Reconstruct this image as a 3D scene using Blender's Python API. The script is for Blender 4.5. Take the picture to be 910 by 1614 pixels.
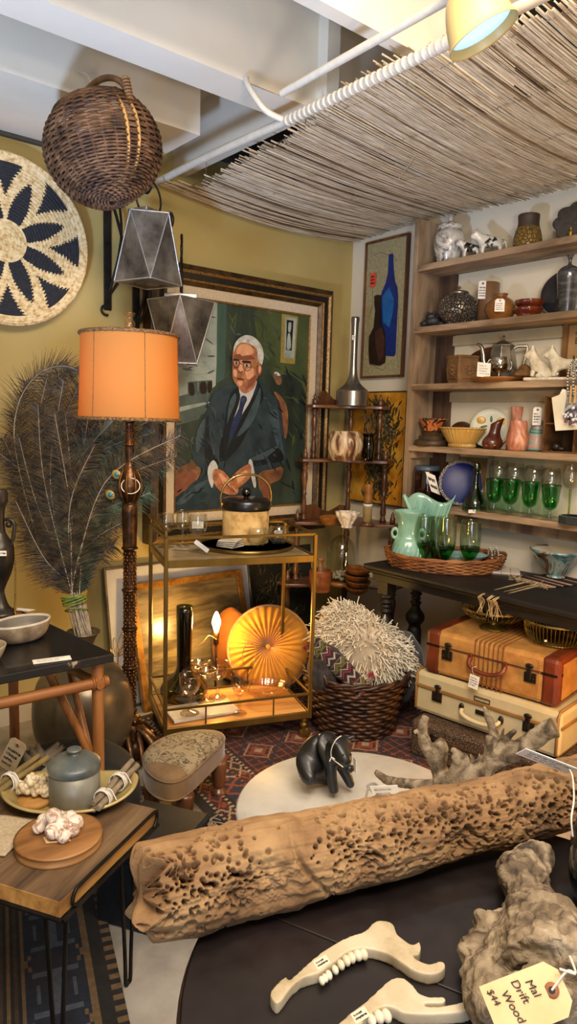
import bpy, bmesh, math, random
import numpy as np
from mathutils import Vector, Matrix, noise, Euler
PI = math.pi
random.seed(7); rng = np.random.RandomState(7)
for o in list(bpy.data.objects): bpy.data.objects.remove(o)
SC = bpy.context.scene; COL = SC.collection

# ------------------------------------------------------------------ camera
FPX = 1110.0; AZ = math.radians(39.6); PITCH = math.atan(142/FPX); ROLL = math.radians(1.6)
CAM = Vector((0, 0, 1.4))
Fw = Vector((math.sin(AZ)*math.cos(PITCH), math.cos(AZ)*math.cos(PITCH), -math.sin(PITCH)))
R0 = Vector((math.cos(AZ), -math.sin(AZ), 0)); U0 = R0.cross(Fw)
Rt = R0*math.cos(ROLL)+U0*math.sin(ROLL); Up = -R0*math.sin(ROLL)+U0*math.cos(ROLL)
cd = bpy.data.cameras.new('camera'); cam = bpy.data.objects.new('camera', cd); COL.objects.link(cam)
cam.matrix_world = Matrix(((Rt.x, Up.x, -Fw.x, CAM.x), (Rt.y, Up.y, -Fw.y, CAM.y), (Rt.z, Up.z, -Fw.z, CAM.z), (0, 0, 0, 1)))
cd.sensor_fit = 'VERTICAL'; cd.sensor_height = 36; cd.lens = FPX/1614*36; cd.clip_start = .02
SC.camera = cam

# ------------------------------------------------------------------ world, lights, exposure
SC.view_settings.view_transform = 'Standard'; SC.view_settings.look = 'None'
SC.view_settings.exposure = 0.0; SC.view_settings.gamma = 1.0; SC.view_settings.use_curve_mapping = False
SC.cycles.sample_clamp_indirect = 4.0; SC.cycles.caustics_reflective = False; SC.cycles.caustics_refractive = False
SC.cycles.max_bounces = 10; SC.cycles.transparent_max_bounces = 24; SC.cycles.transmission_bounces = 10
w = bpy.data.worlds.new('world'); SC.world = w; w.use_nodes = True
w.node_tree.nodes['Background'].inputs[0].default_value = (.55, .6, .7, 1); w.node_tree.nodes['Background'].inputs[1].default_value = .3

def lin(h):
    if isinstance(h, str):
        h = h.lstrip('#'); c = [int(h[i:i+2], 16)/255 for i in (0, 2, 4)]
    else: c = list(h)
    return tuple((x/12.92 if x <= .04045 else ((x+.055)/1.055)**2.4) for x in c)+(1,)
def light(name, kind, loc, target, power, col, size=.5, size_y=None, spot=60, blend=.6, spread=None):
    d = bpy.data.lights.new(name, kind); o = bpy.data.objects.new(name, d); COL.objects.link(o)
    o.location = loc
    if target is not None: o.rotation_euler = (Vector(target)-Vector(loc)).to_track_quat('-Z', 'Y').to_euler()
    d.energy = power; d.color = lin(col)[:3]
    if kind == 'AREA':
        d.shape = 'RECTANGLE'; d.size = size; d.size_y = size_y or size
        if spread: d.spread = math.radians(spread)
    elif kind == 'SPOT': d.spot_size = math.radians(spot); d.spot_blend = blend; d.shadow_soft_size = size
    else: d.shadow_soft_size = size
    return o
# assumed unseen lights: overhead areas, ceiling spots, and daylight from behind the camera
light('assumed_ceiling_light', 'AREA', (.3, -.3, 2.6), (1.7, 2.0, .6), 52, '#ffeedb', 1.4, .5)
light('assumed_aisle_light', 'AREA', (1.2, .5, 2.62), (2.4, 1.7, .9), 20, '#ffe8cc', .7, .4)
light('assumed_daylight', 'AREA', (-1.2, -1.7, 1.1), (1.6, 2.2, 2.4), 40, '#cfe2ff', 1.3, 1.5)  # assumed cool daylight; no window is modelled here
light('ceiling_fill_spot', 'SPOT', (.15, 1.5, .95), (1.2, 2.2, 2.55), 190, '#b4d2ff', .1, spot=85, blend=.8)  # unseen spot without a fixture, added to brighten the beam undersides
light('assumed_spot_table', 'SPOT', (.55, .1, 2.5), (.95, .95, .75), 15, '#ffe6c8', .06, spot=60)  # assumed spots in this group
light('assumed_spot_corner', 'SPOT', (.9, .7, 2.5), (2.3, 2.6, .7), 50, '#ffe6c4', .05, spot=58)
light('assumed_spot_cart', 'SPOT', (.6, 1.0, 2.5), (1.6, 2.4, .5), 40, '#ffe6c4', .05, spot=50)
light('assumed_spot_left', 'SPOT', (-.2, .9, 2.45), (.7, 1.9, .5), 20, '#ffe8cc', .06, spot=60)
light('beam_face_fill', 'POINT', (.2, .6, 2.2), None, 18, '#ffe6c6', .08)  # unseen point light added as a warm wash on the beam faces
light('mat_fill_spot', 'SPOT', (.9, .2, 1.6), (2.6, 2.2, 2.5), 44, '#fff0dc', .1, spot=80, blend=.8)  # fixtureless spot added from below to lighten the reed mat

# ------------------------------------------------------------------ pixel helpers (photo pixel -> ray -> point on a plane of the place)
def ray(x, y): return Fw+Rt*((x-455)/FPX)-Up*((y-807)/FPX)
def atZ(x, y, z): d = ray(x, y); return CAM+d*((z-CAM.z)/d.z)
def atY(x, y, Y): d = ray(x, y); return CAM+d*(Y/d.y)
def atX(x, y, X): d = ray(x, y); return CAM+d*(X/d.x)
def atD(x, y, t): return CAM+ray(x, y)*t
def dep(q): return (Vector(q)-CAM).dot(Fw)
def pxs(q): return dep(q)/FPX            # metres per photo pixel at q
def proj(q):
    v = Vector(q)-CAM; t = v.dot(Fw); return (455+FPX*v.dot(Rt)/t, 807-FPX*v.dot(Up)/t)

# ------------------------------------------------------------------ materials
MATS = {}
def newmat(name):
    m = bpy.data.materials.new(name); m.use_nodes = True
    return m, m.node_tree, m.node_tree.nodes['Principled BSDF']
def nd(t, kind, **kw):
    n = t.nodes.new(kind)
    for k, v in kw.items():
        if k in n.inputs: n.inputs[k].default_value = v
        else: setattr(n, k, v)
    return n
def ramp(t, fac, stops, interp='LINEAR'):
    r = nd(t, 'ShaderNodeValToRGB'); r.color_ramp.interpolation = interp
    e = r.color_ramp.elements
    while len(e) < len(stops): e.new(.5)
    for i, (p, c) in enumerate(stops): e[i].position = p; e[i].color = lin(c)
    t.links.new(fac, r.inputs[0]); return r.outputs[0]
def coords(t, scale=(1, 1, 1), kind='Object', rot=(0, 0, 0)):
    tc = nd(t, 'ShaderNodeTexCoord'); mp = nd(t, 'ShaderNodeMapping')
    mp.inputs['Scale'].default_value = scale; mp.inputs['Rotation'].default_value = rot
    t.links.new(tc.outputs[kind], mp.inputs[0]); return mp.outputs[0]
def tex(t, kind, vec, **kw):
    n = nd(t, kind, **kw); t.links.new(vec, n.inputs['Vector']); return n
def bumpit(t, b, h, strength, dist=.01):
    n = nd(t, 'ShaderNodeBump', Strength=strength, Distance=dist); t.links.new(h, n.inputs['Height']); t.links.new(n.outputs[0], b.inputs['Normal'])
def M(name, c1, c2=None, rough=.55, metal=0, scale=8, stretch=(1, 1, 1), bump=0, bscale=None, detail=5, lo=.35, hi=.65, sheen=0, coat=0, dist=.004, c3=None, spec=None):
    if name in MATS: return MATS[name]
    m, t, b = newmat(name); MATS[name] = m
    v = coords(t, stretch)
    b.inputs['Roughness'].default_value = rough; b.inputs['Metallic'].default_value = metal
    if spec is not None: b.inputs['Specular IOR Level'].default_value = spec
    if sheen: b.inputs['Sheen Weight'].default_value = sheen; b.inputs['Sheen Roughness'].default_value = .4
    if coat: b.inputs['Coat Weight'].default_value = coat; b.inputs['Coat Roughness'].default_value = .08
    n = tex(t, 'ShaderNodeTexNoise', v, Scale=scale, Detail=detail, Roughness=.6)
    if c2:
        st = [(lo, c1), (hi, c2)] if not c3 else [(lo, c1), ((lo+hi)/2, c2), (hi, c3)]
        t.links.new(ramp(t, n.outputs[0], st), b.inputs['Base Color'])
    else: b.inputs['Base Color'].default_value = lin(c1)
    if bump:
        n2 = tex(t, 'ShaderNodeTexNoise', v, Scale=bscale or scale*4, Detail=4)
        bumpit(t, b, n2.outputs[0], bump, dist)
    return m
def wood(name, c1, c2, c3=None, axis=0, scale=6, rough=.55, ring=14, bump=.3, coat=0, contrast=(.37, .64)):
    if name in MATS: return MATS[name]
    m, t, b = newmat(name); MATS[name] = m
    st = [ring/scale]*3; st[axis] = .35
    v = coords(t, tuple(st))
    n = tex(t, 'ShaderNodeTexNoise', v, Scale=scale, Detail=8, Roughness=.62, Distortion=.6)
    v2 = coords(t, (1, 1, 1)); n2 = tex(t, 'ShaderNodeTexNoise', v2, Scale=2.3, Detail=3)
    mx = nd(t, 'ShaderNodeMath', operation='MULTIPLY_ADD'); t.links.new(n2.outputs[0], mx.inputs[0]); mx.inputs[1].default_value = .35
    sb = nd(t, 'ShaderNodeMath', operation='SUBTRACT'); t.links.new(n.outputs[0], sb.inputs[0]); sb.inputs[1].default_value = .175; t.links.new(sb.outputs[0], mx.inputs[2])
    sts = [(contrast[0], c1), (contrast[1], c2)] if not c3 else [(contrast[0], c1), (.5, c2), (contrast[1], c3)]
    t.links.new(ramp(t, mx.outputs[0], sts), b.inputs['Base Color'])
    b.inputs['Roughness'].default_value = rough
    if coat: b.inputs['Coat Weight'].default_value = coat; b.inputs['Coat Roughness'].default_value = .15
    bumpit(t, b, n.outputs[0], bump, .003)
    return m
def glass(name, col='#ffffff', rough=.02, ior=1.45, trans=.55):
    # thin-glass: mostly see-through with fresnel gloss, tinted
    if name in MATS: return MATS[name]
    m, t, b = newmat(name); MATS[name] = m
    t.nodes.remove(b); out = t.nodes['Material Output']
    g = nd(t, 'ShaderNodeBsdfGlossy', Roughness=rough); tr = nd(t, 'ShaderNodeBsdfTransparent', Color=lin(col))
    lw = nd(t, 'ShaderNodeLayerWeight', Blend=.5); pw = nd(t, 'ShaderNodeMath', operation='POWER'); t.links.new(lw.outputs['Facing'], pw.inputs[0]); pw.inputs[1].default_value = 2.4
    ml = nd(t, 'ShaderNodeMath', operation='MULTIPLY_ADD'); t.links.new(pw.outputs[0], ml.inputs[0]); ml.inputs[1].default_value = .6; ml.inputs[2].default_value = .09
    m2 = nd(t, 'ShaderNodeMixShader'); t.links.new(ml.outputs[0], m2.inputs[0]); t.links.new(tr.outputs[0], m2.inputs[1]); t.links.new(g.outputs[0], m2.inputs[2])
    t.links.new(m2.outputs[0], out.inputs[0]); return m
def emit(name, col, strength):
    if name in MATS: return MATS[name]
    m, t, b = newmat(name); MATS[name] = m
    b.inputs['Base Color'].default_value = lin(col); b.inputs['Emission Color'].default_value = lin(col); b.inputs['Emission Strength'].default_value = strength
    return m
def swirl(name, stops, scale=5, dist=3, rough=.35, coat=.3, stretch=(1, 1, 1), bump=0, kind='noise'):
    if name in MATS: return MATS[name]
    m, t, b = newmat(name); MATS[name] = m
    v = coords(t, stretch)
    if kind == 'wave': n = tex(t, 'ShaderNodeTexWave', v, Scale=scale, Distortion=dist, Detail=3); o = n.outputs[1]
    else: n = tex(t, 'ShaderNodeTexNoise', v, Scale=scale, Detail=4, Distortion=dist); o = n.outputs[0]
    t.links.new(ramp(t, o, stops), b.inputs['Base Color']); b.inputs['Roughness'].default_value = rough; b.inputs['Coat Weight'].default_value = coat
    if bump: bumpit(t, b, o, bump, .005)
    return m
def cells(name, c1, c2, scale=30, rough=.6, metal=0, bump=.5, stretch=(1, 1, 1), edge=.12, dist=.004):
    # raised cells with darker creases (tooled metal, pitted surfaces, embossing)
    if name in MATS: return MATS[name]
    m, t, b = newmat(name); MATS[name] = m
    v = coords(t, stretch); n = tex(t, 'ShaderNodeTexVoronoi', v, Scale=scale, feature='DISTANCE_TO_EDGE')
    t.links.new(ramp(t, n.outputs['Distance'], [(0, c1), (edge, c2)]), b.inputs['Base Color'])
    b.inputs['Roughness'].default_value = rough; b.inputs['Metallic'].default_value = metal
    r = ramp(t, n.outputs['Distance'], [(0, '#000000'), (edge*1.6, '#ffffff')]); bumpit(t, b, r, bump, dist)
    return m

# ------------------------------------------------------------------ mesh builder
class MB:
    def __init__(s): s.v = []; s.f = []; s.m = []; s.s = []; s.mi = 0; s.T = Matrix.Identity(4)
    def add(s, vs, fs, smooth=False, mi=None):
        o = len(s.v); T = s.T
        s.v += [tuple(T @ Vector(p)) for p in vs]; mi = s.mi if mi is None else mi
        for f in fs: s.f.append([i+o for i in f]); s.m.append(mi); s.s.append(smooth)
        return s
    def box(s, c, size, rz=0, R=None, ch=0):
        x, y, z = (k/2 for k in size); c = Vector(c)
        Rm = R if R is not None else Matrix.Rotation(rz, 3, 'Z')
        if ch <= 0:
            vs = [c+Rm @ Vector((sx*x, sy*y, sz*z)) for sx in (-1, 1) for sy in (-1, 1) for sz in (-1, 1)]
            s.add(vs, [(0, 1, 3, 2), (4, 6, 7, 5), (0, 4, 5, 1), (2, 3, 7, 6), (0, 2, 6, 4), (1, 5, 7, 3)])
        else:
            vs = []; idx = {}
            for sx in (-1, 1):
                for sy in (-1, 1):
                    for sz in (-1, 1):
                        for k, d in enumerate(((0, ch, ch), (ch, 0, ch), (ch, ch, 0))):
                            idx[sx, sy, sz, k] = len(vs); vs.append(c+Rm @ Vector((sx*(x-d[0]), sy*(y-d[1]), sz*(z-d[2]))))
            fs = []
            for a in (0, 1, 2):
                for sg in (-1, 1):
                    q = []
                    for u, w_ in ((-1, -1), (1, -1), (1, 1), (-1, 1)):
                        t3 = [0, 0, 0]; t3[a] = sg; t3[(a+1) % 3] = u; t3[(a+2) % 3] = w_; q.append(idx[t3[0], t3[1], t3[2], a])
                    fs.append(q if sg > 0 else q[::-1])
            for a in (0, 1, 2):
                b_, c_ = (a+1) % 3, (a+2) % 3
                for u in (-1, 1):
                    for w_ in (-1, 1):
                        t1 = [0, 0, 0]; t1[b_] = u; t1[c_] = w_; t2 = list(t1); t1[a] = -1; t2[a] = 1
                        q = [idx[t1[0], t1[1], t1[2], b_], idx[t2[0], t2[1], t2[2], b_], idx[t2[0], t2[1], t2[2], c_], idx[t1[0], t1[1], t1[2], c_]]
                        fs.append(q if u*w_ < 0 else q[::-1])
            for sx in (-1, 1):
                for sy in (-1, 1):
                    for sz in (-1, 1):
                        q = [idx[sx, sy, sz, 0], idx[sx, sy, sz, 1], idx[sx, sy, sz, 2]]
                        fs.append(q if sx*sy*sz > 0 else q[::-1])
            s.add(vs, fs)
        return s
    def tube(s, pts, r, n=8, closed=False, smooth=True, flat=1.0, upv=None):
        pts = [Vector(p) for p in pts]; k = len(pts); rs = r if isinstance(r, (list, tuple, np.ndarray)) else [r]*k
        prev = None; vs = []
        for i, p in enumerate(pts):
            a = pts[(i-1) % k] if (closed or i) else pts[0]; b = pts[(i+1) % k] if (closed or i < k-1) else pts[-1]
            t = (b-a); t = t.normalized() if t.length > 1e-9 else Vector((0, 0, 1))
            if prev is None:
                u = Vector(upv) if upv else (Vector((0, 0, 1)) if abs(t.z) < .9 else Vector((1, 0, 0)))
                x = t.cross(u).normalized()
            else: x = (prev-t*prev.dot(t)).normalized()
            prev = x; y = t.cross(x)
            for j in range(n):
                A = 2*PI*j/n+PI/n; vs.append(p+x*(math.cos(A)*rs[i])+y*(math.sin(A)*rs[i]*flat))
        fs = []
        for i in range(k if closed else k-1):
            i2 = (i+1) % k
            for j in range(n): j2 = (j+1) % n; fs.append((i*n+j, i*n+j2, i2*n+j2, i2*n+j))
        s.add(vs, fs, smooth)
        if not closed: s.add([vs[j] for j in range(n)], [tuple(range(n))[::-1]]); s.add([vs[(k-1)*n+j] for j in range(n)], [tuple(range(n))])
        return s
    def lathe(s, prof, n=32, c=(0, 0, 0), ax=None, fl=0, nf=8, smooth=True, sx=1, sy=1, mis=None):
        # prof: (r, z); fl: flute depth with nf flutes
        c = Vector(c); A = Vector((0, 0, 1)).rotation_difference(Vector(ax)).to_matrix() if ax is not None else Matrix.Identity(3)
        vs = []
        for r, z in prof:
            for j in range(n):
                a = 2*PI*j/n; rr = r*(1+fl*math.cos(nf*a)) if fl else r
                vs.append(c+A @ Vector((rr*math.cos(a)*sx, rr*math.sin(a)*sy, z)))
        for i in range(len(prof)-1):
            fs = [(i*n+j, i*n+(j+1) % n, (i+1)*n+(j+1) % n, (i+1)*n+j) for j in range(n)]
            if i == 0: base = len(s.v); s.add(vs, fs, smooth, mis[i] if mis else None)
            else:
                for f in fs: s.f.append([q+base for q in f]); s.m.append(mis[i] if mis else s.mi); s.s.append(smooth)
        for i, rev in ((0, True), (len(prof)-1, False)):
            if prof[i][0] > 1e-4:
                f = [base+i*n+j for j in range(n)]; s.f.append(f[::-1] if rev else f); s.m.append((mis[0] if rev else mis[-1]) if mis else s.mi); s.s.append(False)
        return s
    def ell(s, c, r, n=20, m=12, R=None, smooth=True):
        c = Vector(c); r = (r, r, r) if not hasattr(r, '__len__') else r; Rm = R or Matrix.Identity(3); vs = []; fs = []
        for i in range(m+1):
            th = PI*i/m
            for j in range(n):
                a = 2*PI*j/n; vs.append(c+Rm @ Vector((r[0]*math.sin(th)*math.cos(a), r[1]*math.sin(th)*math.sin(a), -r[2]*math.cos(th))))
        for i in range(m):
            for j in range(n): fs.append((i*n+j, i*n+(j+1) % n, (i+1)*n+(j+1) % n, (i+1)*n+j))
        return s.add(vs, fs, smooth)
    def prism(s, poly, h, frame=None, smooth=False):
        # poly: 2-D outline, extruded along frame z by h; frame: 4x4
        Fm = frame or Matrix.Identity(4); k = len(poly)
        vs = [Fm @ Vector((x, y, 0)) for x, y in poly]+[Fm @ Vector((x, y, h)) for x, y in poly]
        s.add(vs, [tuple(range(k))[::-1], tuple(range(k, 2*k))]+[(i, (i+1) % k, k+(i+1) % k, k+i) for i in range(k)], smooth); return s
    def poly(s, pts, mi=None): return s.add(pts, [tuple(range(len(pts)))], False, mi)
    def grid(s, fn, nu, nv, cu=False, cv=False, smooth=True, mfn=None):
        vs = [fn(i/(nu if cu else nu-1), j/(nv if cv else nv-1)) for i in range(nu) for j in range(nv)]
        o = len(s.v); s.add(vs, [])
        for i in range(nu if cu else nu-1):
            for j in range(nv if cv else nv-1):
                i2 = (i+1) % nu; j2 = (j+1) % nv
                s.f.append([o+i*nv+j, o+i2*nv+j, o+i2*nv+j2, o+i*nv+j2]); s.m.append(mfn(i, j) if mfn else s.mi); s.s.append(smooth)
        return s
def obj(name, mb, mats, parent=None, loc=None, rot=None, w=False, bev=0, sub=0, solid=0):
    me = bpy.data.meshes.new(name); vs = mb.v
    if w and parent is not None:                                    # world coordinates -> the parent's
        iv = parent.matrix_world.inverted() if parent.parent is None else (parent.parent.matrix_world @ parent.matrix_basis).inverted()
        vs = [tuple(iv @ Vector(p)) for p in vs]
    me.from_pydata(vs, [], mb.f)
    for mt in (mats if isinstance(mats, (list, tuple)) else [mats]): me.materials.append(mt)
    me.polygons.foreach_set('material_index', mb.m); me.polygons.foreach_set('use_smooth', mb.s)
    bm = bmesh.new(); bm.from_mesh(me); bmesh.ops.recalc_face_normals(bm, faces=bm.faces); bm.to_mesh(me); bm.free()
    o = bpy.data.objects.new(name, me); COL.objects.link(o)
    if parent: o.parent = parent
    if loc is not None: o.location = loc
    if rot is not None: o.rotation_euler = rot
    if solid: md = o.modifiers.new('s', 'SOLIDIFY'); md.thickness = solid; md.offset = 0
    if bev: md = o.modifiers.new('b', 'BEVEL'); md.width = bev; md.segments = 2; md.limit_method = 'ANGLE'; md.angle_limit = .6
    if sub: md = o.modifiers.new('u', 'SUBSURF'); md.levels = sub; md.render_levels = sub
    return o
def thing(name, label, cat, loc=(0, 0, 0), rz=0, group=None, rot=None):
    o = bpy.data.objects.new(name, None); COL.objects.link(o); o.empty_display_size = .05
    o.location = loc; o.rotation_euler = rot if rot else (0, 0, rz)
    o.matrix_world = Matrix.Translation(Vector(loc)) @ Euler(rot if rot else (0, 0, rz)).to_matrix().to_4x4()
    o['label'] = label; o['category'] = cat
    if group: o['group'] = group
    return o
def tag(o, label, cat, group=None):
    o['label'] = label; o['category'] = cat
    if group: o['group'] = group
    return o
def struct(name, mb, mats, **k): o = obj(name, mb, mats, **k); o['kind'] = 'structure'; return o
def dup(root, loc, rz=0, label=None, group=None, sc=None):
    r = root.copy(); COL.objects.link(r); r.location = loc; r.rotation_euler = (0, 0, rz)
    if label: r['label'] = label
    if group: r['group'] = group
    if sc: r.scale = (sc, sc, sc)
    for ch in list(root.children):
        c = ch.copy(); COL.objects.link(c); c.parent = r
        for g in ch.children: d = g.copy(); COL.objects.link(d); d.parent = c
    return r
def facing(loc, z=0):                                               # rotation about Z that turns local -Y towards the camera
    return math.atan2(CAM.y-loc[1], CAM.x-loc[0])+PI/2
def arc(c, r, a0, a1, n, ux=Vector((1, 0, 0)), uy=Vector((0, 0, 1))):
    return [Vector(c)+ux*(r*math.cos(a0+(a1-a0)*i/(n-1)))+uy*(r*math.sin(a0+(a1-a0)*i/(n-1))) for i in range(n)]
def smoothpath(P, k=6):
    P = [Vector(p) for p in P]; out = []
    for i in range(len(P)-1):
        p0 = P[max(i-1, 0)]; p1 = P[i]; p2 = P[i+1]; p3 = P[min(i+2, len(P)-1)]
        for j in range(k):
            t = j/k; out.append(.5*((2*p1)+(p2-p0)*t+(2*p0-5*p1+4*p2-p3)*t*t+(3*p1-p0-3*p2+p3)*t**3))
    out.append(P[-1]); return out
def smoothprof(prof, k=4):
    return [(max(p.x, 0), p.y) for p in smoothpath([(r, z, 0) for r, z in prof], k)]
def text_part(name, s, size, mat, parent, loc, rot, ext=.0005, align='LEFT'):
    c = bpy.data.curves.new(name, 'FONT'); c.body = s; c.size = size; c.extrude = ext; c.align_x = align; c.materials.append(mat)
    tmp = bpy.data.objects.new(name, c); COL.objects.link(tmp); dg = bpy.context.evaluated_depsgraph_get()
    me = bpy.data.meshes.new_from_object(tmp.evaluated_get(dg)); bpy.data.objects.remove(tmp)
    me.materials.clear(); me.materials.append(mat)
    o = bpy.data.objects.new(name, me); COL.objects.link(o); o.parent = parent; o.location = loc; o.rotation_euler = rot
    return o
def scribble(mb, o, ux, uy, w_, lines, lh, seed=0, mi=1, r=.0005):
    # handwriting-like strokes on a card: o top-left, ux right, uy down
    rr = random.Random(seed); o = Vector(o)
    mi0 = mb.mi; mb.mi = mi
    for k in range(lines):
        x = 0.0; wl = w_*rr.uniform(.6, 1)
        while x < wl:
            ww = rr.uniform(.12, .26)*w_; pts = []
            n = int(rr.uniform(5, 9))
            for i in range(n): pts.append(o+ux*(x+ww*.8*i/(n-1))+uy*(k*lh+lh*.5+(lh*.3*rr.uniform(.4, 1) if i % 2 else -lh*.3*rr.uniform(.4, 1))))
            mb.tube(pts, r, 4); x += ww
    mb.mi = mi0
paper = M('white_card', '#efeae0', '#e2dccf', rough=.8, scale=20)
kraft = M('manila_card', '#dcbf90', '#d0b07f', rough=.8, scale=20)
ink = M('black_ink', '#22201f', rough=.7)
stringm = M('white_string', '#e6e1d6', '#cfc8ba', rough=.9, scale=60)
def card(name, c, ux, uy, w_, h_, lines=3, seed=0, parent=None, mat=None, label=None, cat='price tag', hole=False, string=None, thick=.0012, clip=.18, bow=0, group=None):
    # a paper tag centred at world point c; ux right, uy down; optional string path (world)
    ux = Vector(ux).normalized(); uy = Vector(uy).normalized(); nz = ux.cross(uy).normalized(); c = Vector(c)
    if nz.dot(CAM-c) < 0: nz = -nz
    mb = MB(); k = clip*w_ if hole else 0
    out = [(-w_/2, -h_/2+k), (-w_/2+k, -h_/2), (w_/2-k, -h_/2), (w_/2, -h_/2+k), (w_/2, h_/2), (-w_/2, h_/2)] if hole else [(-w_/2, -h_/2), (w_/2, -h_/2), (w_/2, h_/2), (-w_/2, h_/2)]
    vs = [c+ux*x+uy*y for x, y in out]; n = len(vs)
    mb.add(vs+[p+nz*thick for p in vs], [tuple(range(n)), tuple(range(n, 2*n))]+[(i, (i+1) % n, n+(i+1) % n, n+i) for i in range(n)])
    if lines: scribble(mb, c-ux*w_*.38-uy*h_*(.2 if hole else .36)+nz*(thick+.0002), ux, uy, w_*.76, lines, h_*(.6 if hole else .72)/lines, seed, r=max(.0004, h_*.011))
    if hole:
        hc = c-uy*h_*.36+nz*(thick+.0001)
        mb.mi = 3; mb.lathe([(h_*.07, 0), (h_*.07, .0006), (h_*.028, .0006)], 12, hc, ax=nz); mb.mi = 1; mb.lathe([(h_*.03, 0), (h_*.03, .0009)], 10, hc, ax=nz)
    if string: mb.mi = 2; mb.tube(smoothpath(string, 5), .0008, 5)
    o = obj(name, mb, [mat or paper, ink, stringm, M('eyelet_paper', '#a07858', rough=.8)], parent, w=True)
    if label: tag(o, label, cat, group)
    return o
WX, WY = Vector((1, 0, 0)), Vector((0, 1, 0)); WZ = Vector((0, 0, 1))
# ================================================================== STRUCTURE
XR, YB, XL, YF, ZC = 3.05, 3.15, -1.7, -2.2, 2.95
plaster_yellow = M('mustard_wall_paint', '#ab995c', '#b7a56b', rough=.75, scale=1.6, bump=.12, bscale=60, dist=.002)
plaster_cream = M('cream_wall_paint', '#d9cfb6', '#dfd6c1', rough=.75, scale=2, bump=.12, bscale=50, dist=.002)
ceil_white = M('white_ceiling_paint', '#d9d0be', '#e3dbca', rough=.7, scale=2, bump=.25, bscale=14, dist=.004)
concrete = M('grey_concrete', '#77736c', '#a09b92', rough=.6, scale=3.5, bump=.15, bscale=40, c3='#b5b0a6', lo=.3, hi=.75)
darkvoid = M('void_shade_boards', '#26221d', '#322c25', rough=.9, scale=5)
def slab(name, c, size, m, **k): return struct(name, MB().box(c, size), m, **k)
slab('floor', ((XL+XR)/2, (YF+YB)/2, -.05), (XR-XL+.3, YB-YF+.3, .1), concrete)
slab('wall_back', ((XL+XR)/2, YB+.05, 1.475), (XR-XL+.2, .1, 2.95), plaster_yellow)
slab('wall_right', (XR+.05, (YF+YB)/2, 1.475), (.1, YB-YF, 2.95), plaster_cream)
slab('wall_left', (XL-.05, (YF+YB)/2, 1.475), (.1, YB-YF, 2.95), plaster_cream)
slab('wall_front', ((XL+XR)/2, YF-.05, 1.475), (XR-XL, .1, 2.95), plaster_cream)
slab('ceiling', ((XL+XR)/2, (YF+YB)/2, ZC+.05), (XR-XL+.3, YB-YF+.3, .1), ceil_white)
# ceiling timbers, all running along the back wall (x), with a cross timber where they stop
slab('beam_trim_1', ((XL+2.3)/2, 2.18, 2.75), (2.3-XL, .155, .4), ceil_white)
slab('beam_trim_2', ((XL+2.3)/2, 1.61, 2.75), (2.3-XL, .05, .4), ceil_white)
slab('beam_trim_3', ((XL+1.63)/2, 2.865, 2.66), (1.63-XL, .52, .22), ceil_white)
slab('beam_trim_4', (1.85, 2.6, 2.75), (.06, 1.1, .36), ceil_white)
slab('beam_trim_6', (1.0, 2.7, 2.86), (5.2, .9, .06), ceil_white)
# joists and sheet above the reed mat, coloured dark for the shaded void
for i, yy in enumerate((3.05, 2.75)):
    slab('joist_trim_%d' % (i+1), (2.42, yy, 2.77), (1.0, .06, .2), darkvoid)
slab('void_shade_trim_1', (2.45, 2.1, 2.93), (1.1, 2.0, .03), darkvoid)
slab('baseboard_back', ((XL+XR)/2, YB-.008, .05), (XR-XL, .016, .1), M('cream_baseboard', '#cfc6b0', rough=.6))
# thin dark strip where the wall meets the boards
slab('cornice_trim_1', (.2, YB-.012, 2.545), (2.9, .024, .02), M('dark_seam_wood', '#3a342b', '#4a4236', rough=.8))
# ================================================================== CEILING THINGS
# conduit pipes
whitepipe = M('white_painted_conduit', '#b9b3a5', '#c5bfb2', rough=.5, scale=30, bump=.2, bscale=60, dist=.002)
mb = MB(); mb.tube([atZ(445, 147, 2.41), Vector((1.43, 1.2, 2.41)), Vector((1.43, .4, 2.41))], .0115, 10)
tag(obj('ceiling_pipe', mb, whitepipe), 'short straight white pipe ending in mid ceiling, left of the long bent pipe', 'pipe')
t = thing('ceiling_pipe', 'long white pipe bending along the edge of the reed mat towards the lamp', 'pipe', (1.6, 2.0, 2.42))
mb = MB(); mb.tube(smoothpath([(1.62, 3.1, 2.44), (1.61, 2.6, 2.44), (1.61, 2.05, 2.43), (1.612, 1.6, 2.425), (1.6, 1.2, 2.42), (1.59, .4, 2.42)], 4), .015, 10)
obj('pipe_run', mb, whitepipe, t, w=True)
mb = MB()
for i in range(34): mb.lathe([(.0155, -.006), (.0185, -.003), (.0185, .003), (.0155, .006)], 10, (1.605, 2.0-.024*i, 2.424), ax=(0, 1, 0))
obj('spiral_wrap', mb, whitepipe, t, w=True)
mb = MB(); mb.tube(smoothpath([(1.61, 2.02, 2.43), (1.55, 2.06, 2.46), (1.5, 2.09, 2.53), (1.495, 2.1, 2.56)], 5), .011, 8); obj('branch', mb, whitepipe, t, w=True)
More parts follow.
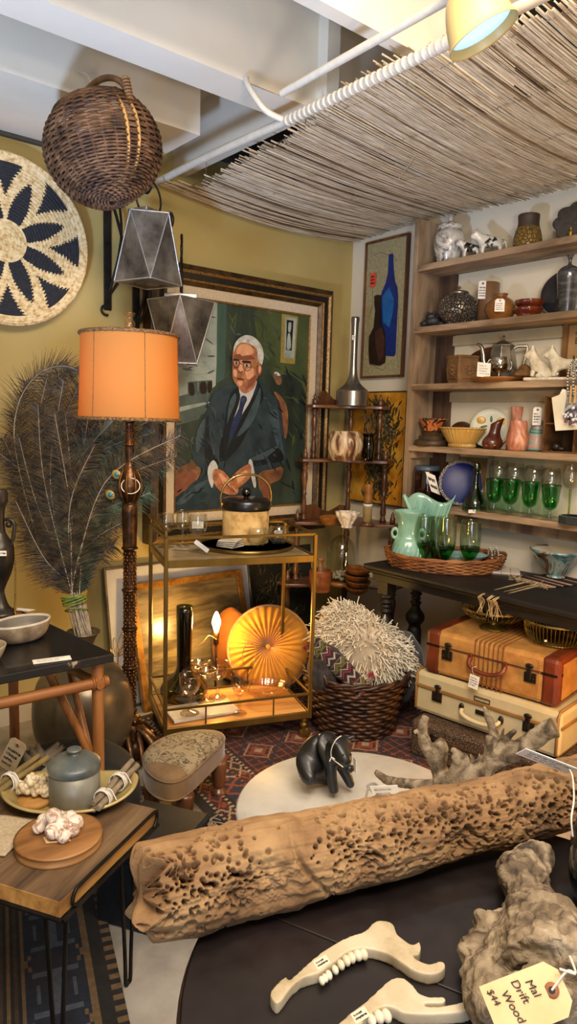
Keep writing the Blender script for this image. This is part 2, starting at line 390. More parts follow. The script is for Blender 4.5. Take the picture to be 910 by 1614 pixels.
# reed mat
def mat_z(x, y):
    u = (x-1.76)/1.29; v = (3.14-y)/2.3
    return 2.5+.045*u*0-.03*math.sin(PI*min(max(u, 0), 1))-.012*math.sin(v*9+u*3)+.02*v-.03*u
reedm = M('dry_reed', '#9a876b', '#cdbda2', rough=.8, scale=9, stretch=(1, 14, 14), c3='#ddd2bd', lo=.3, hi=.72)
reedw = M('pale_reed', '#b5a88f', '#d9cfba', rough=.8, scale=9, stretch=(1, 14, 14))
reedd = M('brown_reed', '#5f4932', '#8b7152', rough=.85, scale=9, stretch=(1, 14, 14))
t = thing('reed_mat', 'large woven mat of thin dry reeds slung flat beneath the ceiling', 'reed mat', (2.4, 2.0, 2.5))
mbs = [MB() for _ in range(1)]; mb = mbs[0]
N = 520
for i in range(N):
    y = 3.14-2.55*(i+.5*random.random())/N; big = random.random() < .12
    x0 = (1.765 if y > 3.0 else 1.765+.085*min(1, max(0, (y-2.0)/.3)))+random.gauss(0, .02)-(.05 if random.random() < .12 else 0)+.025*math.sin(y*7); x1 = 3.04-random.random()*.02
    if y > 2.95: x0 -= .0
    r = random.uniform(.0018, .0032)*(1.5 if big else 1); dz = random.uniform(-.006, .006); sk = random.gauss(0, .007); ph = random.random()*6
    pts = []
    for k in range(9):
        u = k/8; x = x0+(x1-x0)*u
        pts.append((x, y+sk*(u-.5)+.004*math.sin(3*u+ph), mat_z(x, y)+dz+.003*math.sin(5*u+ph)))
    mb.mi = 0 if random.random() < .6 else (1 if random.random() < .75 else 2)
    mb.tube(pts, [r*(1.15-.3*k/8) for k in range(9)], 5)
obj('reeds', mb, [reedm, reedw, reedd], t, w=True)
mb = MB()
for x in (1.83, 2.13, 2.45, 2.75, 2.98):
    for sgn in (1, -1):
        pts = [(x+.004*math.sin(k*.9), 3.14-2.55*k/160, mat_z(x, 3.14-2.55*k/160)+sgn*.005*(1 if k % 2 else -1)) for k in range(161)]; mb.tube(pts, .0009, 4)
obj('wire_tie', mb, M('galvanised_wire', '#9a948a', rough=.4, metal=.8), t, w=True)
mb = MB(); mb.tube([(1.8, 3.14, 2.525), (3.04, 3.14, 2.51)], .006, 6); mb.tube([(3.035, 3.14, 2.5), (3.035, .62, 2.51)], .006, 6)
for yy in (2.9, 2.2, 1.5, .9): mb.tube([(1.85, yy, mat_z(1.85, yy)), (1.85, yy, 2.6)], .0015, 4)
obj('support_batten', mb, reedd, t, w=True)
mb = MB(); a = atZ(628, 283, 2.452); b = atZ(655, 245, 2.452); mb.tube([a, b], .002, 5); 
tag(obj('loose_reed', mb, reedw), 'single loose reed lying crosswise under the mat', 'reed')
# clip spotlight with cream shade
sp = atD(748, 22, 1.62); dr = (atD(745, 62, 1.55)-atD(735, -5, 1.62)).normalized(); ax = (Vector((.12, -.12, -.95))+Rt*.32).normalized()
t = thing('ceiling_spotlight', 'cream metal spotlight with glowing white face hung near the ceiling beams', 'lamp', sp)
mb = MB(); mb.lathe(smoothprof([(.024, -.1), (.032, -.095), (.036, -.06), (.05, -.045), (.066, -.01), (.08, .045), (.0835, .05), (.08, .05), (.064, -.008), (.03, -.04)], 3), 36, sp, ax=ax)
obj('shade', mb, M('cream_enamel', '#a8935f', '#b39e6a', rough=.4, scale=4), t, w=True)
mb = MB(); mb.lathe([(.0, .028), (.05, .03), (.072, .034), (.07, .03), (.0, .022)], 32, sp, ax=ax)
obj('lit_lens', mb, emit('cool_led_face', '#a9d8ff', 1.1), t, w=True)
mb = MB(); mb.tube(smoothpath([sp-ax*.1, sp-ax*.14, sp-ax*.15+WZ*.06, Vector((sp.x-.02, sp.y-.03, ZC-.02))], 5), .012, 8); mb.lathe([(.05, 0), (.05, .02), (.03, .025)], 20, (sp.x-.02, sp.y-.03, ZC-.03))
obj('bracket_arm', mb, M('cream_enamel', '#e3d3a8'), t, w=True)
light('spotlight_beam', 'SPOT', sp+ax*.06, sp+ax*1.0, 14, '#dcefff', .05, spot=110).parent = None

# ================================================================== BACK WALL, LEFT
# round coiled tray with black star
dc = atY(8, 380, 3.11); dr_ = 128*pxs(dc)
straw = M('natural_straw_coil', '#b08d55', '#d9bf8b', rough=.85, scale=60, c3='#e6d3a6'); blackf = M('black_dyed_fibre', '#14161c', '#22252c', rough=.8, scale=70)
def star(rr, a):
    # which cells are black: eight inner petals and eight outer triangles
    k = a/(2*PI)*8; q = abs((k % 1)-.5)*2          # 0 mid-petal .. 1 between
    if rr < .25: return 0
    if rr < .76: return 1 if q < (.82-.3*(rr-.25)/.25 if rr < .5 else .52*(.78-rr)/.28) else 0
    return 0
def star2(rr, a):
    k = a/(2*PI)*8+.5; q = abs((k % 1)-.5)*2
    if .5 < rr < .89: return 1 if q < .55*(rr-.5)/.39 else 0
    return 0
t = thing('woven_wall_basket', 'round coiled straw wall tray with a black star pattern', 'wall basket', dc)
mb = MB(); NR, NA = 104, 240
def cf(u, v):
    rr = .004+u*.996; a = 2*PI*v; coil = 26; z = .012*rr*rr*3+.0035*abs(math.sin(coil*PI*rr))+.0008*math.sin(a*160)
    return Vector((rr*dr_*math.cos(a), -z-.006+(.03*(rr-.9)*3 if rr > .9 else 0)*-1, rr*dr_*math.sin(a)))
def cm(i, j):
    rr = (i+.5)/NR; a = 2*PI*(j+.5)/NA
    a2 = a+.02*math.sin(rr*160)
    return 1 if (star(rr, a2) or star2(rr, a2)) else 0
mb.grid(cf, NR, NA, cv=True, mfn=cm); obj('coil_face', mb, [straw, blackf], t)
mb = MB(); mb.tube([(dr_*math.cos(2*PI*k/96), -.035+.003*math.sin(k*2.3), dr_*math.sin(2*PI*k/96)) for k in range(96)], .0085, 8, closed=True); obj('rim', mb, straw, t)
mb = MB(); mb.lathe([(dr_*.99, 0), (dr_, .03), (dr_*.6, .012), (dr_*.3, .004)], 64, (0, 0.03, 0), ax=(0, -1, 0)); obj('back', mb, straw, t)

# iron scroll wall brackets
iron = M('wrought_iron', '#1d1c1b', '#34312d', rough=.5, metal=.7, scale=20, bump=.2, bscale=50)
def scrollp(c, r0, r1, a0, turns, n, ux, uy):
    return [Vector(c)+(ux*math.cos(a0+turns*2*PI*i/(n-1))+uy*math.sin(a0+turns*2*PI*i/(n-1)))*(r0+(r1-r0)*i/(n-1)) for i in range(n)]
def bracket(x, label, ztop, zbot, reach):
    t = thing('wall_bracket', label, 'bracket', (x, YB, zbot))
    mb = MB(); mb.box((x, YB-.008, (ztop+zbot)/2+.03), (.036, .012, ztop-zbot), ch=.003)
    mb.tube(scrollp((x-.012, YB-.012, zbot+.035), .03, .012, -PI/2+.4, -.55, 12, WX, WZ), .006, 6)
    obj('wall_bar', mb, iron, t, w=True)
    mb = MB(); ux = -WY
    mb.tube(smoothpath([(x, YB-.012, ztop+.0), (x, YB-.1, ztop+.035), (x, YB-reach*.6, ztop+.045), (x, YB-reach+.02, ztop+.03)]+[tuple(p) for p in scrollp((x, YB-reach+.015, ztop-.005), .035, .018, PI/2, -.85, 9, ux, WZ)], 4), .0085, 8, flat=1)
    obj('arm', mb, iron, t, w=True)
    mb = MB()
    mb.tube(smoothpath([(x+.004, YB-.02, zbot+.1), (x+.01, YB-.1, zbot+.16), (x+.01, YB-.14, zbot+.3), (x+.01, YB-.09, zbot+.42), (x+.008, YB-.05, zbot+.5)]+[tuple(p) for p in scrollp((x+.008, YB-.085, zbot+.5), .035, .014, 0, .9, 9, ux, WZ)], 4), .007, 7)
    mb.tube(smoothpath([(x+.004, YB-.02, zbot+.12), (x+.03, YB-.05, zbot+.25), (x+.045, YB-.06, zbot+.38), (x+.04, YB-.05, zbot+.5)], 5), .006, 7)
    obj('scroll', mb, iron, t, w=True)
    return t
b1x = 1.475; bracket(b1x, 'black wrought iron scroll bracket on the wall just right of the star tray', 2.36, 1.86, .4)
b2x = 1.62; bracket(b2x, 'black wrought iron scroll bracket half hidden behind the upper tin lantern', 2.26, 1.75, .33)

# faceted tin lanterns
tinm = M('aged_tin', '#3a3734', '#77736e', rough=.34, metal=.75, scale=7, c3='#a9a8a4', lo=.3, hi=.72, bump=.15, bscale=20); seam = M('bright_solder_seam', '#aeb2b5', '#c9cdd0', rough=.3, metal=.8, scale=30)
def lantern(px, py0, py1, wpx, y, rz, label, flip):
    base = atY(px, py1, y); s = pxs(base); H = (py1-py0)*s; Wd = wpx*s/2
    t = thing('tin_lantern', label, 'lantern', base, rz)
    # square bottom of half-side Wd*.72, square top (turned 45 deg) : antiprism body
    b, a_ = (Wd*1.08, Wd*.72) if not flip else (Wd*.72, Wd*.9)
    B = [Vector((b*math.cos(PI/4+k*PI/2), b*math.sin(PI/4+k*PI/2), 0)) for k in range(4)]
    Tp = [Vector((a_*1.16*math.cos(k*PI/2), a_*1.16*math.sin(k*PI/2), H)) for k in range(4)]
    mb = MB()
    for k in range(4):
        mb.poly([B[k], B[(k+1) % 4], Tp[(k+1) % 4]]); mb.poly([Tp[k], Tp[(k+1) % 4], B[k]])
    mb.poly([B[3], B[2], B[1], B[0]]); mb.poly(Tp)
    obj('body', mb, tinm, t)
    mb = MB()
    for k in range(4):
        mb.tube([B[k], B[(k+1) % 4]], .0035, 5); mb.tube([B[k], Tp[k]], .003, 5); mb.tube([B[k], Tp[(k+1) % 4]], .003, 5); mb.tube([Tp[k], Tp[(k+1) % 4]], .003, 5)
    obj('seam', mb, seam, t)
    mb = MB(); mb.box((0, 0, H+.008), (a_*1.5, a_*1.1, .018), ch=.002); mb.box((0, 0, -.004), (b*.5, b*.5, .008)); obj('cap', mb, tinm, t)
    mb = MB(); R = a_*.82; mb.tube([(R*math.cos(q*PI/14-.2), 0, H+.012+R*.75+R*math.sin(q*PI/14-.2)) for q in range(-1, 19)], .0045, 7); obj('ring_handle', mb, iron, t)
    mb = MB(); mb.tube(arc((0, 0, H+R*1.75+.035), .022, -PI*.5, PI*1.2, 16), .006, 7); mb.tube(arc((0, 0, H+R*1.75+.078), .02, -PI*.5, PI*1.0, 16), .006, 7); obj('hook', mb, iron, t)
    return t
lantern(234, 345, 447, 97, 2.77, .35, 'upper faceted tin lantern hanging below the wicker basket', 0)
lantern(285, 477, 574, 100, 2.86, 1.0, 'lower faceted tin lantern hanging in front of the portrait frame', 1)

# hanging wicker egg basket
bc = atY(163, 236, 2.44); br = 86*pxs(bc); wick = M('dark_brown_wicker', '#2c1b10', '#523722', rough=.6, scale=16, c3='#74543a'); wickl = M('pale_wicker_stake', '#a5793f', '#cda35f', rough=.6, scale=16)
bZ_ = (Up*.97-Fw*.05-Rt*.2).normalized(); bX_ = (Rt*.75-Fw*.66); bX_ = (bX_-bZ_*bX_.dot(bZ_)).normalized(); bY_ = bZ_.cross(bX_)
BROT = tuple(Matrix(((bX_.x, bY_.x, bZ_.x), (bX_.y, bY_.y, bZ_.y), (bX_.z, bY_.z, bZ_.z))).to_euler())
t = thing('wicker_basket', 'round dark wicker egg basket hanging from the ceiling board by its bent handle', 'basket', bc, 0, rot=BROT)
mb = MB(); nst = 30
def bpt(lat, lon, k):                                               # slightly lobed egg-basket body
    r = br*(1+.05*abs(math.sin(lon)))*(1+.028*(1 if k else -1)); return Vector((r*1.04*math.cos(lat)*math.cos(lon), r*.98*math.cos(lat)*math.sin(lon), r*.9*math.sin(lat)))
nrow = 42
for i in range(nrow):
    lat = -PI/2*.93+(PI/2*.93+.78)*i/(nrow-1); pts = []
    npt = nst*4
    for k in range(npt):
        lon = 2*PI*k/npt; ph = math.sin(lon*nst/2+(PI if i % 2 else 0)); r = br*(1+.022*ph)*(1+.06*abs(math.cos(lon)))
        pts.append(Vector((r*math.cos(lat)*math.cos(lon), r*math.cos(lat)*math.sin(lon), r*.92*math.sin(lat)+random.uniform(-.0012, .0012))))
    mb.tube(pts, random.uniform(.0042, .0052), 6, closed=True)
obj('weave', mb, wick, t)
mb = MB()
for k in range(nst):
    lon = 2*PI*k/nst; mb.mi = 1 if k in (0, 29) else 0
    mb.tube([Vector(((br*(1+.06*abs(math.cos(lon))))*math.cos(la)*math.cos(lon), (br*(1+.06*abs(math.cos(lon))))*math.cos(la)*math.sin(lon), br*.92*math.sin(la))) for la in [-PI/2+.1+q*(PI/2+.72)/14 for q in range(15)]], .0042 if mb.mi == 0 else .007, 6)
obj('stake', mb, [wick, wickl], t)
mb = MB(); lz = .78
mb.tube([Vector((br*1.04*math.cos(lz)*math.cos(q*2*PI/60)*(1+.05*abs(math.cos(q*2*PI/60))), br*1.04*math.cos(lz)*math.sin(q*2*PI/60), br*.92*math.sin(lz)+.004)) for q in range(60)], .008, 8, closed=True); obj('rim', mb, wick, t)
mb = MB(); mb.tube([Vector((br*.99*math.cos(q), 0, br*.42+br*.72*math.sin(q))) for q in [PI*k/26 for k in range(27)]], [.0105]*27, 8)
for sg in (-1, 1):
    for k in range(7): mb.lathe([(.012, -.004), (.0155, 0), (.012, .004)], 8, (sg*br*(.99-.012*k*0), 0, br*.42+.011*k), ax=(0, .15, 1))
obj('handle', mb, M('bent_brown_rod', '#5a3b20', '#84603a', rough=.55, scale=18), t)
hp = t.matrix_world @ Vector((0, 0, br*1.15))
mb = MB(); mb.tube(smoothpath([hp+WZ*-.012+WY*.01, hp+WZ*.012-WY*.005, hp+WZ*.05+WY*.03, Vector((hp.x, 2.604, hp.z+.09))], 5), .002, 6); obj('tie', mb, stringm, t, w=True)
# ================================================================== FLOOR LAMP
bronze = M('antique_bronze', '#1f140d', '#4b3320', rough=.38, metal=.75, scale=30, c3='#7a5532', lo=.3, hi=.75, bump=.3, bscale=70)
bead = M('bronze_bead', '#5a3d24', '#8a6238', rough=.3, metal=.8, scale=40)
lp = atZ(205, 1196, 0); lp = Vector((lp.x, lp.y, 0)); ls = pxs(lp+WZ)
def lz(py): return atD(206, py, dep(lp+WZ)).z
t = thing('floor_lamp', 'tall bronze floor lamp with glowing orange drum shade and clear glass finial', 'floor lamp', lp)
zb = .155
prof = [(.0, zb), (.036, zb), (.04, zb+.02), (.034, zb+.035), (.024, zb+.04), (.03, zb+.055), (.02, zb+.07)]
mb = MB(); mb.lathe(smoothprof(prof, 2), 28)
zz = zb+.07
segs = [.17, .16, .16, .17]
for L in segs:
    mb.lathe([(.026, zz), (.0235, zz+.012), (.0235, zz+L-.012), (.026, zz+L-.006), (.031, zz+L-.003), (.031, zz+L+.003), (.026, zz+L+.006)], 24, fl=.05, nf=12); zz += L
zk = lz(768)
mb.lathe(smoothprof([(.024, zz), (.027, zz+.01), (.03, zk-.075), (.02, zk-.062), (.024, zk-.05), (.04, zk-.02), (.043, zk+.01), (.036, zk+.045), (.028, zk+.07), (.018, zk+.1), (.017, zk+.16), (.022, zk+.165), (.02, zk+.175), (.0165, zk+.19), (.015, zk+.25), (.02, zk+.255), (.02, zk+.265), (.011, zk+.27), (.011, zk+.36)], 3), 28, fl=.0)
obj('pole', mb, bronze, t)
mb = MB(); mk = MB(); mt_ = MB()
zq = zb+.09
while zq < zz-.01:
    for k in range(9):
        a = 2*PI*(k+(int(zq*100) % 2)*.5)/9; mb.ell((.0245*math.cos(a), .0245*math.sin(a), zq), (.0038, .0038, .005), 6, 4)
    zq += .0135
for k in range(8):                                                  # acanthus leaves on the knop
    a = 2*PI*k/8
    mk.tube([((.026+.02*math.sin(PI*q/6))*math.cos(a), (.026+.02*math.sin(PI*q/6))*math.sin(a), zk-.055+.13*q/6) for q in range(7)], [.004, .009, .011, .01, .008, .006, .002], 6, flat=.5)
    mt_.ell((.021*math.cos(a), .021*math.sin(a), zk+.17), .0045, 6, 4); mb.ell((.042*math.cos(a), .042*math.sin(a), zb+.018), .006, 6, 4)
for i in range(5):
    for k in range(6): a = 2*PI*(k+.5*(i % 2))/6; mt_.ell((.017*math.cos(a), .017*math.sin(a), zk+.19+.012*i), .0035, 6, 4)
obj('pole_beading', mb, bead, t); obj('acanthus_knop', mk, bead, t); obj('collar_beading', mt_, bead, t)
mb = MB()
mb.lathe(smoothprof([(.0, .02), (.05, .03), (.06, .06), (.045, .1), (.04, .14), (.03, .16)], 3), 24, fl=.12, nf=4)
for k in range(4):
    a = PI/4*0+PI/2*k+.55; ux = Vector((math.cos(a), math.sin(a), 0)); uy = Vector((-math.sin(a), math.cos(a), 0))
    mb.tube(smoothpath([ux*.03+WZ*.14, ux*.07+WZ*.125, ux*.11+WZ*.09, ux*.14+WZ*.045, ux*.16+WZ*.02, ux*.175+WZ*.03], 4), [.018+.012*math.sin(PI*i/20) for i in range(21)], 10, flat=.7)
    for sg in (-1, 1):
        mb.tube(scrollp(ux*.15+uy*.022*sg+WZ*.04, .03, .008, PI*.9, .9*1, 12, ux, WZ), .008, 7)
        mb.tube(smoothpath([ux*.05+uy*.02*sg+WZ*.13, ux*.08+uy*.05*sg+WZ*.09, ux*.1+uy*.075*sg+WZ*.04, ux*.075+uy*.09*sg+WZ*.02], 4), [.01, .012, .013, .014, .014, .013, .012, .011, .01, .009, .008, .007, .006], 7, flat=.6)
    a2 = a+PI/4; u2 = Vector((math.cos(a2), math.sin(a2), 0))
    mb.ell(u2*.085+WZ*.07, (.026, .026, .042), 14, 10); mb.lathe([(.03, 0), (.034, .006), (.03, .012)], 14, u2*.085+WZ*.03)
    mb.ell(ux*.15+WZ*.02, (.03, .03, .02), 12, 8)
obj('base', mb, bronze, t)
sz0, sz1 = lz(661), lz(533); sr0, sr1 = 77*ls, 73*ls
shm = bpy.data.materials.new('orange_lamp_fabric'); shm.use_nodes = True; MATS['sh'] = shm
tt = shm.node_tree; bb = tt.nodes['Principled BSDF']; bb.inputs['Base Color'].default_value = lin('#d99c50'); bb.inputs['Roughness'].default_value = .8
trl = nd(tt, 'ShaderNodeBsdfTranslucent', Color=lin('#ff9d2e')); mxs = nd(tt, 'ShaderNodeMixShader'); mxs.inputs[0].default_value = .6
tt.links.new(bb.outputs[0], mxs.inputs[1]); tt.links.new(trl.outputs[0], mxs.inputs[2]); tt.links.new(mxs.outputs[0], tt.nodes['Material Output'].inputs[0])
wv = tex(tt, 'ShaderNodeTexVoronoi', coords(tt, (1, 1, 1)), Scale=300); bumpit(tt, bb, wv.outputs['Distance'], .25, .001)
mb = MB()
pr = [(sr1+(sr0-sr1)*((1-u)**1.6), sz0+(sz1-sz0)*u) for u in [i/14 for i in range(15)]]
mb.lathe(pr, 64); mb.f = mb.f[:-2]; mb.m = mb.m[:-2]; mb.s = mb.s[:-2]
obj('lamp_shade', mb, shm, t)
braid = M('brown_braid_trim', '#2c1c0e', '#6a4a26', rough=.8, scale=140, c3='#94703c', bump=.6, bscale=120)
mb = MB()
for r_, z_ in ((sr0+.002, sz0), (sr1+.002, sz1)):
    mb.tube([(r_*math.cos(2*PI*k/80), r_*math.sin(2*PI*k/80), z_+.0012*(k % 2)) for k in range(80)], .0068, 8, closed=True)
for k in range(6):
    a = 2*PI*k/6+.35; mb.tube([((r+.001)*math.cos(a), (r+.001)*math.sin(a), z) for r, z in pr], .0014, 5)
obj('braid_trim', mb, braid, t)
mb = MB(); mb.tube([(sr1*.98, 0, sz1-.012), (-sr1*.98, 0, sz1-.012)], .002, 5); mb.tube([(0, sr1*.98, sz1-.012), (0, -sr1*.98, sz1-.012)], .002, 5); mb.lathe([(.008, sz1-.02), (.008, sz1+.012)], 12); obj('spider_fitting', mb, bronze, t)
gl_clear = glass('clear_glass', '#f4f6f4', trans=.5)
mb = MB(); fz = sz1+.01; mb.lathe(smoothprof([(.013, fz), (.01, fz+.008), (.018, fz+.02), (.021, fz+.034), (.014, fz+.05), (.012, fz+.056), (.02, fz+.068), (.021, fz+.074), (.0, fz+.076)], 3), 20, fl=.06, nf=8); obj('finial', mb, glass('finial_glass', '#fff4e6', trans=.25), t)
mb = MB(); mb.lathe(smoothprof([(.014, sz0+.06), (.016, sz0+.09), (.032, sz0+.13), (.036, sz0+.16), (.02, sz0+.19), (.0, sz0+.2)], 3), 20); obj('bulb', mb, emit('warm_bulb', '#ffb469', 4), t)
lt = light('floor_lamp_light', 'POINT', lp+WZ*(sz0+.155), None, 22, '#ffb558', .035)
mb = MB(); bxp = atD(206, 766, dep(lp+WZ)-.055); mb.tube([bxp+Rt*(.036*math.cos(q))+Up*(.03*math.sin(q)) for q in [2*PI*k/24 for k in range(24)]], .0022, 5, closed=True); obj('string_loop', mb, stringm, t, w=True)

# ================================================================== URN WITH PEACOCK FEATHERS
uc = atZ(140, 1185, 0); uc = Vector((uc.x, uc.y, 0)); uc = Vector(atD(132, 1100, 2.84)); uc.z = 0
us = 2.84/FPX
def uz(py): return atD(132, py, 2.84).z
brassm = M('dull_brass_urn', '#5c5345', '#8a7f6a', rough=.33, metal=.65, scale=3, bump=.1, bscale=10, dist=.003)
t = thing('floor_urn', 'big bulbous dull metal floor urn behind the black table legs', 'urn', uc)
zt = uz(1000); zbm = .0; R_ = 78*us
mb = MB(); mb.lathe(smoothprof([(.0, 0), (.08, 0), (.11, .012), (R_*.9, uz(1165)), (R_, uz(1120)), (R_*.9, uz(1072)), (R_*.6, uz(1046)), (.07, uz(1036)), (.045, uz(1026)), (.038, uz(1018)), (.046, uz(1005)), (.064, uz(992)), (.062, uz(992)), (.043, uz(1005)), (.034, uz(1018)), (.034, uz(1030))], 5), 48)
obj('body', mb, brassm, t)
mb = MB(); mb.tube([(.064*math.cos(2*PI*k/40), .064*math.sin(2*PI*k/40), uz(992)) for k in range(40)], .004, 6, closed=True); obj('rim', mb, brassm, t)

fb = Vector((uc.x, uc.y, uz(1010)))
quill = M('feather_quill', '#85796a', '#b5aa98', rough=.5, scale=40); barbd = M('peacock_barb', '#17120c', '#3b2f1d', rough=.55, scale=25, c3='#54452a'); barbg = M('peacock_green_barb', '#16251c', '#33493a', rough=.4, scale=25, c3='#4f6b58'); eyeb = M('peacock_eye_blue', '#0f5a78', '#1d7f94', rough=.3); eyec = M('peacock_eye_bronze', '#7d6a34', '#9a8140', rough=.4)
t = thing('peacock_feather_bundle', 'bundle of long peacock tail feathers tied with green cord and stood in the urn', 'feathers', fb)
fd = dep(fb)
def fpt(px, py, dz=0): return atD(px, py, fd+dz)
ends = []
# (tip px, tip py, ctrl px, ctrl py, droop) in the place: fan in a plane through the urn mouth
spec = [(150, 592, 15, 640, 0), (40, 600, 40, 760, 0), (20, 650, 55, 800, 0), (10, 720, 60, 860, 0), (30, 690, 60, 800, 0), (75, 590, 60, 720, 0), (100, 600, 85, 740, 0), (125, 605, 90, 720, 0), (140, 640, 95, 760, 0), (165, 640, 100, 780, 0), (185, 655, 110, 760, 0), (215, 660, 110, 760, 0), (245, 680, 130, 740, 0), (255, 720, 140, 760, 0), (235, 760, 140, 780, 0), (262, 650, 130, 740, 0), (200, 820, 140, 860, 0), (195, 790, 130, 830, 0), (180, 860, 130, 880, 0), (60, 640, 70, 760, 0), (110, 580, 70, 660, 0), (25, 790, 70, 880, 0), (5, 690, 50, 790, 0), (45, 840, 90, 900, 0), (260, 745, 120, 700, 0), (150, 700, 110, 800, 0), (175, 720, 115, 820, 0), (120, 660, 100, 780, 0), (90, 650, 80, 770, 0), (215, 735, 125, 790, 0)]
for i in range(len(spec)+16):
    if i < len(spec): tx, ty, cx, cy, _ = spec[i]
    else:
        a = random.uniform(-.75, .95); L = random.uniform(240, 400); tx = 118+L*math.sin(a)*.6; ty = 960-L*math.cos(a*.8); cx = 118+L*.5*math.sin(a*.7)*.45; cy = 960-L*.55
    dz = random.uniform(-.1, .13); b0 = fpt(134+random.uniform(-9, 14), 1012, random.uniform(-.015, .015)); tie = fpt(118+random.uniform(-9, 10), 938, random.uniform(-.02, .02))
    pth = smoothpath([b0, tie, fpt(cx, cy, dz*.5), fpt(tx, ty, dz)], 10)
    if i == 0: pth = smoothpath([b0, tie, fpt(70, 880), fpt(26, 720), fpt(28, 640), fpt(60, 590), fpt(100, 577), fpt(136, 590)], 6)
    n = len(pth); mb = MB(); mb.tube(pth, [.0026*(1-.75*k/n)+.0004 for k in range(n)], 5)
    green = (150 < tx) and random.random() < .6; mb.mi = 2 if green else 1
    Ls = sum((pth[k+1]-pth[k]).length for k in range(n-1)); nb = 170
    vs = []; fs = []
    nrm = -Fw
    for q in range(nb*2):
        s_ = .34+.66*(q//2)/nb; kf = s_*(n-1); k0 = min(int(kf), n-2); p = pth[k0].lerp(pth[k0+1], kf-k0); tg = (pth[k0+1]-pth[k0]).normalized()
        sd = tg.cross(nrm).normalized()*(1 if q % 2 else -1)
        bl = (.085*math.sin(PI*min(1, (s_-.3)*1.25)**.7)+.02)*random.uniform(.6, 1.15)
        dirn = (sd*random.uniform(.6, 1.0)+tg*random.uniform(.5, .9)+nrm*random.uniform(-.35, .35)).normalized(); drp = WZ*-random.uniform(.1, .5)+sd*.2
        wv_ = tg.cross(dirn).normalized(); wv_ = dirn.cross(nrm).normalized()*.0014; o = len(vs)
        for j in range(4):
            u = j/3; pp = p+dirn*(bl*u)+drp*(bl*u*u*.4); ww = wv_*(1-.8*u); vs += [pp-ww, pp+ww]
        for j in range(3): fs.append((o+2*j, o+2*j+1, o+2*j+3, o+2*j+2))
    mb.add(vs, fs, False)
    fo = obj('feather', mb, [quill, barbd, barbg], t, w=True)
    if i in (14, 29, 12):                                            # a feather eye
        e = {14: (174, 780), 29: (184, 748), 12: (228, 712)}[i]; p = fpt(e[0], e[1], -.06)
        m2 = MB(); m2.mi = 0; m2.lathe([(.0, 0), (.017, .0), (.016, .002), (0, .002)], 20, p, ax=-Fw, sy=1.25); m2.mi = 1; m2.lathe([(0, .0025), (.0095, .0025), (.009, .004), (0, .004)], 18, p, ax=-Fw)
        obj('feather_eye', m2, [eyec, eyeb], fo, w=True)
mb = MB(); tie = fpt(117, 945)
axd = (fpt(105, 900)-fpt(128, 1000)).normalized()
for k in range(5):
    cc = tie+axd*(.006*(k-2)); ux = Rt; ux = (ux-axd*ux.dot(axd)).normalized(); uy = axd.cross(ux)
    mb.tube([cc+ux*(.047*math.cos(q))+uy*(.036*math.sin(q))+axd*(.006*math.sin(q+k)) for q in [2*PI*j/28 for j in range(28)]], .0034, 6, closed=True)
cc = fpt(121, 962); mb.tube([cc+ux*(.044*math.cos(q))+uy*(.034*math.sin(q))-axd*(.014*math.sin(q*1+.5)) for q in [2*PI*j/28 for j in range(28)]], .003, 6, closed=True)
obj('green_cord', mb, M('green_cord', '#4c6424', '#7d9440', rough=.7, scale=60), t, w=True)
mb = MB()
for k in range(26): a = random.uniform(0, 2*PI); r = random.random()**.5; p0 = fpt(121, 955)+ux*.04*r*math.cos(a)+uy*.03*r*math.sin(a); p1 = fpt(134, 1012)+ux*.034*r*math.cos(a)+uy*.026*r*math.sin(a); mb.tube([p0, p1], random.uniform(.0022, .0038), 6)
obj('quill_ends', mb, quill, t, w=True)

# ================================================================== PORTRAIT
PY0 = 3.095
def zp(x, y, off=0): return atY(240+x/2.844, 400+y/2.844, PY0-off)    # a point of the portrait's own plane
fr_tl = atY(236, 404, PY0); fr_tr = atY(519.5, 462, PY0); fr_br = atY(497, 826, PY0)
X0, X1, Z1, Z0 = 1.655, fr_tr.x, .5*(atY(400, 437, PY0).z+fr_tr.z), atY(440, 832, PY0).z-.02
t = thing('portrait_painting', 'large framed oil portrait of a seated person in a blue suit', 'painting', ((X0+X1)/2, PY0, Z0))
dark_gold = M('bronze_gilt_moulding', '#2e2112', '#5b4426', rough=.4, metal=.35, scale=24, bump=.3, bscale=50); blackw = M('black_frame_wood', '#14120f', '#1f1b16', rough=.35, scale=10); giltb = M('gilt_beading', '#4a3518', '#a9834a', rough=.4, metal=.4, scale=150); linen = M('linen_liner', '#b9ab92', '#cbbda4', rough=.9, scale=150)
def framering(mb, x0, x1, z0, z1, wd, ya, yb):
    # a mitred ring from the outline inwards by wd; ya outer depth, yb inner depth (towards the viewer = smaller y)
    o = [(x0, z0), (x1, z0), (x1, z1), (x0, z1)]; i_ = [(x0+wd, z0+wd), (x1-wd, z0+wd), (x1-wd, z1-wd), (x0+wd, z1-wd)]
    vs = [(x, PY0+.045, z) for x, z in o]+[(x, ya, z) for x, z in o]+[(x, yb, z) for x, z in i_]+[(x, PY0+.045, z) for x, z in i_]
    fs = []
    for k in range(4):
        k2 = (k+1) % 4
        for r in range(3): fs.append((r*4+k, r*4+k2, (r+1)*4+k2, (r+1)*4+k))
    mb.add(vs, fs)
rings = [(.028, -.035, -.05, dark_gold), (.012, -.05, -.042, giltb), (.03, -.036, -.03, blackw), (.008, -.04, -.036, giltb), (.018, -.03, -.018, dark_gold), (.05, -.012, -.008, linen), (.008, -.014, -.01, giltb)]
k = 0.0; nms = ['outer_moulding', 'beading', 'black_moulding', 'beading', 'inner_moulding', 'liner', 'beading']
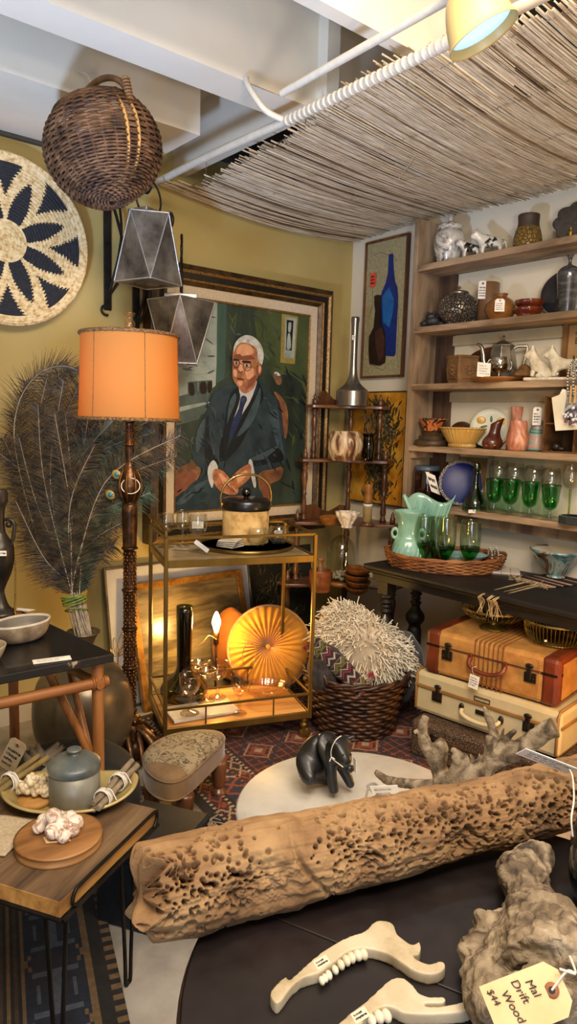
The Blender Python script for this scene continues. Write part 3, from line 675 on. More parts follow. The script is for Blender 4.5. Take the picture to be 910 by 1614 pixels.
for (wd, ya, yb, m_), nm in zip(rings, nms):
    mb = MB(); framering(mb, X0+k, X1-k, Z0+k, Z1-k, wd, PY0+ya, PY0+yb); obj(nm, mb, m_, t, w=True); k += wd
def paint(name, c1, c2, c3=None, scale=14, st=(1, 1, 1)): return M(name, c1, c2, rough=.42, scale=scale, c3=c3, bump=.35, bscale=60, stretch=st, dist=.002, lo=.3, hi=.7)
PM = [paint('paint_green_ground', '#161f1d', '#29362f', '#3b4a3e', 5, (1, 1, .4)),      # 0
      paint('paint_suit', '#18262e', '#25363f', '#33454d', 9), paint('paint_suit_light', '#2f4149', '#43565e', None, 20), paint('paint_suit_dark', '#0d1419', '#161f26', None, 14),   # 1 2 3
      paint('paint_skin', '#7d4c36', '#a0694b', '#b98562', 26), paint('paint_skin_light', '#c98f6d', '#dba884', None, 30), paint('paint_skin_dark', '#704231', '#855540', None, 30),   # 4 5 6
      paint('paint_hair', '#8d9292', '#bcc2c0', '#d9dcd8', 40), paint('paint_shirt', '#a6adb2', '#c5c8c7', None, 25), paint('paint_tie', '#1a2344', '#2a3661', None, 60),      # 7 8 9
      paint('paint_dark_line', '#15120f', '#241c17', None, 30), paint('paint_chair', '#4d3220', '#74513a', '#93714f', 14), paint('paint_grey_panel', '#6f7d7a', '#92a09a', '#aab2a9', 8),  # 10 11 12
      paint('paint_gold', '#7b6c34', '#9d8c4c', None, 20), paint('paint_grey_dark', '#3c4a48', '#52615d', None, 12), paint('paint_teal_band', '#2f4a44', '#4a655c', None, 8, (1, 1, .3)), paint('paint_olive', '#2c3b29', '#43502f', '#4f5a38', 5)]  # 13 14 15 16
mb = MB(); cx0, cx1, cz0, cz1 = X0+k, X1-k, Z0+k, Z1-k
mb.box(((cx0+cx1)/2, PY0+.008, (cz0+cz1)/2), (cx1-cx0, .02, cz1-cz0))
lay = [0]
def P_(mi, pts, sm=True):
    lay[0] += 1; off = .0025+.00003*lay[0]
    pp = [Vector((x, y, 0)) for x, y in pts]
    if sm:
        q = []; n = len(pp)
        for i in range(n):
            p0, p1, p2, p3 = pp[i-1], pp[i], pp[(i+1) % n], pp[(i+2) % n]
            for j in range(4): tt_ = j/4; q.append(.5*((2*p1)+(p2-p0)*tt_+(2*p0-5*p1+4*p2-p3)*tt_*tt_+(3*p1-p0-3*p2+p3)*tt_**3))
        pp = q
    vs = []
    for p in pp:
        v = zp(p.x, p.y, off); v.x = min(max(v.x, cx0), cx1); v.z = min(max(v.z, cz0), cz1); vs.append(v)
    mb.poly(vs, mi)
S = False
P_(16, [(480, 230), (700, 260), (700, 700), (620, 640), (520, 520), (470, 380)]); P_(0, [(560, 560), (700, 640), (700, 1160), (560, 1150), (600, 900)])
P_(12, [(60, 190), (300, 215), (285, 590), (250, 620), (60, 660)], S); P_(14, [(60, 640), (270, 600), (250, 660), (200, 760), (60, 800)], S); P_(12, [(100, 520), (285, 510), (280, 560), (100, 580)], S)
P_(14, [(160, 575), (205, 570), (205, 630), (160, 635)], S); P_(10, [(165, 585), (185, 582), (190, 630), (168, 632)]); P_(14, [(207, 570), (270, 566), (270, 622), (207, 628)], S); P_(10, [(215, 580), (240, 576), (244, 622), (218, 625)]); P_(10, [(248, 578), (268, 574), (266, 618), (250, 620)])
P_(15, [(292, 215), (335, 225), (325, 560), (288, 580)], S); P_(12, [(246, 215), (290, 220), (275, 520), (240, 500)], S); P_(14, [(60, 740), (230, 690), (225, 720), (60, 780)]); P_(12, [(70, 700), (240, 665), (238, 676), (70, 720)])
P_(0, [(60, 770), (215, 740), (200, 900), (60, 980)], S)
P_(13, [(582, 268), (655, 282), (640, 495), (575, 488)], S); P_(12, [(597, 283), (648, 290), (636, 470), (592, 465)], S); P_(10, [(604, 296), (634, 300), (626, 435), (600, 430)], S); P_(12, [(612, 310), (624, 312), (620, 350), (610, 346)]); P_(12, [(608, 365), (618, 360), (622, 420), (604, 425)])
P_(11, [(540, 535), (575, 545), (580, 580), (560, 585)]); P_(8, [(547, 532), (562, 530), (575, 545), (556, 545)])
def strokes(n, x0, x1, y0, y1, mis, L, seed, ang=1.2, wd=5):
    r_ = random.Random(seed)
    for _ in range(n):
        x, y = r_.uniform(x0, x1), r_.uniform(y0, y1); a = ang+r_.gauss(0, .45); l = r_.uniform(.4, 1)*L; w_ = r_.uniform(.5, 1)*wd; dx, dy = math.cos(a)*l, math.sin(a)*l; nx, ny = -math.sin(a)*w_, math.cos(a)*w_
        P_(r_.choice(mis), [(x-dx, y-dy), (x-dx*.3+nx, y-dy*.3+ny), (x+dx*.5+nx*.8, y+dy*.5+ny*.8), (x+dx, y+dy), (x+dx*.4-nx, y+dy*.4-ny), (x-dx*.5-nx*.7, y-dy*.5-ny*.7)], False)
strokes(60, 330, 580, 230, 560, (0, 0, 16, 14), 34, 1); strokes(40, 600, 690, 520, 1130, (0, 0, 16, 3), 50, 2); strokes(26, 90, 270, 240, 560, (12, 12, 14), 40, 3, .2); strokes(26, 90, 200, 800, 980, (0, 16, 14, 11), 30, 4, .8)
# chair
P_(11, [(545, 618), (580, 640), (605, 690), (610, 760), (600, 830), (590, 800), (597, 740), (588, 690), (565, 655)]); P_(6, [(565, 640), (592, 690), (598, 760), (590, 820), (582, 720)])
P_(11, [(85, 990), (150, 945), (200, 930), (215, 990), (150, 1060), (85, 1070)]); P_(6, [(90, 1010), (180, 980), (200, 1010), (120, 1080), (90, 1085)]); P_(11, [(480, 985), (580, 955), (575, 1010), (520, 1040), (515, 1100), (490, 1090)]); P_(6, [(500, 1030), (530, 1020), (530, 1150), (500, 1150)])
# suit body
P_(1, [(385, 590), (340, 590), (285, 615), (255, 680), (215, 770), (183, 870), (190, 940), (250, 980), (300, 1050), (420, 1090), (450, 990), (560, 960), (598, 930), (596, 850), (585, 760), (560, 660), (520, 610), (480, 570), (430, 600)])
P_(1, [(90, 1170), (110, 1110), (190, 1020), (290, 990), (330, 1080), (330, 1160)]); P_(1, [(300, 1140), (340, 1080), (450, 1040), (495, 1080), (500, 1150), (420, 1165)]); P_(2, [(110, 1115), (190, 1040), (260, 1010), (210, 1060), (140, 1120)])
P_(3, [(315, 930), (300, 880), (320, 800), (345, 820), (330, 900)]); P_(3, [(250, 720), (262, 860), (300, 940), (250, 950), (232, 860)]); P_(2, [(200, 800), (235, 740), (225, 840), (200, 890)]); P_(2, [(520, 720), (560, 700), (575, 800), (590, 900), (560, 860), (540, 780)]); P_(3, [(470, 900), (560, 870), (590, 920), (540, 940), (440, 950)]); P_(2, [(440, 920), (520, 880), (570, 860), (500, 920)])
strokes(46, 215, 330, 640, 1000, (1, 1, 3, 2), 26, 5, 1.3, 4); strokes(46, 430, 580, 640, 960, (1, 1, 3, 2), 28, 6, 1.0, 4); strokes(20, 110, 320, 1040, 1150, (1, 3, 2), 28, 7, -.4, 4)
# shirt, tie, lapels
P_(8, [(385, 600), (395, 650), (352, 780), (348, 810), (390, 740), (440, 660), (470, 570), (430, 610)]); P_(9, [(400, 640), (418, 638), (425, 655), (412, 685), (395, 745), (360, 815), (345, 820), (352, 770), (385, 700), (392, 670)])
P_(2, [(404, 648), (416, 650), (404, 668)]); P_(3, [(388, 600), (350, 640), (322, 780), (318, 930), (338, 850), (362, 740), (384, 680)]); P_(2, [(372, 625), (346, 670), (336, 760), (352, 720), (376, 660)]); P_(3, [(478, 575), (470, 620), (430, 680), (390, 760), (320, 930), (400, 850), (470, 700), (500, 640)]); P_(2, [(486, 600), (462, 650), (420, 740), (380, 820), (440, 770), (480, 680)])
# head
P_(4, [(362, 560), (360, 500), (362, 440), (375, 400), (420, 385), (465, 400), (490, 450), (488, 510), (470, 560), (440, 600), (420, 612), (390, 600)]); P_(4, [(380, 560), (460, 540), (462, 590), (425, 625), (395, 612)])
P_(7, [(367, 440), (370, 405), (395, 375), (430, 364), (465, 380), (492, 415), (500, 460), (490, 500), (474, 470), (470, 430), (440, 405), (405, 398), (380, 412)]); P_(8, [(385, 385), (430, 368), (462, 384), (420, 380)])
P_(5, [(378, 430), (400, 405), (440, 412), (455, 445), (420, 455), (385, 455)]); P_(6, [(470, 490), (490, 498), (492, 530), (478, 548), (466, 530)]); P_(5, [(478, 502), (488, 506), (486, 530), (478, 536)])
P_(6, [(366, 455), (395, 450), (405, 462), (440, 455), (462, 472), (430, 475), (400, 478), (370, 470)]); P_(5, [(396, 480), (408, 482), (408, 530), (392, 532), (386, 524)]); P_(6, [(386, 520), (396, 528), (408, 525), (402, 538), (388, 534)])
P_(5, [(420, 520), (455, 515), (450, 555), (425, 560)]); P_(5, [(365, 520), (380, 525), (378, 550), (368, 548)]); P_(6, [(380, 558), (396, 555), (414, 563), (410, 568), (395, 564), (381, 565)]); P_(10, [(380, 560), (395, 559), (412, 565), (395, 563)]); P_(5, [(382, 572), (405, 572), (400, 590), (388, 588)]); P_(6, [(440, 560), (470, 545), (455, 585), (425, 608), (425, 596)])
def ringp(cx, cy, rx, ry, th, mi):
    n = 22; lay[0] += 1; off = .0025+.00003*lay[0]
    for i in range(n):
        a, b = 2*PI*i/n, 2*PI*(i+1)/n
        mb.poly([zp(cx+rx*math.cos(a), cy+ry*math.sin(a), off), zp(cx+rx*math.cos(b), cy+ry*math.sin(b), off), zp(cx+(rx-th)*math.cos(b), cy+(ry-th)*math.sin(b), off), zp(cx+(rx-th)*math.cos(a), cy+(ry-th)*math.sin(a), off)], mi)
P_(8, [(368, 486), (376, 482), (386, 490), (376, 496)]); P_(8, [(412, 498), (424, 494), (436, 502), (424, 507)]); P_(10, [(374, 484), (381, 484), (381, 494), (375, 495)]); P_(10, [(420, 496), (428, 496), (428, 506), (421, 506)]); P_(10, [(366, 470), (388, 474), (386, 480), (367, 478)]); P_(10, [(405, 480), (440, 482), (440, 490), (406, 488)])
ringp(377, 492, 16, 20, 3, 10); ringp(426, 504, 20, 22, 3, 10); P_(10, [(392, 488), (407, 494), (407, 497), (392, 492)], S); P_(13, [(446, 500), (490, 490), (490, 494), (446, 504)], S); P_(10, [(352, 462), (360, 458), (362, 480), (358, 482)], S)
# cuffs and hands
P_(8, [(252, 955), (275, 925), (295, 960), (280, 1010), (268, 1050), (250, 1000)]); P_(8, [(432, 935), (448, 928), (466, 1030), (458, 1048), (446, 1010)]); P_(4, [(280, 965), (320, 975), (350, 1010), (385, 1050), (380, 1075), (345, 1080), (300, 1060), (272, 1010)]); P_(4, [(360, 1000), (400, 960), (440, 945), (440, 1000), (400, 1040), (370, 1050)]); P_(5, [(300, 985), (330, 1005), (350, 1040), (320, 1030)]); P_(5, [(380, 1000), (420, 970), (425, 990), (390, 1025)])
for dx, dy in ((0, 0), (14, 10), (28, 16)): P_(6, [(318+dx, 1020+dy), (322+dx, 1018+dy), (360+dx*.6, 1062+dy*.5), (356+dx*.6, 1066+dy*.5)], S); P_(5, [(324+dx, 1022+dy), (330+dx, 1024+dy), (362+dx*.6, 1058+dy*.4), (358+dx*.6, 1060+dy*.4)], S)
P_(6, [(352, 1005), (372, 985), (378, 995), (360, 1020)])
obj('canvas', mb, PM, t, w=True)

# ================================================================== PICTURES ON THE RIGHT WALL
brownframe = wood('thin_brown_frame', '#4a2a14', '#7a4c28', axis=2, scale=8, bump=.1)
def wallpic(name, label, px0, py0, px1, py1, X, fw, fm, depth=.025, cat='picture'):
    a = atX(px0, py0, X); b = atX(px1, py1, X); y0, y1 = sorted((a.y, b.y)); z0, z1 = sorted((a.z, b.z))
    t = thing(name, label, cat, (X, (y0+y1)/2, z0))
    if fw:
        mb = MB()
        for c, s in (((X-depth/2, (y0+y1)/2, z0+fw/2), (depth, y1-y0, fw)), ((X-depth/2, (y0+y1)/2, z1-fw/2), (depth, y1-y0, fw)), ((X-depth/2, y0+fw/2, (z0+z1)/2), (depth, fw, z1-z0-2*fw)), ((X-depth/2, y1-fw/2, (z0+z1)/2), (depth, fw, z1-z0-2*fw))): mb.box(c, s)
        obj('frame', mb, fm, t, w=True, bev=.002)
    return t, y0+fw, y1-fw, z0+fw, z1-fw
# blue bottle artwork: raised felt/paint bottles on pale burlap
Xa = 3.03
t, y0, y1, z0, z1 = wallpic('bottle_artwork', 'narrow framed artwork of a blue and a brown bottle hung in the corner', 581, 384, 638, 594, 3.045, .012, brownframe)
mb = MB(); mb.box((Xa+.004, (y0+y1)/2, (z0+z1)/2), (.008, y1-y0, z1-z0)); mb.mi = 1
def bp(x, y): q = atX(440+x/2.69, 360+y/2.69, Xa-.002); return q
def slabpoly(mb, pts, mi, th=.004, X=None):
    vs = [Vector(p) for p in pts]; n = len(vs); o = Vector((-th, 0, 0))
    mb.add([v+Vector((.003, 0, 0)) for v in vs]+[v+o for v in vs], [tuple(range(n)), tuple(range(n, 2*n))]+[(i, (i+1) % n, n+(i+1) % n, n+i) for i in range(n)], False, mi)
slabpoly(mb, [bp(*q) for q in ((468, 110), (484, 108), (487, 180), (492, 225), (502, 250), (505, 290), (498, 440), (494, 530), (488, 542), (455, 540), (440, 440), (432, 300), (438, 270), (455, 230), (464, 190))], 1)
slabpoly(mb, [bp(*q) for q in ((440, 290), (470, 250), (490, 300), (485, 360), (470, 420), (445, 400))], 2, .0055)
slabpoly(mb, [bp(*q) for q in ((408, 288), (420, 282), (436, 284), (438, 300), (432, 340), (435, 400), (455, 445), (456, 500), (450, 570), (430, 582), (388, 575), (384, 520), (386, 460), (405, 420), (412, 350), (408, 320))], 3, .008)
slabpoly(mb, [bp(*q) for q in ((412, 440), (440, 420), (452, 470), (448, 540), (430, 570), (415, 500))], 4, .0095)
mb.mi = 5
for q in (((392, 120), (430, 100), (470, 115)), ((470, 90), (500, 140), (515, 110)), ((396, 190), (398, 300), (390, 360)), ((505, 300), (508, 420), (500, 560)), ((390, 580), (440, 600), (480, 560))): mb.tube([bp(*p)+Vector((-.001, 0, 0)) for p in q], .0007, 4)
obj('canvas', mb, [M('pale_burlap', '#8f8762', '#a89e78', rough=.9, scale=60, bump=.4, bscale=200), paint('bottle_blue', '#0c1d5c', '#13307e', None, 22), paint('bottle_light_blue', '#14508f', '#1f6aa8', None, 30), paint('bottle_brown', '#1c100d', '#2e1c17', None, 30), paint('bottle_russet', '#3a211b', '#4d2f25', None, 26), M('brown_crackle_line', '#6b5a38', rough=.9)], t, w=True)
rc = bp(405, 220); card('price_tag', rc+Vector((-.012, 0, 0)), (0, -1, 0), (0, 0, -1), .042, .075, 3, 3, t, M('red_tag_card', '#d8402c', '#e2503a', rough=.7), hole=False, string=[rc+Vector((-.013, .0, .035)), rc+Vector((-.02, .03, .06)), rc+Vector((-.012, .05, .03))])['label'] = 'orange red price tag'
# ochre painting with dark plant
t, y0, y1, z0, z1 = wallpic('ochre_painting', 'yellow ochre painting of a dark plant leaning behind the corner shelf', 556, 618, 637, 800, 3.03, .006, M('black_edge', '#1a1712', rough=.6), .02)
mb = MB(); Xo = 3.022; mb.box((Xo, (y0+y1)/2, (z0+z1)/2), (.012, y1-y0, z1-z0)); mb.mi = 1
rr = random.Random(5)
for k in range(520):
    u = rr.gauss(.45, .2); v = rr.random(); px = 575+60*min(max(u+.12*math.sin(v*6), 0), 1)*1.0; py = 635+155*v
    L = rr.uniform(6, 20); an = rr.uniform(-1.2, 1.2); p0 = atX(px, py, Xo-.007); p1 = atX(px+L*math.sin(an)*.6, py-L*math.cos(an), Xo-.009)
    for p in (p0, p1): p.y = min(max(p.y, y0), y1); p.z = min(max(p.z, z0), z1)
    mb.mi = 1 if rr.random() < .75 else 2; mb.tube([p0, (p0+p1)/2+Vector((0, rr.uniform(-.006, .006), 0)), p1], [.002, .0045, .0015], 4)
obj('canvas', mb, [M('ochre_paint', '#8d5a12', '#c4861f', rough=.5, scale=7, c3='#d9a640', stretch=(1, 1, 1), bump=.5, bscale=40, dist=.003), paint('plant_dark_paint', '#1d1a10', '#33301a', None), paint('plant_olive_paint', '#4d4a20', '#6d6428', None)], t, w=True)
# ================================================================== CORNER ETAGERE
walnut = wood('dark_walnut', '#3a2114', '#6f462a', axis=2, scale=7, rough=.35, ring=12, bump=.1, coat=.25)
walnuth = wood('walnut_shelf_wood', '#40261a', '#774c30', axis=0, scale=6, rough=.35, ring=12, bump=.1, coat=.25)
def turned(L, r, n=20):
    # a turned spindle profile from z=0 to L
    q = [(r*.55, 0), (r, .004), (r, .04), (r*.6, .05), (r*.95, .065), (r*.55, .08), (r*.8, .11), (r*.95, .16), (r*.6, .34), (r*.5, .42), (r*.85, .45), (r*.5, .48), (r*.6, .56), (r*1.0, .72), (r*.9, .78), (r*.5, .86), (r*.95, .89), (r*.55, .92), (r, .94), (r, .996), (r*.55, 1)]
    return [(a, z*L) for a, z in q]
ec = Vector((2.985, 3.045, 0))
t = thing('corner_shelf', 'dark turned wood corner shelf of stacked curved tiers standing in the room corner', 'shelf', ec)
tiers = [(1.5, .335, .28), (1.2, .395, .335), (.85, .44, .41), (.505, .5, .44), (.12, .53, .47)]
for i, (z, a, b) in enumerate(tiers):
    pts = [(0, 0), (-a-.03, 0), (-a-.035, -.03)]
    for k in range(25):                                             # serpentine front
        u = k/24; P0 = Vector((-a-.02, -.055)); P1 = Vector((-.055, -b-.02)); p = P0.lerp(P1, u); nn = Vector((-(P1-P0).y*-1, (P1-P0).x*-1)); nn = Vector((-.7, -.7))
        p = p+nn*(.02*math.sin(2*PI*u*1.0-PI/2)*-1+.02); pts.append((p.x, p.y))
    pts += [(-.03, -b-.035), (0, -b-.03)]
    mb = MB(); mb.prism(pts, .018, Matrix.Translation(ec+WZ*(z-.018))); obj('tier', mb, walnuth, t, w=True, bev=.004)
for i in range(len(tiers)):
    z1 = tiers[i][0]-.018; z0 = tiers[i+1][0] if i+1 < len(tiers) else 0
    a, b = tiers[i][1]-.012, tiers[i][2]-.012
    for c in ((-a, -.035), (-.035, -b)):
        mb = MB(); mb.lathe(turned(z1-z0, .0185), 16, ec+Vector((c[0], c[1], z0))); obj('post', mb, walnut, t, w=True)
        mb = MB(); mb.lathe([(.012, 0), (.015, .004), (.015, .03), (.008, .036), (.011, .046), (.006, .054), (.002, .064), (0, .066)], 14, ec+Vector((c[0], c[1], tiers[i][0]))); obj('finial', mb, walnut, t, w=True)
    mb = MB(); mb.lathe(turned(z1-z0, .0185), 16, ec+Vector((-.06, -.06, z0))); obj('back_post', mb, walnut, t, w=True)
for i, (z, a, b) in enumerate(tiers[:3]):
    prof = [(0, 0), (.0, .05), (.03, .06), (.05, .045), (.075, .03), (.1, .035), (.12, .055), (.14, .075), (.165, .07), (.175, .045), (.165, .03), (.19, .015), (.2, 0)]
    if i == 1: continue
    k = a*.9/.2; mb = MB(); Fm = Matrix.Translation((ec.x-.01, ec.y-.012, z)) @ Matrix(((-1, 0, 0, 0), (0, 0, 1, 0), (0, 1, 0, 0), (0, 0, 0, 1)))
    mb.prism([(x*k, y*1.1) for x, y in prof], .01, Fm); obj('carved_gallery', mb, walnut, t, w=True)
def tz(i): return tiers[i][0]
def onplane(px, py, z, dmin=None): q = atZ(px, py, z); return Vector((q.x, q.y, z))
def at_tier(px, depth, i): q = atD(px, 800, depth); return Vector((q.x, q.y, tz(i)))
steel = M('satin_steel', '#8d8a82', '#a9a69d', rough=.24, metal=.9, scale=3)
def lathe_thing(name, label, cat, loc, prof, mat, part='body', n=32, k=4, group=None, smoothp=True, **kw):
    t = thing(name, label, cat, loc, group=group); mb = MB(); mb.lathe(smoothprof(prof, k) if smoothp else prof, n, **kw); obj(part, mb, mat, t); return t
p = at_tier(549, 4.02, 0); s = pxs(p)
t = lathe_thing('metal_vase', 'tall narrow necked brushed steel vase on the top tier of the corner shelf', 'vase', p, [(0, .0), (23*s, .0), (25*s, .004), (25.5*s, 18*s), (25*s, 23*s), (19*s, 28*s), (11*s, 36*s), (6.5*s, 50*s), (5*s, 80*s), (5.5*s, 120*s), (6.5*s, 132*s), (5.2*s, 132*s), (3.5*s, 80*s)], steel)
q = p-Fw*.03+WZ*(103*s)-Rt*.008; card('price_tag', q, Rt, -WZ, .018, .024, 2, 5, t)
glaze = swirl('drip_glaze', [(.36, '#4a2f1e'), (.46, '#775238'), (.5, '#a48763'), (.56, '#c2ad8c'), (.7, '#d6c8ac')], 26, .8, .45, .15, (1, 1, .3), .2)
p = at_tier(540, 3.86, 1); s = pxs(p)
lathe_thing('ceramic_pot', 'round ribbed ceramic pot with pale drip glaze on the second tier of the corner shelf', 'pot', p, [(0, 0), (17*s, 0), (19*s, 1*s), (25*s, 12*s), (28*s, 24*s), (26*s, 36*s), (21.5*s, 45*s), (20.5*s, 45.5*s), (22*s, 40*s), (24*s, 24*s), (14*s, 4*s), (0, 3*s)], glaze, fl=.028, nf=16, n=64)
dgl = glass('dark_green_glass', '#3d6a55', trans=.6)
p = at_tier(577, 3.9, 1); s = pxs(p)
t = lathe_thing('twig_vase', 'small dark green glass vase holding bare twigs behind the drip glazed pot', 'vase', p, [(0, 0), (8*s, 0), (10*s, 10*s), (11*s, 24*s), (8*s, 36*s), (10*s, 42*s), (9*s, 42*s), (7*s, 35*s), (9*s, 20*s), (6*s, 3*s)], dgl, fl=.06, nf=8)
mb = MB()
for k in range(13): a = 2*PI*k/13; mb.tube([Vector((0, 0, .02)), Vector((.01*math.cos(a), .01*math.sin(a), 38*s)), Vector((.07*math.cos(a)*random.random(), .07*math.sin(a)*random.random(), random.uniform(65, 82)*s))], .0016, 5)
obj('twigs', mb, M('dark_twig', '#241d12', '#3f3420', rough=.8, scale=40), t)
olive = wood('honey_wood', '#7a4a1c', '#a8702f', axis=0, scale=9, rough=.4, bump=.1)
p = at_tier(522, 3.84, 2); s = pxs(p)
t = thing('wooden_dish', 'oval honey coloured wooden dish beside the small white shell bowl', 'dish', p, .5)
mb = MB(); mb.lathe(smoothprof([(0, 0), (16*s, 0), (22*s, 5*s), (27*s, 12*s), (25*s, 12*s), (19*s, 6*s), (12*s, 3*s), (0, 2.5*s)], 3), 36, sy=.62); obj('body', mb, olive, t)
shellm = M('white_shell', '#a1927b', '#d9d0c0', rough=.6, scale=50, c3='#ebe5d9', bump=.6, bscale=60)
p = at_tier(548, 3.74, 2)
lathe_thing('shell_bowl', 'small rough white shell bowl on the third tier of the corner shelf', 'bowl', p, [(0, 0), (8*s, 0), (8*s, 3*s), (12*s, 10*s), (17*s, 19*s), (18*s, 24*s), (16*s, 23*s), (11*s, 12*s), (0, 6*s)], shellm, fl=.06, nf=9, n=54)
p = at_tier(580, 3.82, 2)
t = thing('bobbin', 'upright wooden bobbin wound with tan twine standing in a dark tray on the corner shelf', 'bobbin', p)
mb = MB(); mb.lathe([(0, 0), (11*s, 0), (12*s, 5*s), (8*s, 6*s)], 24); obj('base', mb, walnut, t)
mb = MB(); mb.lathe([(7*s, 6*s), (7.5*s, 30*s), (7*s, 31*s)], 20); obj('twine', mb, M('tan_twine', '#8c7448', '#b39a68', rough=.9, scale=120, stretch=(1, 1, 6), bump=.6, bscale=200), t)
mb = MB(); mb.lathe([(7.4*s, 31*s), (7.4*s, 35*s)], 20); obj('paper_band', mb, paper, t)
pr = []; 
for k in range(8): pr += [(6.4*s, (36+4*k)*s), (7.4*s, (38+4*k)*s)]
mb = MB(); mb.lathe(pr, 18); obj('spindle', mb, olive, t)
def tier3(px, d): return at_tier(px, d, 3)
p = tier3(509, 3.72); s = pxs(p); tk = wood('teak_bowl_wood', '#5b2c12', '#9a5a2c', axis=0, scale=7, rough=.45, bump=.1)
t = lathe_thing('mortar', 'reddish brown wooden mortar with its pestle, on the lowest visible tier of the corner shelf', 'mortar', p, [(0, 0), (14*s, 0), (16*s, 3*s), (17.5*s, 20*s), (17.5*s, 33*s), (15.5*s, 33*s), (15*s, 18*s), (10*s, 8*s), (0, 6*s)], tk)
mb = MB(); mb.lathe(smoothprof([(0, 8*s), (8*s, 10*s), (6*s, 30*s), (4*s, 40*s), (3.5*s, 46*s), (6*s, 52*s), (0, 56*s)], 3), 20); mb.tube(smoothpath([Vector((5*s, -.006, 42*s)), Vector((-7*s, -.01, 38*s)), Vector((-8*s, -.02, 26*s))], 4), .0012, 5); obj('pestle', mb, wood('pale_pestle', '#6f4b30', '#94704e', axis=2, scale=8), t)
p = tier3(541, 3.9); s = pxs(p)
t = thing('glass_cloche', 'clear glass dome on a round wooden base, between the mortar and the stacked bowls', 'cloche', p)
mb = MB(); mb.lathe([(0, 0), (24*s, 0), (24*s, 5*s), (21*s, 7*s), (0, 7*s)], 36); obj('base', mb, olive, t)
mb = MB(); mb.lathe(smoothprof([(22*s, 7*s), (22.5*s, 30*s), (22*s, 52*s), (17*s, 68*s), (8*s, 76*s), (0, 78*s)], 4), 36); obj('dome', mb, glass('dome_glass', '#f2f6f2', trans=.95), t)
mb = MB()
for k in range(60): a = random.uniform(0, 6.28); b = random.uniform(0, 1.2); r = 13*s*random.uniform(.6, 1); mb.ell((r*math.cos(a)*math.cos(b), r*math.sin(a)*math.cos(b), 8*s+1.1*r*math.sin(b)), 3*s, 6, 4)
obj('bead_nest', mb, M('pale_bead_cluster', '#8c7f66', '#b8ab8f', rough=.5, scale=50), t)
names = ['lowest', 'second lowest', 'second highest', 'topmost']
for k in range(4):
    p = tier3(568+(0, 2, -1, 1)[k], 3.7)+WZ*(.012*k*0+9.4*s*k)
    t = thing('wooden_bowl', 'shallow wooden bowl, %s in the stack of four on the corner shelf' % names[k], 'bowl', p, 1.0+.1*k, 'stacked wooden bowls')
    mb = MB(); mb.lathe(smoothprof([(0, 0), (13*s, 0), (20*s, 4*s), (24.5*s, 9.5*s), (22.5*s, 9.4*s), (17*s, 5*s), (0, 3*s)], 3), 36, sy=.75); obj('body', mb, wood('stack_bowl_wood', '#452410', '#8a5426', axis=0, scale=8, rough=.4), t)

# ================================================================== WALL BOOKSHELF
shw = wood('weathered_shelf_wood', '#6f5a43', '#9a8063', '#b39a7a', axis=1, scale=5, rough=.65, ring=13, bump=.3); shv = wood('weathered_upright_wood', '#6b5743', '#927a5f', '#ad9576', axis=2, scale=5, rough=.65, ring=10, bump=.3); dkb = wood('dark_plank', '#33231a', '#5e4533', axis=2, scale=5, rough=.7, ring=16)
SF = 2.85; SZ = [2.208, 1.9, 1.612, 1.297, .997]; TH = .03; YR = 1.02
yL = atX(655, 480, SF).y
t = thing('wall_bookshelf', 'weathered plank bookshelf with five open shelves fixed to the right wall', 'bookshelf', (SF, yL, .965))
mb = MB(); mb.box((2.95, yL+.014, (2.44+.965)/2), (.2, .028, 2.44-.965)); obj('upright', mb, shv, t, w=True, bev=.002)
for k, z in enumerate(SZ):
    mb = MB(); mb.box((2.95, (yL+YR)/2, z-TH/2), (.2, yL-YR, TH)); obj('shelf_board', mb, shw, t, w=True, bev=.002)
mb = MB(); mb.box((3.04, yL-.055, (2.2+.997)/2), (.02, .11, 2.2-.997)); obj('back_plank', mb, dkb, t, w=True)
mb = MB(); mb.box((2.95, yL-.012, 1.255), (.16, .02, .05)); mb.box((2.95, (yL+YR)/2-.1, .955-.012), (.012, yL-YR-.3, .07)); obj('cleat', mb, shv, t, w=True)
mb = MB()
for z in SZ[1:4]: mb.box((3.04, (yL+YR)/2-.05, z-TH-.03), (.018, yL-YR-.12, .05))
obj('back_rail', mb, M('cream_rail_paint', '#b3a482', '#bfb08e', rough=.8), t, w=True)
def on(px, k, X=2.93): q = atX(px, 500, X); return Vector((X, q.y-0, SZ[k])) if False else on2(px, k, X)
def on2(px, k, X):
    # the point of shelf k at depth X that is seen in photo column px
    py = 500
    for _ in range(4): q = atX(px, py, X); py = proj((X, q.y, SZ[k]))[1]
    return Vector((X, q.y, SZ[k]))
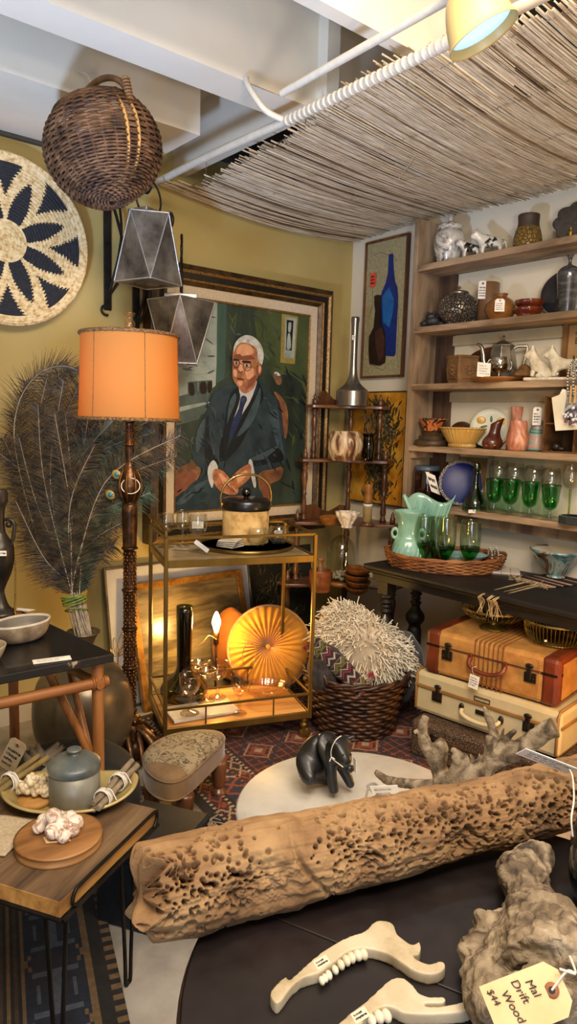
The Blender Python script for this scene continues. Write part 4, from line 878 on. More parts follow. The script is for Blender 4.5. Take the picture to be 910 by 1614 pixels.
# --- top shelf
marble = swirl('marbled_glaze', [(.3, '#3c3833'), (.42, '#a59d90'), (.55, '#cfc8ba'), (.75, '#e4dfd3')], 7, 6, .25, .5)
p = on(707, 0); s = pxs(p)
t = lathe_thing('ginger_jar', 'white and grey marbled ginger jar with lid at the left end of the top shelf', 'jar', p, [(0, 0), (16*s, 0), (17*s, 2*s), (22*s, 18*s), (24*s, 34*s), (22*s, 44*s), (16*s, 50*s), (15*s, 52*s)], marble)
mb = MB(); mb.lathe(smoothprof([(18*s, 51*s), (19*s, 54*s), (18*s, 58*s), (10*s, 62*s), (4*s, 63*s), (3*s, 66*s), (5*s, 69*s), (3*s, 72*s), (0, 73*s)], 3), 32); obj('lid', mb, marble, t)
def skinned(name, verts, edges, radii, mat, parent=None, sub=2, w=True, root=0, extra=None, rough=None):
    me = bpy.data.meshes.new(name); vs = [Vector(v) for v in verts]
    if w and parent: iv = parent.matrix_world.inverted(); vs = [iv @ v for v in vs]
    me.from_pydata(vs, edges, []); o = bpy.data.objects.new(name, me); COL.objects.link(o)
    if parent: o.parent = parent
    md = o.modifiers.new('skin', 'SKIN'); md.use_smooth_shade = True
    for i, r in enumerate(radii):
        sv = me.skin_vertices[0].data[i]; sv.radius = (r, r) if not hasattr(r, '__len__') else r; sv.use_root = (i == root)
    su = o.modifiers.new('sub', 'SUBSURF'); su.levels = sub; su.render_levels = sub
    me.materials.append(mat); return o
cowm = swirl('black_and_white_cow', [(.0, '#d9d3c4'), (.47, '#d3ccbc'), (.49, '#171513'), (1, '#141210')], 16, .4, .3, .5)
cowpos = {}
def quad(name, label, cat, p, s, rz, mat, group=None, kind='cow', ):
    # a small quadruped figurine: x = nose direction, sizes in photo pixels * s
    t = thing(name, label, cat, p, rz, group=group)
    if kind == 'cow':
        V = [(-16, 0, 22), (0, 0, 23), (13, 0, 23), (19, 0, 29), (25, 0, 32), (32, 0, 27)]; R = [8.5, 9, 9, 6, 5.5, 3.5]; E = [(0, 1), (1, 2), (2, 3), (3, 4), (4, 5)]
        for x, y in ((-14, 5), (-14, -5), (12, 5), (12, -5)):
            b = 0 if x < 0 else 2; i = len(V); V += [(x, y, 14), (x+(1 if x > 0 else -1), y, 7), (x+.5, y, 1.5)]; R += [4.2, 2.6, 2.6]; E += [(b, i), (i, i+1), (i+1, i+2)]
        i = len(V); V += [(-23, 0, 24), (-26, 0, 15), (-26, 0, 8)]; R += [2, 1.2, 1.6]; E += [(0, i), (i, i+1), (i+1, i+2)]
        i = len(V); V += [(23, 6, 35), (23, -6, 35)]; R += [1.8, 1.8]; E += [(4, i), (4, i+1)]
        i = len(V); V += [(25, 3, 38), (25, -3, 38)]; R += [1.1, 1.1]; E += [(4, i), (4, i+1)]
    else:
        up = kind == 'stand'
        if up:
            V = [(-17, 0, 20), (-4, 0, 20), (9, 0, 21), (13, 0, 29), (17, 0, 37), (24, 0, 34), (28, 0, 31)]; R = [7, 7, 8, 7, 6.5, 5, 3.5]; E = [(0, 1), (1, 2), (2, 3), (3, 4), (4, 5), (5, 6)]
            legs = ((-16, 4, 0), (-16, -4, 0), (10, 4, 2), (10, -4, 2)); tail = [(-23, 0, 27), (-27, 0, 36), (-28, 0, 44)]
        else:
            V = [(-10, 0, 8), (-3, 0, 15), (5, 0, 22), (9, 0, 30), (12, 0, 38), (19, 0, 35), (23, 0, 31)]; R = [8, 8.5, 8, 7, 6.5, 5, 3.5]; E = [(0, 1), (1, 2), (2, 3), (3, 4), (4, 5), (5, 6)]
            legs = ((8, 4, 2), (8, -4, 2)); tail = [(-20, 0, 5), (-26, 0, 6), (-28, 0, 8)]
        for x, y, b in legs:
            i = len(V); V += [(x, y, 12), (x+1, y, 6), (x+2, y, 2)]; R += [4.5, 3.8, 4]; E += [(b, i), (i, i+1), (i+1, i+2)]
        if not up:
            i = len(V); V += [(-4, 7, 5), (4, 7, 2.5), (-4, -7, 5), (4, -7, 2.5)]; R += [5.5, 3, 5.5, 3]; E += [(0, i), (i, i+1), (0, i+2), (i+2, i+3)]
        i = len(V); V += tail; R += [3, 2.4, 1.2]; E += [(0, i), (i, i+1), (i+1, i+2)]
        i = len(V); h = 4; V += [(V[h][0]-1, 4, V[h][2]+6), (V[h][0]-1, -4, V[h][2]+6), (V[h][0]-1, 4.5, V[h][2]+11), (V[h][0]-1, -4.5, V[h][2]+11)]; R += [2.6, 2.6, .9, .9]; E += [(h, i), (h, i+1), (i, i+2), (i+1, i+3)]
    skinned('body', [t.matrix_world @ (Vector(v)*s) for v in V], E, [r*s for r in R], mat, t, 2)
    return t
# local +x to the left of the picture is -Rt
rzl = math.atan2(-Rt.y, -Rt.x)
p = on(741, 0, 2.9); s = pxs(p); quad('cow_figurine', 'black and white cow figurine beside the marbled ginger jar', 'figurine', p, s*.72, rzl, cowm)
p = on(772, 0, 2.93); quad('cow_figurine', 'black and white cow figurine on the right, with its raised head over the other cow', 'figurine', p, s*.98, rzl, swirl('white_and_black_cow', [(.0, '#ded8c9'), (.5, '#d6cfbf'), (.52, '#191614'), (1, '#141210')], 15, .4, .3, .5))
p = on(831, 0, 2.94); s = pxs(p)
t = thing('textured_vase', 'dark topped ochre vase with relief band in the middle of the top shelf', 'vase', p)
mb = MB(); mb.lathe(smoothprof([(0, 0), (19*s, 0), (21*s, 3*s), (22*s, 14*s), (19*s, 28*s), (17*s, 33*s)], 3), 40); obj('body', mb, cells('ochre_relief', '#3f2d10', '#7d6128', 60, .45, .1, .8, edge=.08), t)
mb = MB(); mb.lathe(smoothprof([(17*s, 33*s), (16*s, 40*s), (16.5*s, 51*s), (15*s, 51*s), (14*s, 38*s)], 3), 40); obj('neck', mb, M('dark_clay', '#33261b', '#463526', rough=.6), t)
# dark scalloped plaque
p = on(914, 0, 2.97); s = pxs(p)
t = thing('scalloped_plaque', 'dark scalloped metal plaque with two tiny gold figures on the top shelf', 'plaque', p, facing(p))
pts = []
for k in range(90):
    a = 2*PI*k/90; r = 30*s*(1+.13*abs(math.sin(a*4.5))); pts.append((r*math.cos(a)*1.25, 30*s+r*math.sin(a)*.95))
pts = [(x, max(y, 0)) for x, y in pts]
mb = MB(); mb.prism(pts, .012, Matrix(((1, 0, 0, 0), (0, 0, 1, 0), (0, 1, 0, 0), (0, 0, 0, 1)))); obj('leaf_plate', mb, M('dark_bronze_plaque', '#15110e', '#2b241d', rough=.5, metal=.5, scale=40, bump=.5, bscale=50), t, bev=.002)
mb = MB(); mb.box((0, -.02, .004), (50*s, .05, .008), ch=.002); obj('base', mb, M('dark_bronze_plaque', '#15110e'), t)
goldf = M('gilt_figure', '#6b5322', '#a58a42', rough=.4, metal=.5, scale=40)
for k, dx in enumerate((-14, 0)):
    mb = MB(); mb.lathe(smoothprof([(0, 0), (4*s, 0), (3*s, 6*s), (3.5*s, 11*s), (1.5*s, 14*s), (2.6*s, 17*s), (0, 20*s)], 3), 14, (dx*s, -.02, .008)); obj('tiny_figure', mb, goldf, t)
# --- second shelf
p = on(682, 1, 2.89); s = pxs(p)
t = thing('frog_figurine', 'small dark carved frog figurine at the left end of the second shelf', 'figurine', p, facing(p))
mb = MB(); mb.ell((0, 0, 9*s), (13*s, 10*s, 9*s)); mb.ell((-3*s, -4*s, 15*s), (9*s, 8*s, 6*s)); mb.ell((-8*s, -6*s, 20*s), 2.6*s, 10, 6); mb.ell((1*s, -8*s, 20*s), 2.6*s, 10, 6)
for x in (-13, 13): mb.ell((x*s, -4*s, 4*s), (7*s, 9*s, 4*s)); 
for k in range(14): a = random.uniform(0, 6.28); mb.ell((9*s*math.cos(a), 7*s*math.sin(a), (13+3*random.random())*s), 2.2*s, 6, 4)
obj('body', mb, M('black_stone', '#17171a', '#303034', rough=.5, scale=40, bump=.5, bscale=60), t)
p = on(721, 1, 2.93); s = pxs(p)
t = thing('pierced_box', 'round pierced silver incense box with lid beside the dark frog', 'box', p)
mb = MB(); mb.lathe(smoothprof([(0, 0), (14*s, 0), (15*s, 2*s), (26*s, 12*s), (30.5*s, 24*s), (27*s, 38*s), (17*s, 47*s), (14*s, 48*s)], 4), 48); obj('body', mb, cells('pierced_silver', '#0f0d0b', '#8b8377', 75, .35, .75, 1.0, edge=.1, dist=.006, stretch=(1, 1, .75)), t)
mb = MB(); mb.lathe(smoothprof([(15*s, 47*s), (15*s, 51*s), (8*s, 53*s), (2*s, 54*s), (1.5*s, 56*s), (3*s, 58*s), (0, 61*s)], 3), 28); obj('lid', mb, M('old_silver', '#6d675d', '#958e82', rough=.3, metal=.85, scale=20), t)
def vtag(t, p, px, py, w_, h_, seed, hole=True, off=.055): 
    q = atX(px, py, p.x-.03) if False else atD(px, py, dep(p)-off); return card('price_tag', q, Rt, -WZ, w_, h_, 4, seed, t, hole=hole)
taupe = M('taupe_glaze', '#6e4f34', '#7d5c3f', rough=.4, scale=3, coat=.2)
p = on(768, 1, 3.0); s = pxs(p); t = lathe_thing('cylinder_vase', 'plain taupe cylinder vase with a white tag on the second shelf', 'vase', p, [(0, 0), (15.5*s, 0), (16*s, 1*s), (16*s, 63*s), (14.5*s, 64*s), (14*s, 60*s), (14*s, 4*s), (0, 3*s)], taupe, smoothp=False); vtag(t, p, 761, 457, 13*s, 27*s, 11, off=.06)
p = on(788, 1, 2.893); s = pxs(p); t = lathe_thing('squat_vase', 'squat caramel glazed vase with narrow neck and white tag on the second shelf', 'vase', p, [(0, 0), (14*s, 0), (16*s, 1*s), (23*s, 10*s), (24.5*s, 18*s), (20*s, 28*s), (11*s, 34*s), (9.5*s, 36*s), (11*s, 39*s), (9.5*s, 39*s), (8*s, 35*s), (0, 30*s)], M('caramel_glaze', '#75491f', '#8a5a2b', rough=.25, scale=4, coat=.6)); vtag(t, p, 788, 481, 15*s, 19*s, 12, off=.09)
rbr = M('red_brown_glaze', '#4a1a0d', '#6d2c15', rough=.25, scale=6, coat=.6)
for k in range(2):
    p = on(832+k*2, 1, 2.9)+WZ*(k*11*s); lathe_thing('glazed_dish', ['lower', 'upper'][k]+' of the two stacked red brown glazed dishes on the second shelf', 'dish', p, [(0, 0), (14*s, 0), (16*s, 3*s), (21*s, 8*s), (22*s, 12.5*s), (20*s, 12*s), (15*s, 6*s), (0, 3*s)], rbr, fl=.02, nf=10, n=60)
p = on(886, 1, 2.995); s = pxs(p)
t = thing('round_platter', 'large round black platter with pale rim standing behind the grey vase', 'platter', p, facing(p)-.3)
mb = MB(); c = Vector((0, .015, 36*s)); mb.lathe([(0, 0), (33*s, 0), (36*s, .004), (37*s, .008), (36*s, .012), (0, .012)], 56, c, ax=(0, -1, .18)); obj('body', mb, M('black_platter', '#1b1c1f', '#34363b', rough=.3, scale=6, coat=.3), t)
mb = MB(); Rm = Vector((0, 0, 1)).rotation_difference(Vector((0, -1, .18))).to_matrix(); mb.tube([c+Rm @ Vector((36.5*s*math.cos(2*PI*k/64), 36.5*s*math.sin(2*PI*k/64), .009)) for k in range(64)], .0022, 6, closed=True); obj('rim', mb, M('pale_worn_rim', '#6e675c', '#a59d8e', rough=.5, scale=40), t)
p = on(893, 1, 2.92); s = pxs(p)
lathe_thing('grey_vase', 'tall metallic grey vase with tiny flared neck in front of the black platter', 'vase', p, [(0, 0), (12*s, 0), (13*s, 1*s), (16.5*s, 40*s), (18*s, 56*s), (17*s, 64*s), (12*s, 70*s), (4*s, 74*s), (2.5*s, 78*s), (2.8*s, 82*s), (5.5*s, 88*s), (4.5*s, 88*s), (1.5*s, 80*s), (0, 75*s)], swirl('metallic_grey_glaze', [(.3, '#1c1d20'), (.5, '#34363a'), (.75, '#5d6065')], 12, 1, .22, .6, (1, 1, 3)))
# --- third shelf
terra = M('carved_terracotta', '#6a4a28', '#8f6a3f', rough=.7, scale=10, bump=.6, bscale=36)
p = on(729, 2, 2.935); s = pxs(p)
t = thing('square_planter', 'square carved tan planter with chamfered corners on the third shelf', 'planter', p, facing(p)+.55)
mb = MB()
def sq(h, ch): return [(h, -h+ch), (h, h-ch), (h-ch, h), (-h+ch, h), (-h, h-ch), (-h, -h+ch), (-h+ch, -h), (h-ch, -h)]
lv = [(17, 0, 3), (17.5, 4, 3), (18, 5, 3), (20, 22, 3), (19, 38, 3), (20, 40, 3), (20, 43, 3), (17.5, 43, 3), (17, 38, 3), (15, 6, 3)]; vs = []
for h, z, ch in lv: vs += [(x*s, y*s, z*s) for x, y in sq(h, ch)]
mb.add(vs, [(i*8+j, i*8+(j+1) % 8, (i+1)*8+(j+1) % 8, (i+1)*8+j) for i in range(len(lv)-1) for j in range(8)]+[tuple(range(8))[::-1], tuple(range((len(lv)-1)*8, len(lv)*8))])
obj('body', mb, terra, t)
mb = MB()
for sd in range(4):
    a = sd*PI/2; ux = Vector((-math.sin(a), math.cos(a), 0)); nn = Vector((math.cos(a), math.sin(a), 0))
    for k in range(9): b = 2*PI*k/9; mb.ell(nn*(19*s)+ux*(7*s*math.cos(b))+WZ*(21*s+7*s*math.sin(b)), (2.4*s, 2.4*s, 2.4*s), 8, 6)
    mb.ell(nn*(19.4*s)+WZ*21*s, 3*s, 8, 6); mb.tube([nn*18.6*s+ux*(-12*s)+WZ*8*s, nn*19.4*s+ux*12*s+WZ*8*s], 1*s, 5)
obj('carved_flowers', mb, terra, t)
p = on(762, 2, 3.0); s = pxs(p)
t = thing('oval_board', 'large dark oval wooden board standing behind the silver teapot', 'board', p, facing(p)-.3)
mb = MB(); mb.lathe([(0, 0), (42*s, 0), (44*s, .004), (43*s, .01), (0, .01)], 56, (10*s, .02, 29*s), ax=(0, -1, .2), sy=.68); obj('body', mb, walnuth, t)
p = on(786, 2, 2.91); s = pxs(p)
t = thing('wooden_plate', 'round flat wooden plate under the small silver compote on the third shelf', 'plate', p)
mb = MB(); mb.lathe(smoothprof([(0, 0), (34*s, 0), (44*s, 5*s), (44*s, 7*s), (36*s, 5*s), (0, 4*s)], 2), 48, sx=.85, sy=1); obj('body', mb, olive, t)
silver = M('tarnished_silver', '#6f6a61', '#a39d92', rough=.22, metal=.92, scale=5, c3='#b9b4aa')
p = on(790, 2, 2.955); s = pxs(p); p = p+WZ*(7.5*s)
t = thing('silver_teapot', 'octagonal silver teapot with long spout and angular handle', 'teapot', p, -PI/2+.45)
mb = MB(); mb.lathe([(0, 0), (21*s, 0), (22*s, 4*s), (24*s, 12*s), (17*s, 48*s), (16*s, 50*s)], 8, smooth=False); obj('body', mb, silver, t, bev=.0015)
mb = MB(); mb.lathe([(17*s, 49*s), (17*s, 51*s), (9*s, 56*s), (3*s, 58*s), (2*s, 60*s), (3*s, 63*s), (0, 67*s)], 8, smooth=False); obj('lid', mb, silver, t)
mb = MB(); mb.tube(smoothpath([(-17*s, 0, 14*s), (-27*s, 0, 22*s), (-30*s, 0, 38*s), (-34*s, 0, 50*s), (-41*s, 0, 54*s)], 5), [6*s-.2*s*k for k in range(21)], 8); obj('spout', mb, silver, t)
mb = MB(); mb.tube([(15*s, 0, 45*s), (22*s, 0, 49*s), (36*s, 0, 49*s), (37*s, 0, 44*s), (31*s, 0, 16*s), (22*s, 0, 8*s)], 2.6*s, 6, smooth=False); obj('handle', mb, silver, t)
p = on(786, 2, 2.875); s = pxs(p); p = p+WZ*(6*s)
t = thing('silver_compote', 'small footed mirror silver bowl with two ring handles in front of the teapot', 'bowl', p, math.atan2(Rt.y, Rt.x))
mb = MB(); mb.lathe(smoothprof([(0, 0), (7*s, 0), (6*s, 2*s), (2*s, 4*s), (3*s, 7*s), (11*s, 12*s), (15*s, 22*s), (13.5*s, 31*s), (12.5*s, 31*s), (13*s, 22*s), (0, 9*s)], 4), 32); obj('body', mb, M('mirror_silver', '#c9c6bf', rough=.08, metal=1), t)
mb = MB()
for sg in (-1, 1): mb.tube(arc((sg*13*s, 0, 20*s), 9*s, -PI/2, PI/2, 12, Vector((sg*.7, 0, 0)), WZ), 1.1*s, 6)
obj('handle', mb, silver, t)
card('price_card', atD(763, 583, dep(p)-.03), Rt+WZ*-.1, -WZ, 21*s, 22*s, 4, 21, None, paper, 'white handwritten price card leaning on the carved planter', 'price card')
p = on(826, 2, 2.89); s = pxs(p); p = p+WZ*(7*s)
t = thing('wood_slice', 'rough brown burl wood slice lying at the right of the wooden plate', 'wood slice', p, .4)
mb = MB(); mb.lathe(smoothprof([(0, 0), (22*s, 0), (26*s, 3*s), (22*s, 8*s), (10*s, 17*s), (0, 21*s)], 3), 40, sx=1.05, sy=.6, fl=.07, nf=5); obj('body', mb, M('burl_wood', '#4d2f13', '#8a6432', rough=.7, scale=22, bump=.6, bscale=40), t)
p = on(868, 2, 2.9); s = pxs(p)
dogm = M('cream_plaster_dog', '#b8ac8f', '#e1d8c1', rough=.55, scale=24, bump=.9, bscale=60, dist=.006)
t = thing('dog_figurines_base', 'cream plaster figurine of a sitting and a standing terrier on one base', 'figurine', p, -PI/2+.3); t.name = 'terrier_figurine'
mb = MB(); mb.box((0, 0, 2.6*s), (80*s, 24*s, 5*s), ch=1.4*s); obj('base', mb, dogm, t)
for nm, dx, dy, kd, sc in (('sitting_dog', -18, 0, 'sit', .98), ('standing_dog', 17, 2, 'stand', 1.0)):
    d = quad('tmp', 'tmp', 'tmp', t.matrix_world @ Vector((dx*s, dy*s, 4*s)), s*sc*1.08, PI/2+.3, dogm, kind=kd)
    b = d.children[0]; mw = d.matrix_world.copy(); b.parent = t; b.matrix_basis = t.matrix_world.inverted() @ mw; b.name = nm; bpy.data.objects.remove(d)
# board with BIE lettering
p = on(928, 2, 3.022); s = pxs(p)
cardb = M('tan_card_stock', '#99764a', '#a5835a', rough=.8, scale=9); 
t = thing('beer_sign', 'tan framed card sign lettered BIE at the right end of the third shelf', 'sign', p, PI/2*-1)
# local x -> -y world (to the right of the picture), local y -> +x (into the wall)
Wd, Ht = 86*s, 98*s
mb = MB(); mb.box((0, .006, Ht/2), (Wd, .012, Ht)); obj('panel', mb, cardb, t)
mb = MB()
for c, sz in (((-Wd/2, 0, Ht/2), (8*s, .026, Ht)), ((Wd/2, 0, Ht/2), (8*s, .026, Ht)), ((0, 0, Ht-4*s), (Wd-8*s, .026, 8*s)), ((0, 0, 4*s), (Wd-8*s, .026, 8*s))): mb.box(c, sz)
obj('frame', mb, wood('sign_frame_wood', '#6b4a28', '#8a6338', axis=2, scale=7), t)
brn = M('dark_brown_print', '#3a2416', rough=.8)
tl = -Wd/2+15*s
text_part('lettering', 'ILLUS', 8*s, brn, t, (tl, -.001, Ht-24*s), (PI/2, 0, 0)); text_part('lettering', 'BIE', 15*s, brn, t, (tl, -.001, Ht-38*s), (PI/2, 0, 0)); text_part('lettering', 'WITH A', 7*s, brn, t, (tl-2*s, -.001, Ht-64*s), (PI/2, 0, 0))
mb = MB(); mb.box((tl+18*s, -.001, Ht-47*s), (14*s, .001, 1*s)); obj('rule', mb, brn, t)
# --- fourth shelf
p = on(681, 3, 2.92); s = pxs(p)
rust = M('rusty_stand', '#3d2f1e', '#5e4a30', rough=.55, metal=.3, scale=14, bump=.2)
t = thing('plinth_stand', 'stepped brown round stand under the painted bowl on the fourth shelf', 'stand', p); mb = MB(); mb.lathe([(0, 0), (26*s, 0), (27*s, 2*s), (27*s, 8*s), (24*s, 9*s), (21*s, 10*s), (21*s, 15*s), (18*s, 16*s), (15*s, 17*s), (13*s, 23*s), (0, 23*s)], 44); obj('body', mb, rust, t)
p2 = p+WZ*(23*s)
t = thing('painted_bowl', 'small orange and brown painted bowl on the stepped stand', 'bowl', p2); mb = MB(); mb.lathe(smoothprof([(0, 0), (14*s, 0), (15*s, 3*s), (20*s, 14*s), (22*s, 19*s), (20*s, 19*s), (16*s, 10*s), (0, 3*s)], 3), 40); obj('body', mb, swirl('painted_clay', [(.0, '#a8592a'), (.48, '#b5642f'), (.52, '#2c170f'), (.75, '#1f120d')], 26, 1.5, .45, .1), t)
p = on(728, 3, 2.92); s = pxs(p); yel = M('yellow_glaze', '#b28b45', '#c9a35a', rough=.28, scale=5, coat=.5)
t = thing('fluted_bowl', 'yellow fluted oval bowl on a low foot on the fourth shelf', 'bowl', p, PI/2); mb = MB(); mb.lathe(smoothprof([(0, 0), (22*s, 0), (23*s, 6*s), (25*s, 8*s), (31*s, 17*s), (36*s, 25*s), (37*s, 28*s), (39*s, 29*s), (39*s, 31*s), (36*s, 31*s), (31*s, 24*s), (22*s, 10*s), (0, 8*s)], 3), 144, sy=.72, fl=.018, nf=36); obj('body', mb, yel, t)
p = on(727, 3, 2.995); mb = MB(); t = thing('wooden_ball', 'dark striped wooden ball behind the yellow fluted bowl', 'ball', p); mb.ell((0, 0, 21*s), 20*s, 32, 20); obj('body', mb, swirl('striped_dark_wood', [(.3, '#2b160c'), (.5, '#4a2918'), (.62, '#9a7050'), (.66, '#3a2012')], 30, 1, .4, .2, kind='wave'), t)
p = on(771, 3, 3.0); t = thing('lemon_plate', 'pale round plate painted with lemons standing against the wall', 'plate', p, facing(p)); R_ = 31*s; c = Vector((0, .012, R_))
mb = MB(); mb.lathe([(0, 0), (R_*.7, 0), (R_*.98, .006), (R_, .009), (R_*.97, .011), (R_*.7, .005), (0, .005)], 56, c, ax=(0, -1, .15)); obj('body', mb, M('pale_green_glaze', '#aeb09a', '#c0c0aa', rough=.4, scale=5), t)
Rm = Vector((0, 0, 1)).rotation_difference(Vector((0, -1, .15))).to_matrix()
lm = M('lemon_paint', '#b98b22', '#d3a93a', rough=.3, scale=20); lg = M('leaf_paint', '#33502d', '#4f6b3e', rough=.4)
mb = MB()
for a, r in ((.6, .62), (2.45, .6)): mb.ell(c+Rm @ Vector((R_*r*math.cos(a), R_*r*math.sin(a), .006)), (R_*.24, .003, R_*.2), 16, 8)
mb.mi = 1
for a, r in ((.25, .35), (2.9, .32), (1.5, .45)): mb.ell(c+Rm @ Vector((R_*r*math.cos(a), R_*r*math.sin(a), .006)), (R_*.18, .0025, R_*.06), 12, 6, Matrix.Rotation(a, 3, 'Y'))
obj('painted_lemons', mb, [lm, lg], t)
brv = swirl('brown_striped_glaze', [(.3, '#2f130b'), (.55, '#552818'), (.75, '#7d4a30')], 9, 2, .3, .5, (1, 1, .5))
p = on(776, 3, 2.89); s = pxs(p); t = thing('slanted_vase', 'dark brown vase with a slanted cut mouth on the fourth shelf', 'vase', p, math.atan2(Rt.y, Rt.x)); mb = MB()
prof = smoothprof([(11*s, 0), (15*s, 5*s), (16*s, 12*s), (12*s, 19*s), (9*s, 25*s), (8.5*s, 32*s), (10*s, 44*s)], 3)
vs = []; 
for r, z in prof:
    for j in range(28): a = 2*PI*j/28; sh = max(0, (z/s-18)/26); vs.append(((r*math.cos(a))+sh*6*s, r*math.sin(a)*.9, z+sh*5*s*math.cos(a)))
mb.add(vs, [(i*28+j, i*28+(j+1) % 28, (i+1)*28+(j+1) % 28, (i+1)*28+j) for i in range(len(prof)-1) for j in range(28)]+[tuple(range(28))[::-1]], True); obj('body', mb, brv, t, solid=.002)
pink = swirl('pink_marbled_clay', [(.3, '#8a4630'), (.5, '#b5765a'), (.7, '#d4a788')], 7, 5, .5, .1, (1, 1, .5))
p = on(815, 3, 2.885); lathe_thing('marbled_vase', 'pear shaped pink and brown marbled clay vase on the fourth shelf', 'vase', p, [(0, 0), (12*s, 0), (15*s, 5*s), (17*s, 14*s), (14*s, 30*s), (12.5*s, 44*s), (11*s, 44*s), (12*s, 30*s)], pink)
p = on(811, 3, 2.99); t = lathe_thing('tall_marbled_vase', 'slim striped clay vase rising behind the pear shaped marbled vase', 'vase', p, [(0, 0), (12*s, 0), (13*s, 20*s), (8.5*s, 45*s), (8*s, 52*s), (9.5*s, 66*s), (8.5*s, 66*s), (7*s, 52*s)], pink)
p = on(845, 3, 2.97); t = lathe_thing('teal_banded_vase', 'pink and teal banded clay vase with a white tag beside the cubby box', 'vase', p, [(0, 0), (14*s, 0), (17*s, 6*s), (15*s, 18*s), (10*s, 34*s), (8*s, 46*s), (7*s, 46*s)], swirl('pink_and_teal_clay', [(.36, '#3c6660'), (.46, '#7fa39a'), (.52, '#b08570'), (.7, '#c79f88')], 5, 2, .5, .1, (.3, .3, 3))); vtag(t, p, 847, 656, 13*s, 27*s, 31)
# cubby box
p = on(905, 3, 2.95); s = pxs(p); a0, a1 = on(855, 3, 2.87), on(955, 3, 2.87); w2 = abs(a1.y-a0.y); hh = 88*s
t = thing('cubby_box', 'small dark wooden pigeonhole box at the right end of the fourth shelf', 'box', (2.95, (a0.y+a1.y)/2, SZ[3]))
mb = MB(); th = .008
for c, sz in (((0, w2/2, hh/2), (.16, th, hh)), ((0, -w2/2, hh/2), (.16, th, hh)), ((0, 0, th/2), (.16, w2, th)), ((0, 0, hh), (.16, w2+th, th)), ((.078, 0, hh/2), (.004, w2, hh)), ((0, -.0, hh*.52), (.158, w2, th*.8)), ((0, .0, hh/2), (.158, th*.8, hh))): mb.box(c, sz)
obj('case', mb, wood('cubby_wood', '#4a3019', '#77512e', axis=1, scale=6), t)
p = on(878, 3, 2.9); mb = MB(); mb.ell((p.x, p.y, p.z+.008+7*s), (.025, .02, 7*s), 16, 8); mb.ell((p.x, p.y-.02, p.z+.008+4*s), (.02, .02, 4*s), 12, 8); mb.ell((p.x, p.y+.025, p.z+.011), (.02, .015, .004), 12, 6)
tag(obj('dark_trinket', mb, M('black_trinket', '#15110f', '#2c2320', rough=.4)), 'small dark trinket lying inside the lower pigeonhole', 'trinket')
# --- fifth shelf
amber = glass('amber_glass', '#b8733a', trans=.35)
p = on(671, 4, 2.93); s = pxs(p); t = lathe_thing('amber_jar', 'amber glass canister with blue lid and white tag at the left of the lowest shelf', 'jar', p, [(0, 0), (19*s, 0), (21*s, 2*s), (21.5*s, 46*s), (19*s, 50*s), (18*s, 50*s)], amber, n=40)
mb = MB(); mb.lathe([(0, 50*s), (19*s, 50*s), (19.5*s, 51*s), (19*s, 57*s), (16*s, 58*s), (0, 58*s)], 36); obj('lid', mb, M('blue_grey_lid', '#39485a', '#4a5a6c', rough=.4), t)
mb = MB(); mb.lathe([(0, .003), (17*s, .003), (17*s, 34*s), (0, 34*s)], 30); obj('contents', mb, M('dark_brown_contents', '#2a1208', '#3d1b0c', rough=.6), t)
q = atD(683, 762, dep(p)-.1); card('price_tag', q, Rt+WZ*-.42, -WZ-Rt*-.35, 16*s, 32*s, 2, 41, t)
p = on(740, 4, 3.015); t = thing('small_picture', 'small framed picture with silvery frame standing behind the blue plate', 'picture', p, -PI/2)
Wd, Ht = 62*s, 88*s; mb = MB(); Rl = Matrix.Rotation(-.06, 3, 'X')
mb.box(Rl @ Vector((0, .004, Ht/2)), (Wd-8*s, .006, Ht-8*s), R=Rl); obj('canvas', mb, M('brown_landscape', '#4f3d24', '#7b6238', rough=.6, scale=14), t)
mb = MB()
for c, sz in (((-Wd/2, 0, Ht/2), (9*s, .016, Ht)), ((Wd/2, 0, Ht/2), (9*s, .016, Ht)), ((0, 0, Ht-4*s), (Wd-8*s, .016, 9*s)), ((0, 0, 4*s), (Wd-8*s, .016, 9*s))): mb.box(Rl @ Vector(c), sz, R=Rl)
obj('frame', mb, M('silvery_frame', '#8a7e68', '#a3977f', rough=.5, metal=.3, scale=30), t)
p = on(727, 4, 2.95); t = thing('blue_plate', 'cobalt blue round tray with silver speckled rim on the lowest shelf', 'plate', p, facing(p)+.1); R_ = 35*s; c = Vector((0, .015, R_)); axp = Vector((0, -1, .22)); Rm = WZ.rotation_difference(axp).to_matrix()
mb = MB(); mb.lathe([(0, 0), (R_*.86, 0), (R_*.88, .004), (R_*.86, .005), (0, .003)], 60, c, ax=axp); obj('body', mb, M('cobalt_enamel', '#0a1550', '#142470', rough=.35, scale=4, spec=.25), t)
mb = MB(); mb.lathe([(R_*.86, .002), (R_*.88, .007), (R_*.99, .009), (R_*1.0, .006), (R_*.88, .001)], 90, c, ax=axp, fl=.015, nf=30); obj('rim', mb, cells('speckled_silver_rim', '#1c1c22', '#b5b2ac', 120, .35, .4, .6, edge=.25), t)
p = on(748, 4, 2.89); t = lathe_thing('green_bottle', 'dark green glass decanter with white label in front of the blue plate', 'bottle', p, [(0, 0), (16*s, 0), (17*s, 2*s), (16.5*s, 12*s), (10*s, 24*s), (5*s, 36*s), (4*s, 52*s), (5.5*s, 60*s), (4.5*s, 67*s), (3*s, 67*s), (3*s, 50*s), (4*s, 34*s), (14*s, 10*s), (0, 3*s)], glass('bottle_green_glass', '#7fae6a')); card('label', atD(748, 806, dep(p)-.052), Rt, -WZ, 17*s, 5*s, 0, 1, t)
card('price_tag', atD(775, 812, dep(p)-.03), Rt*1+WZ*.45, -WZ*.6-Fw*.7, 17*s, 10*s, 2, 44, None, paper, 'white paper tag lying on the shelf edge under the first green goblet', 'price tag')
